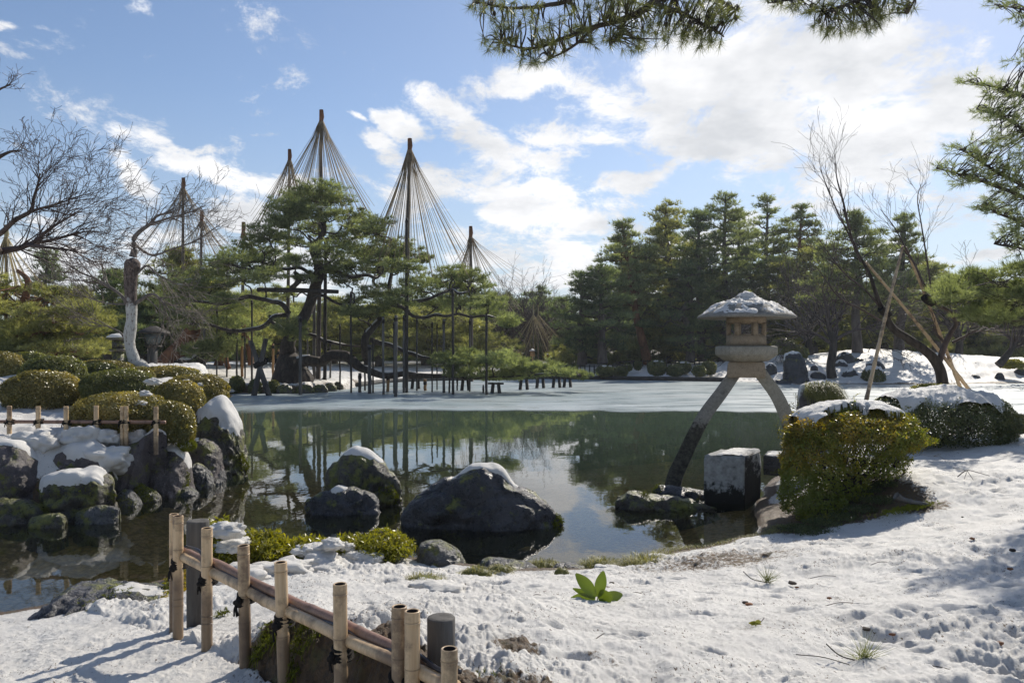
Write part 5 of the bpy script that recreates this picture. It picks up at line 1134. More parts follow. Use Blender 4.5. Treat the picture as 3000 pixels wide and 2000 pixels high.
def propped_tree():
    rg = np.random.default_rng(12); D = 15.2
    def c(x, y, d=0): return PV(1724.8+x*.45, 313.6+y*.45, D+d)   # the close view of the right side
    b = c(980, 1300); root = empty('bare_tree', (b[0], D, b[2]-.1), 'leaning leafless tree on the near right bank propped by bamboo poles', 'bare tree')
    G = Geo(); P = spline([c(985, 1320), c(968, 1200), c(930, 1130), (c(880, 1085)), c(800, 1030), c(730, 985), c(700, 940), c(680, 890), c(655, 850), c(625, 760), c(600, 690), c(540, 580), c(500, 470), c(470, 370)], 60)
    R = np.interp(np.linspace(0, 1, 60), np.linspace(0, 1, 14), [.115, .10, .092, .084, .076, .07, .064, .056, .046, .036, .029, .022, .016, .010]); tube(G, P, R, 10); G.build('trunk', MT['bark'], root)
    G = Geo()
    along(G, [c(960, 1150), c(990, 1060), c(1020, 1000), c(1045, 950), c(1010, 890), c(930, 845), c(880, 750), c(840, 660), c(790, 570), c(730, 460), c(660, 370)], [.06, .054, .048, .044, .04, .032, .024, .018, .014, .010, .005], 14, 0.66, 2, rg, .009, .06, .8, .35, (2, 3), 1, .0026)
    along(G, [c(1045, 950), c(1100, 920), c(1190, 880), c(1240, 810), c(1300, 740), c(1400, 690), c(1480, 650)], [.028, .024, .02, .016, .013, .010, .005], 12, 0.66, 2, rg, .009, .04, .8, .15, (2, 3), 1, .0026)
    along(G, [c(1180, 890), c(1120, 820), c(1090, 760), c(1100, 680)], [.022, .018, .013, .006], 4, 0.47, 2, rg, .009, .05, .7, .3, (2, 3), 1, .0026)
    along(G, [c(665, 940), c(560, 880), c(450, 820), c(360, 700), c(330, 660)], [.022, .018, .014, .010, .004], 14, 0.66, 2, rg, .009, .05, .9, .2, (2, 3), 1, .0026)
    along(G, [c(660, 870), c(580, 780), c(480, 700), c(400, 600), c(330, 500)], [.022, .018, .014, .010, .004], 18, 0.71, 2, rg, .009, .04, .9, .15, (2, 4), 1, .0026)
    along(G, [c(560, 640), c(500, 500), c(440, 380), c(390, 260), c(350, 160)], [.022, .018, .014, .010, .004], 13, 0.66, 2, rg, .009, .10, .6, .2, (2, 3), 1, .0026)
    along(G, [c(500, 470), c(470, 330), c(440, 220), c(430, 130)], [.022, .018, .012, .006], 9, 0.57, 2, rg, .009, .10, .6, .1, (2, 3), 1, .0026)
    along(G, [c(930, 845), c(900, 640), c(870, 450), c(850, 320), c(870, 240)], [.02, .016, .012, .008, .004], 8, 0.57, 2, rg, .009, .10, .6, .3, (2, 3), 1, .0026)
    along(G, [c(1000, 1060), c(950, 1010), c(930, 960)], [.03, .024, .012], 4, 0.47, 2, rg, .009, .05, .6, .3, (2, 3), 1, .0026)
    along(G, [c(1030, 1050), c(1090, 1020), c(1150, 990), c(1260, 1000)], [.03, .022, .015, .006], 7, 0.47, 2, rg, .009, .03, .6, .2, (2, 3), 1, .0026)
    G.build('branches', MT['twig'], root)
    GPB = 'bamboo poles propping the bare tree'
    for (p, q, dq, lb) in [((572, 1345), (775, 560), .5, 'long bamboo prop crossing left of the bare tree trunk'), ((1095, 1290), (790, 565), -.5, 'bamboo prop on the right reaching the same high crossing'), ((1170, 1300), (585, 640), -.3, 'longest low slanting bamboo prop from lower right to upper left')]:
        a = np.array(c(*p, -1.4 if p[0] < 600 else .4)); e = np.array(c(*q, .1)); a[2] -= .25
        rt = empty('bamboo_prop', tuple(a), lb, 'bamboo pole', GPB); G = Geo(); n = 46; t = np.linspace(0, 1, n); PP = a[None]*(1-t[:, None])+e[None]*t[:, None]; PP[:, 2] += .05*np.sin(t*math.pi)
        nd = (np.arange(n) % 4 == 0); tube(G, PP, np.where(nd, .044, .037)*(1-.35*t), 8, tint=0); G.build('pole', MT['bamboo'], rt)
    for (x, y) in [(682, 895), (905, 835)]:
        p = np.array(c(x, y)); G = Geo(); tube(G, [p+np.array([-.1, -.04, .06]), p, p+np.array([.1, .02, -.07])], [.07, .09, .07], 8)
        tag(G.build('rope_binding', MT['rope_dark'], None), 'black rope knot tying the '+('left limb of the bare tree to its bamboo prop' if x < 700 else 'right limb of the bare tree to its bamboo prop'), 'rope binding', 'rope knots on the propped tree')
propped_tree()
def small_bare(name, label, pts, rad, D, n, L, seed, mat='twig', lvl=3, up=.05, group=None, minr=.012, extra=()):
    rg = np.random.default_rng(seed); P = [PV(x, y, D) for x, y in pts]; root = empty(name, tuple(P[0]), label, 'bare tree', group)
    G = Geo(); Q = spline(P, 30); tube(G, Q, np.interp(np.linspace(0, 1, 30), np.linspace(0, 1, len(rad)), rad), 8); G.build('trunk', MT['bark'], root)
    G = Geo(); along(G, P, rad, n, L, lvl, rg, max(rad)*.3, up, .9, .35, (2, 4), 1, minr, draw=False)
    for e, r in extra: along(G, [PV(x, y, D) for x, y in e], r, n, L, lvl, rg, max(r)*.5, up, .9, .2, (2, 4), 1, minr)
    G.build('branches', MT[mat], root)
GBT = 'leafless trees on the far banks'
small_bare('bare_tree', 'thin dark crooked tree on the mound near the black standing rock', [(1911,868),(1908,840),(1914,800),(1912,775),(1905,755),(1895,730)], [.30,.26,.24,.22,.16,.08], 46, 12, 2.2, 1, group=GBT,
    extra=[([(1912,790),(1870,765),(1830,755)], [.12,.08,.03]), ([(1914,785),(1945,765),(1985,755),(2010,760)], [.12,.09,.06,.03])])
small_bare('bare_tree', 'leafless tree leaning right at the right end of the mound', [(2293,838),(2310,820),(2328,795),(2345,760),(2350,730)], [.24,.2,.16,.12,.05], 46, 14, 2.0, 2, group=GBT, extra=[([(2335,785),(2370,778),(2420,770)], [.12,.08,.03]), ([(2335,790),(2300,760),(2270,740)], [.1,.07,.03])])
small_bare('bare_tree', 'rounded grey brown twiggy tree beyond the low pine tips', [(1215,830),(1213,800),(1208,770),(1205,740)], [.3,.26,.2,.1], 66, 26, 2.6, 3, group=GBT, lvl=3, minr=.010)
small_bare('bare_tree', 'second twiggy tree right of the round grey brown one', [(1255,830),(1253,805),(1250,775),(1248,755)], [.3,.26,.2,.1], 70, 24, 2.4, 4, group=GBT, lvl=3, minr=.010)
small_bare('bare_tree', 'twiggy tree behind the right end props', [(1160,832),(1160,805),(1158,775),(1155,750)], [.3,.26,.2,.1], 68, 24, 2.4, 5, group=GBT, lvl=3, minr=.010)
small_bare('bare_tree', 'tangled leafless tree just right of the stone lantern roof', [(1862,826),(1858,790),(1860,750),(1880,700)], [.3,.24,.18,.1], 54, 26, 2.4, 6, group=GBT, lvl=2, minr=.010, mat='twig_pale')
small_bare('bare_tree', 'low leafless tree behind the right slope of the mound', [(2200,826),(2204,790),(2200,760),(2190,735)], [.3,.24,.18,.1], 56, 20, 2.2, 7, group=GBT, lvl=2, minr=.010)
small_bare('bare_tree', 'leafless tree behind the firebox of the stone lantern', [(1690,826),(1690,795),(1700,770),(1705,745)], [.3,.24,.18,.1], 57, 18, 1.8, 8, group=GBT, lvl=2, minr=.010, mat='twig_pale')

# red limbed pine lying behind the left props
def red_pine():
    D = 41; q = lambda x, y, d=0: PV(392+x*.2334, 744.8+y*.2334, D+d)  # close view of the pine foot
    root = empty('leaning_pine', tuple(q(-60, 420)), 'old leaning pine with a thick red brown limb behind the left props', 'pine tree', GLB)
    G = Geo(); tube(G, spline([q(-130, 470), q(-60, 400), q(30, 300), q(110, 220), q(170, 150), q(215, 60), q(240, -20), q(300, -90)], 40), np.linspace(.55, .32, 40), 12); G.build('trunk', MT['bark_red'], root)
    G = Geo(); tube(G, spline([q(60, 400), q(180, 400), q(260, 370), q(380, 260), q(480, 190), q(560, 130), q(600, 85), q(650, 75)], 40), np.linspace(.42, .20, 40), 10); G.build('lying_limb', MT['bark'], root)
    G = Geo(); tube(G, spline([q(65, 388, -.1), q(180, 386, -.1), q(260, 352, -.1), q(380, 240, -.1)], 20)+np.array([0, 0, .22]), np.concatenate([[.02], np.full(18, .16), [.02]]), 6); G.build('snow', MT['cap'], root)
    G = Geo()
    for (x, y) in [(420, 240), (520, 180), (340, 300), (300, 250)]:
        P, A = pad_points(np.array(q(x, y, -.6)), np.array([1.2, .8, .4]), 220); tufts(G, P, A, 8, .22, .028, .9)
    G.build('foliage', MT['pine'], root, False)
    for (p, r, lb) in [([q(700, -20, 1), q(740, 120, 1), q(775, 240, 1), q(790, 400, 1)], .16, 'slim orange barked pine trunk behind the trestle'), ([q(505, 150, 2), q(530, 260, 2), q(545, 360, 2), q(575, 440, 2)], .14, 'short crooked orange trunk left of the trestle')]:
        rt = empty('red_pine', tuple(p[-1]), lb, 'pine tree', GLB); G = Geo(); tube(G, spline(p, 20), r, 8); G.build('trunk', MT['bark_red'], rt)
        G = Geo(); c = np.array(p[0])+np.array([0, 0, .6])
        for k in range(7):
            P, A = pad_points(c+RNG.normal(size=3)*np.array([1.1, 1, .4]), np.array([1.1, 1, .4]), 170); tufts(G, P, A, 8, .25, .03, .9)
        G.build('foliage', MT['pine'], rt, False)
red_pine()
# ------------------------------------------------------------------ clipped shrubs
def lobe_top(lobes, x, y):
    z = np.full(x.shape, -9.0)
    for (c, r) in lobes:
        q = 1-((x-c[0])/r[0])**2-((y-c[1])/r[1])**2; z = np.maximum(z, np.where(q > 0, c[2]+r[2]*np.sqrt(np.maximum(q, 0)), -9))
    return z
def shrub(name, label, cat, lobes, leafm, n, Lf=.03, w=.5, group=None, snow=None, stems=None, tilt=.8, inner=.14, cut=None, seed=0, tintf=None, blobs=None, bottom=-.55, pw=2.35, lump=.05):
    """lobes: list of (centre, (rx, ry, rz)); leaves fill the outer shell of their union"""
    rg = np.random.default_rng(seed); c0 = lobes[0][0]; zb = min(c[2]-r[2]*.6 for c, r in lobes)
    root = empty(name, (c0[0], c0[1], zb), label, cat, group)
    ar = np.array([r[0]*r[1]+r[0]*r[2]+r[1]*r[2] for c, r in lobes]); ar = ar/ar.sum(); PP = []; AA = []
    for (c, r), f in zip(lobes, ar):
        m = int(n*f*1.3); d = rand_unit(m); d = d[d[:, 2] > bottom]; m = len(d)
        # squarish shoulders: clipped look
        k = (np.abs(d)**pw).sum(1)**(-1/pw); rr = 1-inner*RNG.random(m)**1.6
        bump = 1+lump*fbm(d[:, 0]+c[0], d[:, 1]+c[1], d[:, 2]+c[2], scale=3.5, octs=3, seed=seed)*2+.02*fbm(d[:, 0]+c[0], d[:, 1], d[:, 2], scale=12, octs=2, seed=seed)
        P = np.array(c)+d*(k*rr*bump)[:, None]*np.array(r); A = unit(d/np.array(r))
        ins = np.zeros(m, bool)
        for (c2, r2) in lobes:
            if c2 is c: continue
            q = (((P-np.array(c2))/np.array(r2))**2).sum(1); ins |= q < .68
        PP.append(P[~ins]); AA.append(A[~ins])
    P = np.concatenate(PP); A = np.concatenate(AA)
    gap = fbm(P[:, 0], P[:, 1], P[:, 2], scale=7, octs=3, seed=seed+2) > -.42; P = P[gap]; A = A[gap]
    if cut is not None: kk = ~cut(P); P = P[kk]; A = A[kk]
    t = .45+.45*fbm(P[:, 0], P[:, 1], P[:, 2], scale=2.6, octs=3, seed=seed+9)*1.6+.22*RNG.normal(size=len(P))
    if tintf: t = t+tintf(P)
    G = Geo(); leaves(G, P, A, Lf, w, t, tilt); G.build('foliage', leafm, root, False)
    # stems: from the foot to the shell
    G = Geo(); ft = stems or [(c0[0], c0[1], zb)]
    idx = rg.integers(0, len(P), 46)
    for i in idx:
        f = np.array(ft[rg.integers(len(ft))])+rg.normal(size=3)*np.array([.06, .06, 0])*lobes[0][1][0]; e = P[i]-A[i]*.03
        t = np.linspace(0, 1, 6)[:, None]; q = f*(1-t)+e*t+rg.normal(size=(6, 3))*.03*np.sin(t*math.pi); q[:, 2] -= .10*np.sin(t[:, 0]*math.pi)*np.linalg.norm(e-f)
        tube(G, spline(q, 10), np.linspace(.012, .003, 10), 4, cap=False)
    # dense inner twigs (what one sees between the leaves)
    m = int(n*.10); i = rg.integers(0, len(P), m); p = P[i]-A[i]*(rg.random((m, 1))*.25+.02); d = unit(A[i]+.9*rg.normal(size=(m, 3)))
    s = unit(np.cross(d, rg.normal(size=(m, 3)))); L = .07
    V = np.stack([p-s*.003, p+s*.003, p+d*L], 1).reshape(-1, 3); G.add(V, None, np.arange(m*3).reshape(-1, 3)); G.build('stems', MT['bark'], root)
    if snow:
        (x0, x1, y0, y1, th, thr) = snow; nx, ny = 110, 80
        X, Y = np.meshgrid(np.linspace(x0, x1, nx), np.linspace(y0, y1, ny), indexing='ij'); Z = lobe_top([(c, (r[0]*1.0, r[1]*1.0, r[2]*1.04)) for c, r in lobes], X, Y)
        u = (X-(x0+x1)/2)/((x1-x0)/2); v = (Y-(y0+y1)/2)/((y1-y0)/2); e = 1-np.sqrt(u*u+v*v)+(.5 if thr > 0 else .95)*fbm(X, Y, scale=3.2, octs=4, seed=seed)+thr
        H = th*np.sqrt(np.clip(e*2, 0, 1))*(1+.8*fbm(X, Y, scale=4.5, octs=3, seed=seed+4))+.018*np.abs(fbm(X, Y, scale=11, octs=3, seed=seed+6)); ZZ = np.where(e > 0, Z+H+.012, Z-.05)
        Q = grid_quads(nx, ny); ok = ((Z > -5) & (e > -.03)).ravel()[Q].all(1); G = Geo(); G.add(np.stack([X, Y, ZZ], -1).reshape(-1, 3), Q[ok])
        if ok.any(): G.build('snow_cap', MT['cap'], root)
    for (bx, by, br) in (blobs or []):
        z = float(lobe_top(lobes, np.array([bx]), np.array([by]))[0]); z = z if z > -5 else lobes[0][0][2]+lobes[0][1][2]
        snow_lump('snow_clump', (bx, by, z+br*.15), br, root, seed+int(bx*100) % 97)
    return root
def ball(n=3):
    import bmesh
    bm = bmesh.new(); bmesh.ops.create_icosphere(bm, subdivisions=n, radius=1.0); V = np.array([v.co[:] for v in bm.verts]); F = np.array([[v.index for v in f.verts] for f in bm.faces]); bm.free(); return V, F
BALL = ball(4)
def snow_lump(name, c, r, parent, seed=0, flat=.55, label=None, cat=None, group=None):
    V, F = BALL; c = np.array(c, float); n = fbm(V[:, 0]+seed, V[:, 1], V[:, 2], scale=1.6, octs=4, seed=seed)
    rr = (r if hasattr(r, '__len__') else (r*1.15, r, r*.55)); G = Geo(); G.add(c+V*(1+.75*n+.22*np.abs(fbm(V[:, 0]+seed, V[:, 1], V[:, 2], scale=6, octs=4, seed=seed))+.10*fbm(V[:, 0]+seed, V[:, 1], V[:, 2], scale=16, octs=2, seed=seed))[:, None]*np.array(rr), None, F)
    o = G.build(name, MT['cap'], parent)
    if label: tag(o, label, cat, group)
    return o
def dome(x, yt, yb, hw, D, depth=None):
    """clipped dome from photo px"""
    s = D/1829.3; c = PV(x, yb, D); h = (yb-yt)*s
    return ((c[0], c[1], c[2]+h*.38), (hw*s, (depth or hw*.9)*s, h*.62))
GA = 'clipped azalea domes on the left bank'
def S1(x): return x/2.412/1.2755
def S1y(y): return (950+y/2.412)/1.2755
az = [  # crop px: cx, top, bottom, half width, D, leaf, label, n
 ([(860,480,760,320,11.2),(1210,545,830,160,11.0)],'azalea','long low front dome of reddish azalea with a rounded nose by the tall boulder',52000),
 ([(300,330,580,255,13.0)],'azalea','round bronze green dome behind the left bamboo fence',30000),
 ([(845,318,530,245,13.0)],'azalea_dark','green middle dome right behind the long front one',26000),
 ([(1260,402,650,172,12.6)],'azalea','dome with two dabs of snow just left of the tall boulder',22000),
 ([(1390,356,550,212,14.6)],'azalea','rightmost dome reaching out over the ice edge',24000),
 ([(380,225,480,212,15.2)],'azalea_dark','tall green dome behind the round bronze one',24000),
 ([(0,195,410,162,17.0)],'azalea','dome cut by the left edge of the picture',16000),
 ([(205,196,300,120,19.5)],'azalea_dark','dark dome furthest back at the left',9000),
 ([(1190,296,420,215,16.8)],'azalea','broad back dome in front of the props, right of the white trunk',18000),
 ([(710,275,420,138,16.4)],'azalea_dark','green back dome left of the white trunk',14000),
 ([(960,303,420,120,15.8)],'azalea','reddish dome between the middle dome and the white trunk',12000),
 ([(730,254,330,190,18.6)],'azalea','flat olive dome furthest back before the left stone lantern',14000)]
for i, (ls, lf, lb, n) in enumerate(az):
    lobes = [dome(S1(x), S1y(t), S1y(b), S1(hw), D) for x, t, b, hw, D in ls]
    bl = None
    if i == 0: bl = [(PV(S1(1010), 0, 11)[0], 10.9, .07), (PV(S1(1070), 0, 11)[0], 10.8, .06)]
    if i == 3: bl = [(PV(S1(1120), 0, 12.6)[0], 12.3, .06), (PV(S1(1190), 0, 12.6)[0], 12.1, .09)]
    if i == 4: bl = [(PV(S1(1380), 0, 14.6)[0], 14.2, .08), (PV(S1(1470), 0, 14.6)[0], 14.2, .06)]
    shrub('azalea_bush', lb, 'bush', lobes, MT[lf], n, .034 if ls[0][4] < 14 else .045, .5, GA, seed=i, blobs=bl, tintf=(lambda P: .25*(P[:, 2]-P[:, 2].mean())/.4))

# the golden shrub and its neighbours on the right ------------------------------------------
def golden():
    D = 9.3
    def c(x, y, d=0): return PV(x, y, D+d)
    def lobe(x, yt, yb, hw, dep, d=0):
        s = (D+d)/1829.3; p = c(x, (yt+yb)/2, d); return (p, (hw*s, dep, (yb-yt)/2*s))
    lobes = [lobe(1958, 928, 1066, 150, .62), lobe(1868, 990, 1150, 64, .50, -.1), lobe(2010, 945, 1055, 98, .55, .1), lobe(1985, 1015, 1112, 88, .45), lobe(1925, 1050, 1165, 66, .40, -.05), lobe(1838, 1040, 1215, 44, .30, -.25), lobe(1890, 1120, 1225, 60, .22, -.45)]
    def cut(P):
        # the open underside where the bare stems show
        x = P[:, 0]/P[:, 1]*1829.3+1176; y = 799.7-(P[:, 2]-2)/P[:, 1]*1829.3
        return (x > 1890) & (y > 1048+16*np.sin(x*.05)) & (y < 1150) & (RNG.random(len(P)) < .45+.9*fbm(P[:, 0], P[:, 1], P[:, 2], scale=7, octs=3, seed=3))
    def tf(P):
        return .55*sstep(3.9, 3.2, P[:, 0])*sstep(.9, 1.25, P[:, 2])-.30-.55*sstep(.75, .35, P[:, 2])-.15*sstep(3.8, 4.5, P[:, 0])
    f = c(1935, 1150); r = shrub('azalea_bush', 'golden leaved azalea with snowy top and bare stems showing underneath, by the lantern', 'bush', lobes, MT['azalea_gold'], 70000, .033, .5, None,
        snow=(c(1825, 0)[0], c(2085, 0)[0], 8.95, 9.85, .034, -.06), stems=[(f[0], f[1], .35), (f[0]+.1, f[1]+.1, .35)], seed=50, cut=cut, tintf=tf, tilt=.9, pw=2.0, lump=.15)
    rg = np.random.default_rng(4); G = Geo()
    for (x, y, dd) in [(1850,1010,0),(1885,1000,.1),(1920,1000,.2),(1960,1010,0),(2000,1020,.1),(2040,1030,-.1),(2075,1050,0),(1980,1060,-.2),(2040,1075,-.2),(2080,1085,-.2),(1900,1060,-.2),(2020,1050,.2),(2060,1010,.2),(1940,1040,-.3)]:
        a = np.array([f[0]+rg.normal()*.05, f[1]+rg.normal()*.08, .33]); along(G, [a, (a*.6+np.array(c(x, y+20, dd))*.4)+rg.normal(size=3)*.05, c(x, y, dd)], [.016, .012, .006], 5, .22, 2, rg, .005, .05, .8, .3, (2, 3), 1, .002, 5)
    G.build('main_stems', MT['bark'], r)
    # trailing leafy twigs at its right foot
    G = Geo(); P = np.array([c(rg.uniform(2000, 2095), rg.uniform(1045, 1110), rg.uniform(-.4, .1)) for _ in range(260)]); leaves(G, P, rand_unit(260), .028, .5, rg.random(260)*.5, 1.0); G.build('low_leaves', MT['azalea_gold'], r, False)
golden()
def second():
    D = 11.4; s = D/1829.3
    def lobe(x, yt, yb, hw, dep, d=0): return (PV(x, (yt+yb)/2, D+d), (hw*s, dep, (yb-yt)/2*s))
    lobes = [lobe(2170, 903, 1045, 135, .75), lobe(2255, 912, 1030, 62, .6), lobe(2075, 905, 985, 55, .6, .2)]
    shrub('azalea_bush', 'broad dark green azalea under a thick furrowed snow blanket, right of the golden one', 'bush', lobes, MT['azalea_dark'], 56000, .030, .5, None,
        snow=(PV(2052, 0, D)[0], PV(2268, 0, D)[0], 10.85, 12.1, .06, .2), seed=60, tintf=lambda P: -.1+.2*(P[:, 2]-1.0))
    lobes = [(PV(2335, 975, 12.4), (.30, .35, .16))]
    shrub('azalea_bush', 'small low shrub at the right edge behind the broad dark azalea', 'bush', lobes, MT['azalea'], 7000, .03, .5, None, seed=61)
    lobes = [(PV(2150, 896, 13.6), (.42, .3, .10))]
    shrub('azalea_bush', 'yellow green shrub top peeking out behind the snow blanket', 'bush', lobes, MT['azalea_lime'], 6000, .035, .5, None, seed=62)
second()
# stump like rock with trailing grass
rock('grassy_rock', [(1834,985),(1834,905),(1838,885),(1855,878),(1885,875),(1915,880),(1928,895),(1940,925),(1945,985)], 13.6, .7, MT['rock_brown'], 'upright mossy rock overgrown with trailing grass between the lantern and the golden azalea', caps=[(.1, .62, .36, .6, .05)], seed=93, rough=.05, power=3.5, zbot=.1)
def blades(G, P, A, L, w, tint, seg=4, droop=.6):
    """arching grass blades"""
    N = len(P); d = unit(A+.55*rand_unit(N)); s = unit(np.cross(d, np.array([0, 0, 1.])+.01)); LL = L*(.6+.8*RNG.random(N)); V = []
    for k in range(seg+1):
        t = k/seg; p = P+d*(LL*t)[:, None]+np.array([0, 0, -1.])*(LL*droop*t*t)[:, None]; ww = w*(1-t)**.6*.5
        V.append(p-s*ww); V.append(p+s*ww)
    V = np.stack(V, 1).reshape(-1, 3); b = np.arange(N)[:, None, None]*(2*(seg+1)); k = np.arange(seg)[None, :, None]*2
    Q = (b+k+np.array([0, 1, 3, 2])).reshape(-1, 4); G.add(V, Q, None, np.repeat(np.clip(tint, 0, 1), 2*(seg+1)))
def grassy():
    G = Geo(); n = 900; x = RNG.uniform(1848, 1940, n); P = np.array([PV(a, RNG.uniform(880, 905)+max(0, a-1915)*1.2, 13.55-RNG.uniform(0, .35)) for a in x]); blades(G, P, np.tile([0.1, -.6, .5], (n, 1)), .26, .010, RNG.random(n)*.55, droop=1.1)
    o = G.build('trailing_grass', MT['grass'], None, False); tag(o, 'tuft of long trailing grass hanging over the upright mossy rock', 'grass')
    GW = 'leafy twigs round the lantern'
    for (x, y, D, lb, m) in [(1790, 985, 10.6, 'yellow green twig poking out left of the golden azalea', 'azalea_lime'), (1815, 920, 12.6, 'dark leafed twig in front of the ice beside the lantern leg', 'azalea_dark'), (1952, 905, 13.4, 'yellow leafed twig right of the upright mossy rock', 'azalea_lime'), (1905, 1200, 8.6, 'lime green fern like sprig on the dark bank under the golden azalea', 'azalea_lime')]:
        rg = np.random.default_rng(int(x)); root = empty('leafy_twig', PV(x, y+25, D), lb, 'twig', GW); GT = Geo(); GL_ = Geo()
        for k in range(6):
            a = np.array(PV(x+(18 if x < 1850 else -16), y+22, D)); e = np.array(PV(x+rg.uniform(-26, 22), y+rg.uniform(-24, 16), D+rg.uniform(-.1, .1))); q = spline([a, (a+e)/2+rg.normal(size=3)*.02, e], 12); tube(GT, q, np.linspace(.004, .0015, 12), 4)
            m_ = 9; leaves(GL_, q[rg.integers(3, 12, m_)]+rg.normal(size=(m_, 3))*.008, rand_unit(m_), .032, .5, rg.random(m_), 1.2)
        GT.build('stem', MT['bark'], root); GL_.build('leaf_cluster', MT[m], root, False)
grassy()

# small shrubs along the near shore ---------------------------------------------------------
GY = 'yellow green azaleas along the near shore'
def sh(x, yt, yb, hw, D, dep): s = D/1829.3; return (PV(x, yt+(yb-yt)*.55, D), (hw*s, dep, (yb-yt)*.5*s))
for i, (ls, lb, n, bl) in enumerate([
    ([sh(500,1195,1290,40,6.9,.26), sh(540,1222,1300,36,6.9,.25)], 'yellow green azalea with snow clumps just behind the log posts', 7500, [(500,6.75,.09),(528,6.7,.10),(520,6.55,.12),(552,6.8,.07)]),
    ([sh(600,1222,1285,52,7.0,.26)], 'bright yellow green azalea second from the left on the shore', 6500, []),
    ([sh(700,1236,1300,70,7.1,.24)], 'low spreading yellow azalea in the middle of the shore row', 7000, [(700,6.9,.09),(735,6.95,.10),(765,6.9,.08)]),
    ([sh(800,1232,1280,48,7.3,.24)], 'small yellow azalea between the spreading one and the rightmost one', 5000, [(795,7.1,.06)]),
    ([sh(878,1222,1282,66,7.3,.28)], 'rightmost yellow green azalea on the shore next to the grey stone', 8500, [])]):
    blb = [(PV(x, 0, y)[0], y, r) for x, y, r in bl]
    shrub('azalea_bush', lb, 'bush', ls, MT['azalea_lime'], int(n*.75), .048, .30, GY, seed=80+i, blobs=blb, inner=.5, tilt=1.4, pw=2, lump=.32, tintf=lambda P: .15*RNG.normal(size=len(P)))
shrub('azalea_bush', 'dark green azalea sprigs behind the paired bamboo posts', 'bush', [sh(415,1300,1400,30,6.0,.2), sh(400,1350,1420,30,5.6,.2)], MT['azalea_gold'], 3800, .032, .4, None, seed=90, inner=.6, tilt=1.2)

# clipped bushes on the far banks -----------------------------------------------------------
GF = 'clipped bushes along the far bank'
bl = ['leftmost round bush of the far bank','bush leaning right beside the leftmost round one','largest dark bush in the middle of the far bank','wide bush just right of the largest one','bush with snow flecks tucked behind the wide one','squat bush left of the neck of the lantern','tall bush touching the lantern platform','small bush on the slope above the leaning one','small upright bush left of the largest one','brown flattened dome half hidden by the low pine tips']
for i, (cx, cy, w, h, D) in enumerate([(1015,430,85,50,50.5),(1153,437,62,48,50.5),(1487,400,82,68,50.5),(1655,425,78,50,50),(1730,395,72,52,51.5),(1875,430,57,48,49.5),(1965,400,65,60,50.5),(1220,397,36,26,53),(1312,378,30,36,53),(700,415,62,38,51.5)]):
    x, y = 1136.8+cx*.25, 744.8+cy*.25; s = D/1829.3; c = PV(x, y, D)
    shrub('clipped_bush', bl[i], 'bush', [(c, (w*.25*s, w*.24*s, h*.25*s))], MT['azalea_dark'], 2600, .11, .6, GF, seed=100+i, bottom=-1, blobs=[(c[0]-.1, D-.25, .12), (c[0]+.25, D-.2, .09)] if i in (0, 2, 4) else None)
GB_ = 'clipped bushes on the pine peninsula'
for i, (cx, cy, w, h, D) in enumerate([(650,600,72,92,35.4),(830,630,60,88,35.2),(1015,625,53,72,35.4),(530,612,36,42,35.6),(605,660,36,36,34.9)]):
    x, y = 392+cx*.2334, 744.8+cy*.2334; s = D/1829.3; c = PV(x, y, D)
    shrub('clipped_bush', ['tall clipped bush left of the crossed trestle','clipped bush between the legs of the crossed trestle','small clipped bush right of the crossed trestle','dark bush next to the rightmost azalea dome','round bush with a snow dab at the ice edge'][i], 'bush', [(c, (w*.2334*s, w*.22*s, h*.2334*s))], MT['azalea_dark'], 2600, .075, .6, GB_, seed=120+i, bottom=-1, blobs=[(c[0], D-.15, .12)] if i == 4 else None)
shrub('round_bush', 'big round snow capped bush behind the foot of the left bamboo prop', 'bush', [(PV(2006, 866, 45.6), (25*45/1829, .6, 20*45/1829))], MT['azalea_dark'], 3000, .09, .6, None, seed=130, bottom=-1, snow=(PV(1986, 0, 45.6)[0], PV(2026, 0, 45.6)[0], 45.2, 46, .14, .2))
shrub('camellia_bush', 'glossy leafed evergreen bush behind the black standing rock', 'bush', [(PV(1800, 800, 51), (28*51/1829, .8, 24*51/1829)), (PV(1830, 812, 51), (24*51/1829, .7, 18*51/1829))], MT['azalea_dark'], 5200, .14, .5, None, seed=131)
shrub('yellow_bush', 'yellow leafed bush at the right end of the mound', 'bush', [(PV(2325, 838, 47), (24*47/1829, .6, 12*47/1829))], MT['azalea_lime'], 2200, .12, .5, None, seed=132)
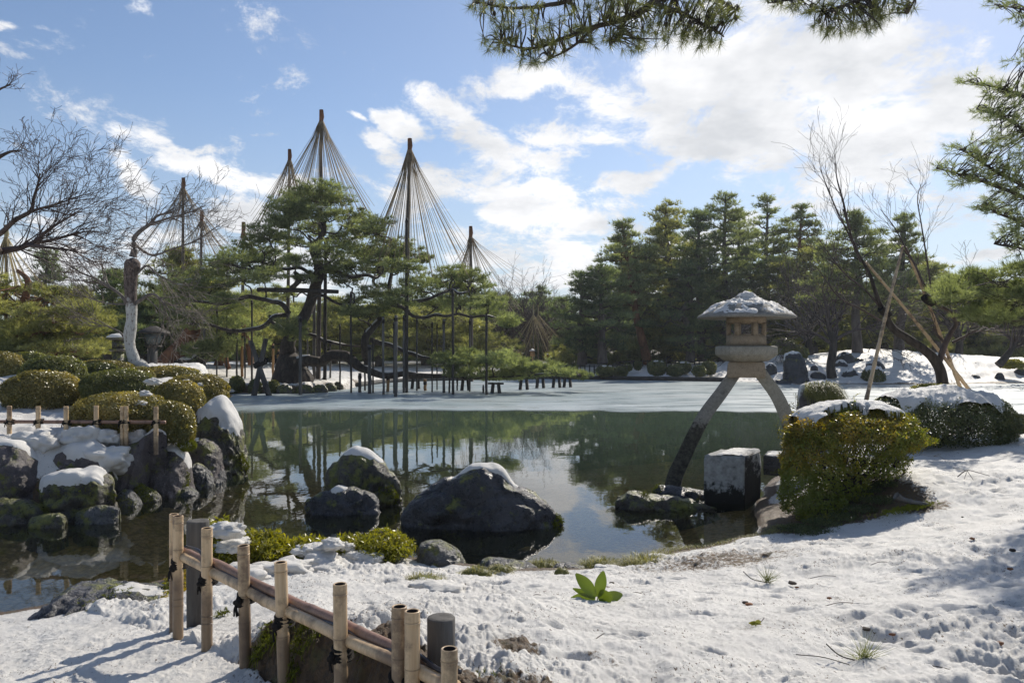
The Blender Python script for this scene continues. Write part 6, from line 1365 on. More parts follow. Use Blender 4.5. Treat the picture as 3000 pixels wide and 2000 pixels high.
# ------------------------------------------------------------------ overhanging pine boughs
def brush(G, P, D_, L, k, nl, w, spread=.55, tint=.5, droop=0):
    """a shoot: k needles round an axis from P along D_ (unit) of length L"""
    n = len(P); t = RNG.random((n, k))**.8; base = P[:, None]+D_[:, None]*(L*t)[..., None]
    d = unit(D_[:, None]*.9+spread*RNG.normal(size=(n, k, 3))+np.array([0, 0, -droop])); s = unit(np.cross(d, RNG.normal(size=(n, k, 3))))
    ll = nl*(.7+.5*RNG.random((n, k, 1))); V = np.stack([base-s*w*.5, base+s*w*.5, base+d*ll], 2).reshape(-1, 3)
    G.add(V, None, np.arange(len(V)).reshape(-1, 3), np.repeat(np.clip(np.repeat(tint, k) if hasattr(tint, '__len__') else tint+.3*RNG.normal(size=n*k), 0, 1), 3))
def bough(name, label, root_pts, trunk_r, limbs, fill, D, mat, nl=.10, nw=.0035, k=30, shoot=.07, dirf=None, group=None, seed=0, cones=0, spread_=.55):
    """limbs: list of (px points, radii); fill: list of px regions (x, y, rx, ry, n) of needle shoots"""
    rg = np.random.default_rng(seed); root = empty(name, tuple(root_pts[0]), label, 'pine tree', group)
    G = Geo(); tube(G, spline(root_pts, 30), np.interp(np.linspace(0, 1, 30), np.linspace(0, 1, len(trunk_r)), trunk_r), 12); G.build('trunk', MT['bark'], root)
    G = Geo(); L = []
    for pts, rad in limbs:
        P = spline([p if len(p) == 3 else PV(p[0], p[1], D) for p in pts], 40); P[4:] += np.column_stack([fbm(P[4:, 0]*3, P[4:, 2]*3, octs=2, seed=i+seed)*.03 for i in range(3)]); tube(G, P, np.interp(np.linspace(0, 1, 40), np.linspace(0, 1, len(rad)), rad), 7); L.append(P)
    L = np.concatenate(L); N = Geo()
    for (x, y, rx, ry, n) in fill:
        nn = int(n*(1.4 if cones else 1.1)); a = rg.random(nn)*2*math.pi; q = np.sqrt(rg.random(nn)); X = x+rx*q*np.cos(a); Y = y+ry*q*np.sin(a); DD = D+rg.uniform(-.45, .45, nn)
        P = np.array([PV(X[i], Y[i], DD[i]) for i in range(nn)])
        for i in range(nn):
            j = int(np.argmin(((L-P[i])**2).sum(1))); b = L[j]; m = (b+P[i])/2+rg.normal(size=3)*.06*np.linalg.norm(b-P[i]); m[2] += .08*np.linalg.norm(b-P[i])
            tw = spline([b, m, P[i]], 8); tube(G, tw, np.linspace(.008, .003, 8), 4, cap=False)
            dd = tw[-1]-tw[-3]; dd = dd/(np.linalg.norm(dd)+1e-9)
            if dirf is not None: dd = dd*.5+np.array(dirf); dd /= np.linalg.norm(dd)
            brush(N, P[i][None], dd[None], shoot, k, nl, nw, spread_, .35+.4*rg.random())
            if rg.random() < cones: V, F = BALL_LO; Cn = Geo(); Cn.add(P[i]+V*np.array([.016, .016, .024]), None, F); Cn.build('pine_cone', MT['bark'], root)
    G.build('branches', MT['bark'], root); N.build('foliage', mat, root, False)
BALL_LO = ball(2)
GO = 'pines whose boughs hang into the picture'
bough('overhanging_pine', 'pine whose long needled bough hangs in at the top centre', [(-3.2, -3.5, .5), (-3.0, -3.0, 2.5), (-2.2, -1.5, 5.0), (-.6, 1.5, 6.6), (1.0, 5.0, 6.6)], [.28, .24, .20, .15, .10],
    [([(1.0, 5.0, 6.6), (1580, -90), (1500, 5), (1440, 40), (1370, 62), (1290, 88), (1215, 112), (1150, 100)], [.05, .04, .03, .026, .02, .016, .010, .006]), ([(1480, -60), (1380, -30), (1270, 10), (1180, 20), (1090, 0)], [.03, .024, .018, .012, .006]),
     ([(1500, 5), (1580, 40), (1640, 70), (1660, 85)], [.022, .016, .012, .006]), ([(1560, -50), (1640, -10), (1690, 25)], [.022, .015, .006]), ([(1440, 40), (1420, 80), (1400, 100)], [.014, .01, .005]), ([(1370, 62), (1300, 120), (1260, 135)], [.014, .01, .005])],
    [(1120, 5, 45, 18, 14), (1180, 35, 60, 35, 26), (1150, 95, 45, 22, 18), (1230, 120, 50, 24, 22), (1285, 75, 60, 45, 32), (1370, 60, 60, 45, 32), (1440, 85, 45, 28, 22), (1460, 25, 70, 35, 30), (1540, 70, 60, 30, 28), (1600, 40, 60, 45, 30), (1660, 30, 40, 30, 16), (1350, 0, 130, 25, 30), (1560, 0, 120, 25, 26), (1620, 85, 40, 18, 14)],
    6.6, MT['pine_near'], .10, .0036, 30, .05, (0, -.05, -.12), GO, 1, .10, .95)
bough('overhanging_pine', 'pine whose smaller bough hangs in at the top, right of the longer bough', [(3.6, -3.0, .6), (3.5, -2.5, 2.8), (3.4, 0, 5.4), (3.2, 3.0, 6.4), (3.4, 5.6, 6.2)], [.26, .22, .18, .12, .06],
    [([(3.4, 5.6, 6.2), (2080, -70), (2010, -20), (1950, 15), (1890, 30)], [.04, .03, .022, .014, .006]), ([(2010, -40), (1900, -20), (1820, 0), (1765, 8)], [.02, .016, .01, .005]), ([(2060, -40), (2100, -10), (2085, 30)], [.018, .012, .006])],
    [(1800, 0, 55, 10, 12), (1850, 15, 40, 14, 12), (1920, 48, 55, 22, 26), (1980, 40, 55, 26, 26), (2040, 15, 50, 22, 18), (1930, 5, 90, 18, 24), (2085, 10, 28, 18, 8)],
    6.8, MT['pine_near'], .10, .0036, 30, .05, (-.1, -.05, -.12), GO, 2, .06, .95)
bough('edge_pine', 'pine standing beyond the right edge with layered boughs of short upturned needle shoots', [(8.4, 10.2, .6), (8.3, 10.2, 2.5), (8.2, 10.0, 4.5), (8.2, 10.0, 6.5), (8.1, 9.9, 7.8)], [.22, .19, .16, .12, .06],
    [([(8.2, 10.0, 5.2), (2430, 240), (2330, 215), (2230, 188)], [.06, .035, .02, .007]), ([(8.2, 10.0, 4.8), (2430, 330), (2340, 290), (2245, 250)], [.05, .03, .018, .006]), ([(8.2, 10.0, 4.2), (2420, 440), (2300, 400), (2210, 345)], [.06, .035, .022, .007]),
     ([(8.25, 10.0, 3.9), (2420, 470), (2290, 430), (2150, 388)], [.06, .035, .022, .007]), ([(8.25, 10.0, 3.6), (2420, 540), (2330, 505), (2250, 475)], [.05, .03, .018, .006]), ([(8.25, 10.0, 6.4), (2440, 60), (2350, 25), (2290, 15)], [.04, .025, .014, .006]), ([(8.25, 10.0, 3.2), (2420, 590), (2340, 570), (2280, 560)], [.04, .025, .014, .006])],
    [(2240, 190, 28, 12, 14), (2290, 205, 35, 18, 24), (2340, 225, 40, 30, 36), (2260, 250, 28, 14, 16), (2310, 270, 40, 26, 36), (2365, 300, 45, 40, 50), (2300, 325, 40, 22, 30), (2215, 345, 34, 14, 18), (2260, 370, 40, 20, 30), (2170, 388, 30, 10, 12), (2220, 410, 44, 16, 30), (2290, 410, 50, 30, 50), (2350, 400, 50, 60, 70),
     (2310, 470, 45, 26, 44), (2270, 478, 28, 14, 16), (2350, 520, 35, 36, 44), (2320, 545, 30, 18, 18), (2310, 12, 30, 10, 14), (2350, 35, 22, 28, 18), (2345, 140, 30, 12, 14), (2345, 580, 22, 20, 14)],
    9.8, MT['pine'], .085, .0055, 30, .12, (-.35, -.1, .25), GO, 3)
def near_olive():
    pads = []; rg = np.random.default_rng(2)
    for i in range(30):
        x = rg.uniform(2170, 2440); y = rg.uniform(600+max(0, 2300-x)*.45, 735-max(0, 2260-x)*.3); D = rg.uniform(12.5, 15.5); s = D/1829.3
        pads.append((PV(x, y, D), (42*s, 42*s, 17*s), 1.0))
    tk = [(11.2, 14.5, .7), (11.0, 14.4, 2.0), (10.8, 14.2, 3.2), (10.5, 14.0, 4.2)]
    pine_from_pads('edge_pine', 'olive green pine whose drooping mass fills the right edge above the ice', 'pine tree', tk[0], tk, [.18, .15, .1, .04], pads, MT['pine'], MT['bark'], 190, 12, .10, .009, .75, GO, None, .018, 8, spray=.16)
near_olive()

# ------------------------------------------------------------------ bamboo fences
def lathe_post(G, GI, a, b, r, seg=18, node=.17, hollow=True, ph=0.0):
    a = np.array(a, float); b = np.array(b, float); Lh = np.linalg.norm(b-a); ax = (b-a)/Lh
    u = unit(np.cross(ax, [0, 1, 0.])); v = np.cross(ax, u); th = np.linspace(0, 2*math.pi, seg, endpoint=False)
    zs = []; nodes = [Lh-.035-k*node*(1+.2*math.sin(k*3+ph)) for k in range(0, int(Lh/node)+1)]
    for z in np.linspace(0, Lh, 40): zs.append((z, 1.0, 0))
    for z in nodes:
        if z > .01: zs += [(z-.006, 1.0, 0), (z-.0035, 1.07, 0), (z, .96, 1), (z+.0035, 1.05, 0), (z+.007, 1.0, 0)]
    zs.sort(); rings = [a+ax*z+r*k*(np.cos(th)[:, None]*u+np.sin(th)[:, None]*v) for z, k, t in zs]; tn = np.concatenate([np.full(seg, float(t)) for z, k, t in zs])
    n = len(rings); V = np.concatenate(rings); j = np.arange(seg); Q = np.concatenate([np.stack([i*seg+j, i*seg+(j+1) % seg, (i+1)*seg+(j+1) % seg, (i+1)*seg+j], -1) for i in range(n-1)]); G.add(V, Q, None, tn)
    inner = [a+ax*z+rr*(np.cos(th)[:, None]*u+np.sin(th)[:, None]*v) for z, rr in ((Lh, r), (Lh+.002, r*.9), (Lh, r*.76), (Lh-.05, r*.72))]
    V = np.concatenate(inner); Q = np.concatenate([np.stack([i*seg+j, i*seg+(j+1) % seg, (i+1)*seg+(j+1) % seg, (i+1)*seg+j], -1) for i in range(2)]); G.add(V, Q, None, .0)
    rings_mesh(GI, [inner[2], inner[3]], False, True)
def fence_line(sx):
    q = (sx-1500)/2333.33; t = (q*4.19+1.757)/(1.557+1.67*q); return (-1.757+1.557*t, 4.19-1.67*t)
def knot(c, r, parent, seed, axis=(1, -1)):
    """lashing: a few turns of black palm rope round post and rail, with loose ends"""
    rg = np.random.default_rng(seed); G = Geo(); c = np.array(c)
    for k in range(9):
        a = np.linspace(0, 2*math.pi, 20); tl = rg.uniform(-.7, .7); rr = r*(1+.10*rg.random()); z0 = rg.uniform(-.022, .022)
        P = np.column_stack([c[0]+rr*np.cos(a)*1.02+.008*np.sin(a), c[1]+(rr+.022)*np.sin(a)+.02, c[2]+z0+tl*rr*np.cos(a)]); tube(G, P, .0056, 6)
    for k in range(3):
        p = c+np.array([-r*1.0, -r*.6, -.01]); e = p+np.array([rg.uniform(-.02, .012), rg.uniform(-.02, .01), -rg.uniform(.03, .07)]); tube(G, spline([p, (p+e)/2+np.array([-.006, 0, .004]), e], 10), .0042, 5)
    V, F = BALL_LO
    for k in range(4): G.add(c+rg.normal(size=3)*.008+np.array([-r*.7, -r*.9, -.005])+V*np.array([.014, .012, .013]), None, F)
    G.build('rope_tie', MT['rope_dark'], parent)
def near_fence():
    root = empty('bamboo_fence', (-1.0, 3.4, .58), 'knee high bamboo fence running down the foreground with black rope lashings and a cable', 'fence')
    P = [(498, 1511, .0, .024, -.02), (521.6, 1511, 0, .0265, 0), (606.2, 1547, 0, .0265, 0), (713, 1597.7, .012, .0265, 0), (822, 1646.6, .02, .0265, 0), (996, 1710, .008, .0265, 0), (1169.6, 1776, 0, .0265, 0), (1207.8, 1789, 0, .026, 0), (1316.3, 1899, 0, .0265, 0)]
    for i, (sx, sy, lean, r, dy) in enumerate(P):
        x, y = fence_line(sx); z = CAM_H-(sy-1020)/2333.33*y
        if i == 0: y += .05
        G = Geo(); GI = Geo(); lathe_post(G, GI, (x+lean, y, .42), (x, y, z), r, ph=i*1.3); p = G.build('post', MT['bamboo'], root); GI.build('hollow', MT['bamboo_in'], p)
        if i not in (0,): 
            rz = {1: .86, 2: .86, 3: .86, 4: .85, 5: .85, 6: .845, 7: .845, 8: .84}[i]; knot((x+lean*.5, y+.01, rz), r+.004, root, i)
    def rail(cr, off, r, mt, nm, red=False):
        pts = []
        for cx, cy in cr:
            sx, sy = 400+cx/2.352, 1400+cy/2.352; x, y = fence_line(sx); y2 = y+off[1]; k = y2/y; pts.append((x*k, y2, CAM_H-(sy-1020)/2333.33*y2))
        Q = spline(pts, 70)
        if nm == 'rail':
            n = len(Q); R = np.full(n, r); R[::11] *= 1.10; t = np.zeros(n); t[::11] = 1.0; G = Geo(); tube(G, Q, R, 14, tint=0); G.tint[-1][:] = np.concatenate([np.repeat(t, 14), [0, 0]])
        else: G = Geo(); tube(G, Q, r, 8)
        G.build(nm, MT[mt], root)
    low = [(330, 545), (440, 600), (540, 655), (700, 735), (870, 835), (960, 880), (1090, 935), (1200, 985), (1350, 1060), (1490, 1130), (1770, 1250), (1960, 1335), (2060, 1385), (2200, 1440)]
    rail(low, (0, .052), .0235, 'bamboo', 'rail')
    up = [(330, 500), (440, 555), (560, 590), (700, 665), (840, 735), (960, 790), (1120, 870), (1360, 970), (1540, 1060), (1770, 1165), (1960, 1255)]
    rail(up, (0, .115), .021, 'bamboo_red', 'rail')
    cb = [(340, 470), (430, 500), (480, 570), (560, 625), (690, 690), (800, 745), (890, 810), (960, 835), (1080, 885), (1200, 960), (1360, 1005), (1480, 1070), (1600, 1160), (1770, 1190), (1900, 1200), (1990, 1250), (2090, 1320), (2230, 1330)]
    rail(cb, (0, .075), .0085, 'cable', 'cable')
near_fence()
GLP = 'short log posts behind the bamboo fence'
for sx, sy, D, r, lb, zb in [(580.7, 1524, 4.55, .062, 'dark log post behind the paired bamboo posts at the far end', .4), (1293, 1806, 2.78, .049, 'grey cut log post standing at the near end of the bamboo fence', .4)]:
    x = (sx-1500)/2333.33*D; z = CAM_H-(sy-1020)/2333.33*D; root = empty('log_post', (x, D, zb), lb, 'post', GLP); G = Geo(); n = 10
    rings = []; th = np.linspace(0, 2*math.pi, 28, endpoint=False)
    for k, zz in enumerate(list(np.linspace(zb, z-.006, n))+[z-.002, z, z+.001, z+.001]):
        rr = r*(1+.02*np.sin(th*3+zz*4)+.012*np.sin(th*9)); rr = rr*(1 if k < n else (.97 if k == n else (.94 if k == n+1 else (.6 if k == n+2 else .2)))); rings.append(np.column_stack([x+rr*np.cos(th), D+rr*np.sin(th), np.full(28, zz)]))
    rings_mesh(G, rings); G.build('log', MT['post'], root)
def left_fence():
    D = 10.5; root = empty('bamboo_fence', PV(190, 1000, D), 'low bamboo fence on the snowy left bank in front of the azalea domes', 'fence')
    for i, (x, yt) in enumerate([(-50, 932), (21.5, 932.0), (87.8, 933), (151.8, 933), (221, 931.6), (280.8, 933.4), (289.8, 933), (358.2, 934)]):
        a = PV(x, yt, D); r = .027 if i in (5, 6) else .030; G = Geo(); GI = Geo(); lathe_post(G, GI, (a[0], D, .6), (a[0], D, a[2]), r, 10, .16, ph=i); p = G.build('post', MT['bamboo'], root); GI.build('hollow', MT['bamboo_in'], p)
        rz = PV(0, 969, D)[2]; knot((a[0], D+.01, rz), r+.006, root, 30+i)
    G = Geo(); Q = np.array([PV(x, 968+.004*x, D+.05) for x in np.linspace(-120, 380, 90)]); R = np.full(90, .0235); R[::9] *= 1.12; t = np.zeros(90); t[::9] = 1
    tube(G, Q, R, 10); G.tint[-1][:] = np.concatenate([np.repeat(t, 10), [0, 0]]); G.build('rail', MT['bamboo_red'], root)
left_fence()
# ------------------------------------------------------------------ small things on the near snow
def ground_hit(x, y):
    """where the sight line of a photo px meets the snow"""
    D = np.geomspace(1.8, 90, 900); X = (x-1176)/1829.3*D; Z = CAM_H-(y-799.7)/1829.3*D
    z = np.maximum(terrain(X, D, False)[0], 0); k = int(np.argmax(Z < z)); return (float(X[k]), float(D[k]), float(z[k]))
GG = 'grass tufts on the near shore'
for i, (x, y, r, n, L, lb) in enumerate([(1245,1303,.13,420,.11,'grass tuft between the shiny stone and the rough black stone'),(1382,1302,.17,520,.13,'round grass tuft with snow on its right, left of the taller one'),(1480,1300,.15,560,.20,'tallest yellow grass tuft at the waterline in front of the pond'),(1522,1285,.12,240,.11,'short grass patch right of the tallest tuft'),
     (1095,1318,.12,260,.07,'flat mossy grass patch left of the shiny stone'),(1148,1312,.09,200,.07,'small grass patch under the shiny stone'),(975,1338,.14,260,.09,'thin grass streak in the snow right of the shrubs'),(1290,1318,.06,60,.05,'tiny grass wisp below the black stone')]):
    c = ground_hit(x, y); a = RNG.random(n)*6.28; q = np.sqrt(RNG.random(n))*r; P = np.column_stack([c[0]+q*np.cos(a)*1.3, c[1]+q*np.sin(a)*.8, c[2]+.06*(1-(q/r)**2)-.01])
    A = np.column_stack([np.cos(a)*.6, np.sin(a)*.6, np.full(n, .8)]); G = Geo(); blades(G, P, A, L, .0055, RNG.random(n)**.7, droop=.7)
    V, F = BALL_LO; G.add(np.array(c)+V*np.array([r*1.1, r*.7, .05]), None, F, .1); tag(G.build('grass_tuft', MT['grass'], None, False), lb, 'grass tuft', GG)
GC = 'moss and dead grass under the bamboo fence'
for i, (sx, sy, n, r, lb) in enumerate([(632,1800,150,.08,'dead grass hanging over the step between the second and third bamboo posts'),(805,1850,240,.10,'grass and moss left of the fourth bamboo post'),(880,1880,260,.10,'green moss cushion right of the fourth bamboo post'),(575,1780,90,.06,'bit of moss at the foot of the paired posts'),(1040,1960,220,.12,'brown dead grass right of the fifth bamboo post'),(1490,1960,260,.12,'green moss and dead leaves showing through the snow at the bottom edge'),(1240,1930,160,.10,'dead grass by the log post')]):
    x, D = fence_line(sx) if sx < 1400 else (None, None)
    c = ground_hit(sx/1.2755, sy/1.2755); a = RNG.random(n)*6.28; q = np.sqrt(RNG.random(n))*r; P = np.column_stack([c[0]+q*np.cos(a), c[1]+q*np.sin(a)*.7, np.full(n, c[2]+.012)])
    P[:, 2] = terrain(P[:, 0], P[:, 1], False)[0]+.005; P = P[fbm(P[:, 0], P[:, 1], scale=14, octs=2, seed=3) > -.05]; n = len(P); a = a[:n]
    G = Geo(); blades(G, P, np.column_stack([np.cos(a)*.5-.3, np.sin(a)*.5-.5, np.full(n, .5)]), .055, .0035, RNG.random(n), droop=1.0)
    tufts(G, P[:n]+RNG.normal(size=(n, 3))*.01, np.tile([0, -.2, 1.], (n, 1)), 4, .02, .006, 1.0, RNG.random(n)*.7); tag(G.build('moss_patch', MT['moss'], None, False), lb, 'moss', GC)
# dry brown fringe along the waterline right of the tall tuft
def fringe():
    G = Geo(); n = 1500; t = RNG.random(n); xs = np.interp(t, [0, .4, .7, 1], [1.35, 2.05, 2.7, 2.95]); ys = np.interp(t, [0, .4, .7, 1], [7.62, 7.95, 8.4, 8.75])
    P = np.column_stack([xs+RNG.normal(size=n)*.04, ys+RNG.normal(size=n)*.035-.03, np.full(n, .06)]); blades(G, P, np.tile([0, .1, .8], (n, 1)), .045, .006, RNG.random(n)*.6+.2, droop=.7)
    tag(G.build('shore_grass', MT['grass'], None, False), 'dry mossy fringe along the waterline before the stone block', None, None, 'stuff')
fringe()
def big_leaf(G, p, d, up, L, w, tint, bend=.25):
    n = 9; d = np.array(d, float); d /= np.linalg.norm(d); up = np.array(up, float); s = np.cross(d, up); s /= np.linalg.norm(s); u = np.cross(s, d); V = []
    for k in range(n):
        t = k/(n-1); c = np.array(p)+d*L*t-u*bend*L*t*t; ww = w*(math.sin(math.pi*min(1, t*.93+.035))**.8)*.5
        V += [c-s*ww+u*ww*.25, c, c+s*ww+u*ww*.25]
    V = np.array(V); Q = []
    for k in range(n-1): Q += [[3*k, 3*k+1, 3*k+4, 3*k+3], [3*k+1, 3*k+2, 3*k+5, 3*k+4]]
    G.add(V, Q, None, tint)
def sprout():
    c = np.array(ground_hit(1372, 1388)); root = empty('leafy_sprig', tuple(c), 'fresh green sprig with big oval leaves standing in the snow', 'plant'); s = c[1]/1829.3
    G = Geo(); tube(G, [c-np.array([0, 0, .03]), c+np.array([.0, 0, .02]), c+np.array([.004, 0, .05])], .004, 6); G.build('stem', MT['sprout'], root)
    o = c+np.array([0, 0, .035])
    for (dx, dz, dy, L, w, b) in [(-45, 56, 0, .19, .095, .15), (14, 60, .01, .155, .085, .15), (30, 12, -.05, .12, .125, .1), (62, 6, .02, .19, .085, .35), (-60, -2, .0, .19, .09, .45), (-54, 20, .04, .19, .045, .1)]:
        d = np.array([dx*s, dy, dz*s]); L2 = np.linalg.norm(d)*.95; G = Geo(); big_leaf(G, o+d*.08, d, (.25, -1, .25) if abs(dx) > 40 else (-.1, -1, .15), L2, w*.85, .5, b); G.build('leaf', MT['sprout'], root)
sprout()
GK = 'pine sprigs dropped on the snow'
for i, (x, y, a0, L, lb) in enumerate([(1985,1520,.3,.15,'large fan of fallen pine needles on the snow near the bottom right'), (1762,1338,1.2,.14,'pine sprig standing up with a curved brown twig in the wet snow')]):
    c = np.array(ground_hit(x, y)); G = Geo(); n = 70; an = RNG.normal(size=n)*.75+1.35; d = np.column_stack([np.cos(an), RNG.normal(size=n)*.3, np.abs(np.sin(an))*.8+.1]); d = unit(d); LL = L*(.5+.6*RNG.random(n)); P = np.tile(c+np.array([0, 0, .01]), (n, 1))+RNG.normal(size=(n, 3))*.008
    s = unit(np.cross(d, [0, 1, 0])); V = np.stack([P-s*.0013, P+s*.0013, P+d*LL[:, None]], 1).reshape(-1, 3); root = empty('pine_sprig', tuple(c), lb, 'pine sprig', GK)
    G.add(V, None, np.arange(3*n).reshape(-1, 3), np.repeat(RNG.random(n), 3)); G.build('foliage', MT['pine_near'], root, False); G = Geo(); q = [c+np.array([.03, 0, 0]), c+np.array([-.02, 0, .004]), c+np.array([-.10, .02, .02]), c+np.array([-.16, .03, .07])]; tube(G, spline(q, 14), .003, 6); G.build('stem', MT['bark'], root)
def sprig2():
    c = np.array(ground_hit(1732, 1448)); root = empty('leafy_sprig', tuple(c), 'small pale green leafy sprig lying on the snow', 'plant'); G = Geo(); e = c+np.array([.06, .02, .06]); tube(G, [c, e], .002, 5); G.build('stem', MT['bark'], root); G = Geo()
    for k in range(9): a = RNG.uniform(0, 6.28); big_leaf(G, c+(e-c)*RNG.random()*.7, (math.cos(a), RNG.normal()*.3, .25*math.sin(a)), (0, -1, .6), .05, .018, RNG.random(), .1)
    G.build('leaf_cluster', MT['azalea_lime'], root)
    c = np.array(ground_hit(2232, 1095)); G = Geo(); tube(G, spline([c+np.array([-.16, 0, 0]), c+np.array([-.06, 0, .07]), c+np.array([.06, .02, .05]), c+np.array([.2, 0, .01])], 16), np.linspace(.006, .003, 16), 6)
    for d in [(-.02, 0, -.05), (.05, .02, -.06), (-.09, 0, .02)]: b = c+np.array([-.05, 0, .065]); tube(G, spline([b, b+np.array(d), b+np.array(d)*1.8], 8), .0025, 5)
    tag(G.build('fallen_twig', MT['bark'], None), 'bare arched twig lying on the snow before the broad dark azalea', 'twig')
sprig2()
def bank_shade_cover():  # growth added over the wet bank, its dark leaves standing for the shrub's shade
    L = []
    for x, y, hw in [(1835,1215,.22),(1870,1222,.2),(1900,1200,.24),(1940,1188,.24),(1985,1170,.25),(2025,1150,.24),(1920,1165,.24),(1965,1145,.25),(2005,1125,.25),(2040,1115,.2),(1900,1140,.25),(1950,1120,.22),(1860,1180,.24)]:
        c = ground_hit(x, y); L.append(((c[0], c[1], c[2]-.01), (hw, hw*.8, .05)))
    shrub('shade_cover_bush', 'low mossy growth added dark as the shade on the wet bank under the golden azalea', 'bush', L, MT['azalea_dark'], 26000, .022, .5, None, seed=55, pw=2, lump=.3, inner=.5, tilt=1.4, bottom=0, tintf=lambda P: -.45+.3*RNG.normal(size=len(P)))
bank_shade_cover()
GD = 'bits of bark and cones scattered on the snow'
db = [(1712,1385),(1720,1390),(1545,1462),(1562,1470),(1820,1342),(1830,1350),(1405,1340),(1905,1375),(1932,1395),(2085,1405),(1990,1448),(2050,1458),(1795,1418),(2130,1565),(2210,1188),(2233,1238),(1470,1378),(2320,1308),(2325,1265),(1385,1440),(1640,1408),(2395-100,1480),(1560,1400),(1840,1480)]
for i, (x, y) in enumerate(db):
    c = np.array(ground_hit(x, y)); V, F = BALL_LO; r = RNG.uniform(.008, .019); G = Geo(); q = V*(1+.3*RNG.normal(size=(len(V), 1))*.5)*np.array([r*1.6, r*1.1, r*.7]); G.add(c+np.array([0, 0, r*.4])+q, None, F)
    tag(G.build('bark_bit', MT['bark_red'] if i % 2 else MT['bark'], None), 'small dark bit of bark or cone lying on the near snow', 'debris', GD)
GT_ = 'thin dry twigs on the snow'
for i, (x, y, dx, dy) in enumerate([(1440,1368,.10,.02),(1530,1530,.12,-.03),(1640,1560,.15,.05),(1890,1395,.2,.05),(1750,1452,.3,.0),(1345,1500,.1,.2),(2100,1530,.15,-.1),(1950,1530,-.2,.1),(1215,1375,.08,.04),(2000,1300,.15,.06),(1700,1250,.12,.1),(1860,1330,.2,.04)]):
    c = np.array(ground_hit(x, y)); G = Geo(); tube(G, spline([c+np.array([0, 0, .006]), c+np.array([dx*.5, dy*.5, .02]), c+np.array([dx, dy, .012])], 10), .0022, 5); tag(G.build('dry_twig', MT['bark'], None), 'thin dry twig or needle lying on the near snow', 'twig', GT_)
def log_root():
    D = 8.35; G = Geo(); P = [PV(2058, 1138, D), PV(2072, 1146, D), PV(2095, 1152, D-.05), PV(2125, 1158, D-.1), PV(2140, 1166, D-.1)]; P = [(a, b, c+.0) for a, b, c in P]
    tube(G, spline(P, 20), np.linspace(.035, .018, 20)*(1+.15*RNG.normal(size=20)), 8); tag(G.build('driftwood', MT['post'], None), 'short grey piece of wood lying at the edge of the dark soil', 'wood')
    G = Geo(); n = 260; c = np.array(ground_hit(2085, 1172)); P = c+RNG.normal(size=(n, 3))*np.array([.14, .05, .008]); P[:, 2] = terrain(P[:, 0], P[:, 1], False)[0]+.015; tufts(G, P, np.tile([0, 0, 1.], (n, 1)), 6, .03, .008, 1.0, .5+.4*RNG.random(n)); tag(G.build('moss_patch', MT['moss'], None, False), 'bright green moss patch under the grey piece of wood', 'moss', GC)
log_root()
# moss on the left bank under the nose of the front dome
def mossball():
    G = Geo(); n = 500; c = np.array(PV(430, 1022, 11.0)); d = rand_unit(n); P = c+d*np.array([.11, .1, .07]); tufts(G, P, d, 6, .03, .008, 1.0, .5+.5*RNG.random(n)); tag(G.build('moss_patch', MT['moss'], None, False), 'bright green moss cushion left of the tallest boulder', 'moss')
mossball()
# lumps of snow piled on the near shore beside the shrubs
GSN = 'snow heaps along the near shore'
for i, (x, y, r, lb) in enumerate([(590,1296,.17,'snow heap in front of the second yellow green azalea'),(650,1310,.16,'snow heap with a hollow side between posts and shrubs'),(728,1296,.13,'knobbly snow heap in the middle of the shore row'),(830,1290,.15,'snow heap under the small yellow azalea'),(560,1330,.16,'snow heap behind the third bamboo post'),(1395,1310,.07,'snow lump leaning on the round grass tuft'),(1512,1290,.09,'snow lump right of the tallest grass tuft'),(1010,1360,.12,'snow heap nearest the thin grass streak'),(470,1345,.12,'snow lump between the log post and the second bamboo post')]):
    c = ground_hit(x, y); snow_lump('snow_heap', (c[0], c[1], c[2]+.0), (r*1.5, r*1.1, r*.6), None, 200+i, label=lb, cat='snow heap', group=GSN)
def fallen_leaves():
    for i, (x, y) in enumerate([(1735, 1440), (1548/1.0, 1400), (1838, 1340)]):
        pass
# left bank: snow lumps and straw bits
for i, (x, y, D, r, lb) in enumerate([(330,985,10.9,.16,'snow heap in front of the azalea nose by the slanting boulder'),(300,1000,10.6,.15,'snow heap left of the slanting boulder'),(160,1003,10.2,.20,'snow heap under the left bamboo fence'),(60,1010,10.0,.2,'snow heap at the left edge under the fence'),(225,1000,10.3,.14,'snow heap below the fourth post of the left fence'),(222,1050,10.05,.22,'snow pile sliding down between the boulders')]):
    c = PV(x, y, D); snow_lump('snow_heap', (c[0], c[1]+.25, c[2]-.06), (r*1.25, r, r*.8), None, 230+i, label=lb, cat='snow heap', group='snow heaps on the left bank')

# ------------------------------------------------------------------ far small things
def lamp():
    D = 62; a = PV(1390, 833, D); root = empty('path_lamp', (a[0], D, a[2]), 'white paned lantern lamp on a post among the far pine trunks', 'lamp'); zt = PV(0, 797, D)[2]
    G = Geo(); tube(G, [(a[0], D, a[2]-.2), (a[0], D, zt-.75)], [.08, .07], 8); G.build('post', MT['post'], root)
    G = Geo(); rings_mesh(G, [np.column_stack([a[0]+r*np.cos(np.arange(4)*math.pi/2+.78), D+r*np.sin(np.arange(4)*math.pi/2+.78), np.full(4, z)]) for r, z in [(.16, zt-.75), (.22, zt-.7), (.26, zt-.25)]]); G.build('lantern_box', simple('pale_panes', (.5, .55, .58), .3), root, False)
    G = Geo(); rings_mesh(G, [np.column_stack([a[0]+r*np.cos(np.arange(4)*math.pi/2+.78), D+r*np.sin(np.arange(4)*math.pi/2+.78), np.full(4, z)]) for r, z in [(.42, zt-.25), (.40, zt-.2), (.06, zt)]]); G.build('cap', MT['post_dark'], root, False)
lamp()
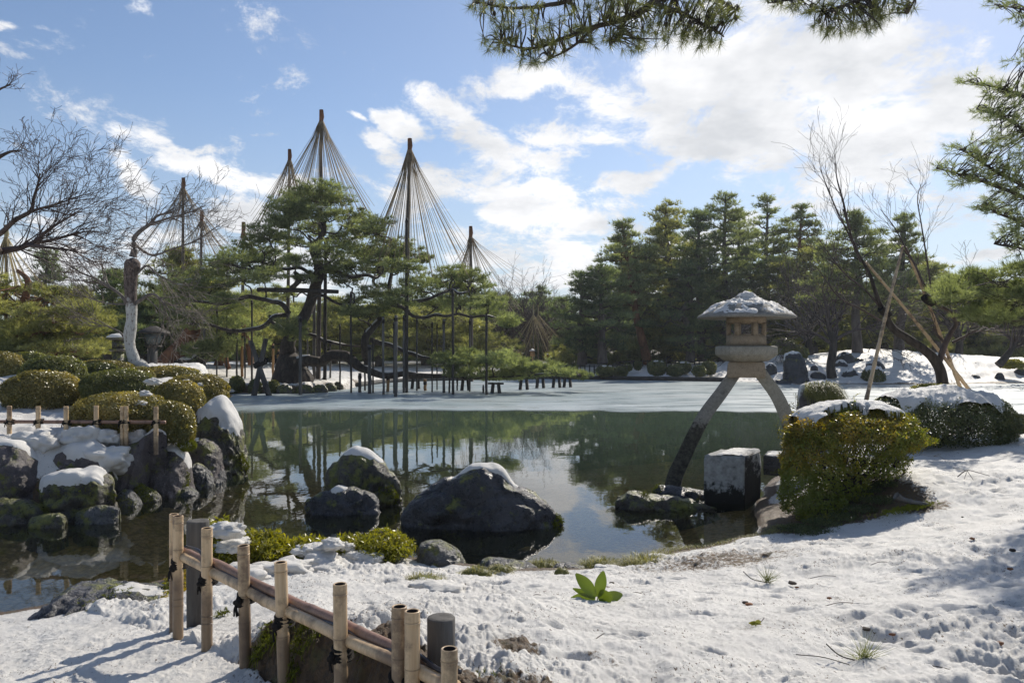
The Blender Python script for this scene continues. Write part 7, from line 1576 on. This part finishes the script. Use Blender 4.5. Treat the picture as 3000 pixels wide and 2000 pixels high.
def lamp2():
    D = 26; q = lambda x, y: PV(x*.25, 470.4+y*.25, D); root = empty('path_lamp', q(1412, 1480), 'dark wooden lantern lamp on two posts behind the azalea domes', 'lamp')
    for x, r in ((1370, .06), (1412, .12)): G = Geo(); a = q(x, 1480); b = q(x, 1290 if x > 1400 else 1180); tube(G, [(a[0], D, a[2]-.3), b], r, 8); G.build('post', MT['post'], root)
    a = q(1412, 1290); b = q(1412, 1180); dk = MT['post_dark']
    for s in (-1, 1):
        for t in (-1, 1): G = Geo(); tube(G, [(a[0]+s*.16, D+t*.16, a[2]), (b[0]+s*.26, D+t*.26, b[2])], .018, 5); G.build('frame_bar', dk, root)
    G = Geo(); rings_mesh(G, [np.column_stack([a[0]+r*np.cos(np.arange(4)*math.pi/2+.78), D+r*np.sin(np.arange(4)*math.pi/2+.78), np.full(4, z)]) for r, z in [(.19, a[2]+.02), (.33, b[2]-.02)]]); G.build('panes', simple('grey_panes', (.10, .12, .12), .25), root, False)
    G = Geo(); rings_mesh(G, [np.column_stack([a[0]+r*np.cos(np.arange(4)*math.pi/2+.78), D+r*np.sin(np.arange(4)*math.pi/2+.78), np.full(4, z)]) for r, z in [(.55, b[2]), (.52, b[2]+.05), (.1, b[2]+.24)]]); G.build('cap', dk, root, False)
    G = Geo(); rings_mesh(G, [np.column_stack([a[0]+r*np.cos(np.arange(4)*math.pi/2+.78), D+r*np.sin(np.arange(4)*math.pi/2+.78), np.full(4, z)]) for r, z in [(.27, a[2]-.06), (.27, a[2])]]); G.build('base_board', dk, root, False)
lamp2()
def round_lantern():
    D = 24; q = lambda x, y: PV(x*.25, 470.4+y*.25, D); a = q(1085, 1480); root = empty('stone_lantern', a, 'squat mossy stone lantern with a snow covered cap left behind the white trunk', 'stone lantern'); s = .25*D/1829.3
    def ring(pr, nm, m, seg=20):
        G = Geo(); th = np.arange(seg)*2*math.pi/seg; rings_mesh(G, [np.column_stack([a[0]+r*s*np.cos(th), D+r*s*np.sin(th), np.full(seg, q(0, y)[2])]) for r, y in pr]); G.build(nm, m, root)
    ring([(60, 1520), (50, 1440), (52, 1350)], 'shaft', MT['rock_moss']); ring([(52, 1350), (78, 1335), (80, 1322)], 'platform', MT['rock_moss'])
    ring([(58, 1322), (60, 1245)], 'fire_box', MT['rock_moss'], 6); ring([(60, 1246), (102, 1232), (104, 1222), (60, 1200), (12, 1190)], 'roof', MT['rock_moss'])
    ring([(99, 1220), (96, 1208), (58, 1188), (10, 1180)], 'snow_cap', MT['cap'])
    ring([(9, 1500), (8, 1240)], 'stay', MT['post_tan'], 8)
round_lantern()
def sign(x, y, D, w, h, lb, post):
    a = PV(x, y, D); s = D/1829.3; root = empty('sign_board', (a[0], D, a[2]-post*s), lb, 'sign', 'small wooden signs on the far bank')
    G = Geo(); tube(G, [(a[0], D+.03, a[2]-post*s-.2), (a[0], D+.03, a[2]+h*s*.4)], .045, 6); G.build('post', MT['post_tan'], root)
    G = Geo(); box(G, (a[0], D-.03, a[2]), (w*s, .04, h*s)); G.build('board', MT['post_tan'], root, False)
    G = Geo(); zt = a[2]+h*s*.5; G.add([(a[0]-w*s*.75, D-.15, zt), (a[0]+w*s*.75, D-.15, zt), (a[0]+w*s*.75, D+.15, zt), (a[0]-w*s*.75, D+.15, zt), (a[0]-w*s*.1, D, zt+w*s*.5), (a[0]+w*s*.1, D, zt+w*s*.5)], [[0, 1, 5, 4], [2, 3, 4, 5], [3, 2, 1, 0]], [[1, 2, 5], [3, 0, 4]]); G.build('roof', MT['cap'], root, False)
sign(1223, 812, 58, 11, 12, 'small roofed wooden sign near the foot of the far rope cones', 20)
sign(1258, 818, 60, 4, 8, 'narrow orange brown marker right of the small roofed sign', 8)
sign(1613, 812, 60, 13, 24, 'pale green grey upright board behind the bushes of the far bank', 10)
# low fences on the far bank
def far_fence(x0, x1, y, D, n, lb, seed):
    root = empty('low_fence', PV(x0, y+5, D), lb, 'fence', 'low fences on the far bank'); s = D/1829.3
    for k in range(n): x = x0+(x1-x0)*k/(n-1); a = PV(x, y, D); G = Geo(); tube(G, [(a[0], D, .25), (a[0], D, a[2])], .045, 5); G.build('post', MT['post_dark'], root)
    G = Geo(); a = PV(x0, y+3, D); b = PV(x1, y+3, D); tube(G, [a, ((a[0]+b[0])/2, D, a[2]), b], .035, 5); G.build('rail', MT['post_dark'], root)
far_fence(1322, 1440, 838, 52.5, 12, 'low dark fence on the far bank left of the lamp', 1)
far_fence(1455, 1660, 826, 58, 20, 'low fence running behind the largest bush of the far bank', 2)
far_fence(560, 690, 828, 55, 14, 'low fence behind the great trunk where visitors pass', 3)
def bench():
    D = 58; a = PV(1442, 832, D); root = empty('bench', (a[0], D, a[2]-.3), 'dark bench on the snow behind the far bushes', 'bench'); G = Geo(); box(G, (a[0], D, a[2]+.05), (1.7, .45, .07)); G.build('seat', MT['post_dark'], root, False)
    for s in (-.65, .65): G = Geo(); box(G, (a[0]+s, D, a[2]-.14), (.1, .38, .34)); G.build('leg', MT['post_dark'], root, False)
bench()
# visitors ------------------------------------------------------------------------------------
SKIN = simple('skin', (.55, .36, .27), .5)
def person(x, yhead, D, rz, coat, trousers, hair, lb, arm=0, hat=None):
    a = PV(x, yhead, D); zt = a[2]; zg = gz(a[0], D); H = min(max(zt-zg, 1.5), 1.8); base = zt-H
    root = empty('person', (a[0], D, base), lb, 'person', 'visitors far across the pond', rz, False)
    def skin(nm, pts, edges, mat, lv=2):
        me = bpy.data.meshes.new(nm); me.from_pydata([p[0] for p in pts], edges, []); o = bpy.data.objects.new(nm, me); COL.objects.link(o); o.parent = root
        m = o.modifiers.new('skin', 'SKIN'); 
        for v, p in zip(me.skin_vertices[0].data, pts): v.radius = (p[1], p[1]*p[2] if len(p) > 2 else p[1])
        me.skin_vertices[0].data[0].use_root = True; s = o.modifiers.new('sub', 'SUBSURF'); s.levels = s.render_levels = lv; me.materials.append(mat); return o
    h = H
    sh, hip, kn, an = .82*h, .52*h, .28*h, .05*h
    B = [((0, 0, hip), .13, .75), ((0, 0, .66*h), .12, .75), ((0, 0, sh-.02), .14, .7), ((0, 0, .86*h), .055), ((0, -.01, .93*h), .085, 1.1), ((0, -.01, .985*h), .06, 1.1),
         ((-.19, 0, sh), .055), ((-.23, 0, .64*h), .042), ((-.22 if not arm else -.10, -.08 if not arm else -.28, .50*h if not arm else .70*h), .03), ((.19, 0, sh), .055), ((.23, 0, .64*h), .042), ((.22 if not arm else .10, -.08 if not arm else -.28, .50*h if not arm else .70*h), .03),
         ((-.09, 0, hip-.03), .09), ((-.10, -.02, kn), .06), ((-.10, .02, an), .04), ((-.10, -.12, .02*h), .035), ((.09, 0, hip-.03), .09), ((.11, .03, kn), .06), ((.11, .06, an), .04), ((.11, -.07, .02*h), .035)]
    E = [(0, 1), (1, 2), (2, 3), (3, 4), (4, 5), (2, 6), (6, 7), (7, 8), (2, 9), (9, 10), (10, 11), (0, 12), (12, 13), (13, 14), (14, 15), (0, 16), (16, 17), (17, 18), (18, 19)]
    skin('body', B, E, SKIN, 1)
    C = [((0, 0, .44*h), .17, .8), ((0, 0, .56*h), .155, .8), ((0, 0, .68*h), .15, .8), ((0, 0, sh-.02), .165, .75), ((0, 0, .86*h), .075), ((-.19, 0, sh-.01), .075), ((-.23, 0, .64*h), .06), (tuple(np.array(B[8][0])*.97+np.array([0, 0, .02])), .048), ((.19, 0, sh-.01), .075), ((.23, 0, .64*h), .06), (tuple(np.array(B[11][0])*.97+np.array([0, 0, .02])), .048)]
    skin('coat', C, [(0, 1), (1, 2), (2, 3), (3, 4), (3, 5), (5, 6), (6, 7), (3, 8), (8, 9), (9, 10)], coat, 1)
    T = [((0, 0, .50*h), .14, .8), ((-.09, 0, hip-.05), .105), ((-.10, -.02, kn), .075), ((-.10, .02, an+.03), .06), ((.09, 0, hip-.05), .105), ((.11, .03, kn), .075), ((.11, .06, an+.03), .06)]
    skin('trousers', T, [(0, 1), (1, 2), (2, 3), (0, 4), (4, 5), (5, 6)], trousers, 1)
    Hh = [((0, .02, .945*h), .088, 1.05), ((0, .01, 1.0*h), .06, 1.05)]; skin('hair' if hat is None else 'hat', Hh, [(0, 1)], hair, 1)
dark = simple('dark_coat', (.012, .012, .016), .8); navy = simple('navy_coat', (.025, .035, .065), .8); grey = simple('grey_coat', (.22, .23, .25), .8); plum = simple('plum_coat', (.16, .05, .11), .8); yel = simple('yellow_hat', (.75, .52, .05), .7); whit = simple('white_hair', (.72, .72, .70), .7); blk = simple('black_hair', (.015, .012, .012), .6); red = simple('red_coat', (.35, .05, .04), .8)
person(1180, 797, 66, .3, dark, dark, whit, 'white haired visitor in a long black coat right of the great pine')
person(1190, 801, 67, -.3, red, dark, blk, 'visitor with a dark red jacket just right of the white haired one', 1)
person(1137, 806, 67, 0, navy, dark, yel, 'visitor with a yellow hat behind the low pine foliage', 0, 1)
person(1538, 806, 61, 0, dark, dark, blk, 'visitor in black standing before the far pine trunks')
person(1428, 809, 64, .5, grey, navy, blk, 'visitor in a pale grey coat left of the small group')
person(1452, 811, 64, -.4, plum, dark, blk, 'visitor in a plum coat in the small group by the far trunks')
person(1464, 812, 65, .2, plum, navy, blk, 'visitor in plum coat and blue trousers, rightmost of the small group')
person(452, 804, 60, .2, navy, dark, blk, 'visitor in a blue jacket behind the lying red brown pine limb')
person(608, 807, 58, -.2, dark, dark, blk, 'visitor in black behind the crossed trestle')
person(631, 801, 57, .3, navy, navy, blk, 'visitor in a navy cap and jacket left of the great trunk', 1)
# ------------------------------------------------------------------ thin winter haze between the camera and the far trees
def haze():
    G = Geo(); x0, x1, y0, y1, z0, z1 = -190, 190, -60, 170, -4.5, 32
    V = [(x, y, z) for z in (z0, z1) for y in (y0, y1) for x in (x0, x1)]
    G.add(V, [[0, 2, 3, 1], [4, 5, 7, 6], [0, 1, 5, 4], [1, 3, 7, 5], [3, 2, 6, 7], [2, 0, 4, 6]])
    m = bpy.data.materials.new('haze'); m.use_nodes = True; nt = m.node_tree; nt.nodes.clear()
    o = nt.nodes.new('ShaderNodeOutputMaterial'); v = nt.nodes.new('ShaderNodeVolumePrincipled')
    v.inputs['Color'].default_value = (.86, .92, 1, 1); v.inputs['Density'].default_value = HAZE; v.inputs['Anisotropy'].default_value = .35
    nt.links.new(v.outputs[0], o.inputs['Volume'])
    tag(G.build('haze', m, None, False), 'thin pale haze in front of the far trees', None, None, 'stuff')
HAZE = .0004
haze()
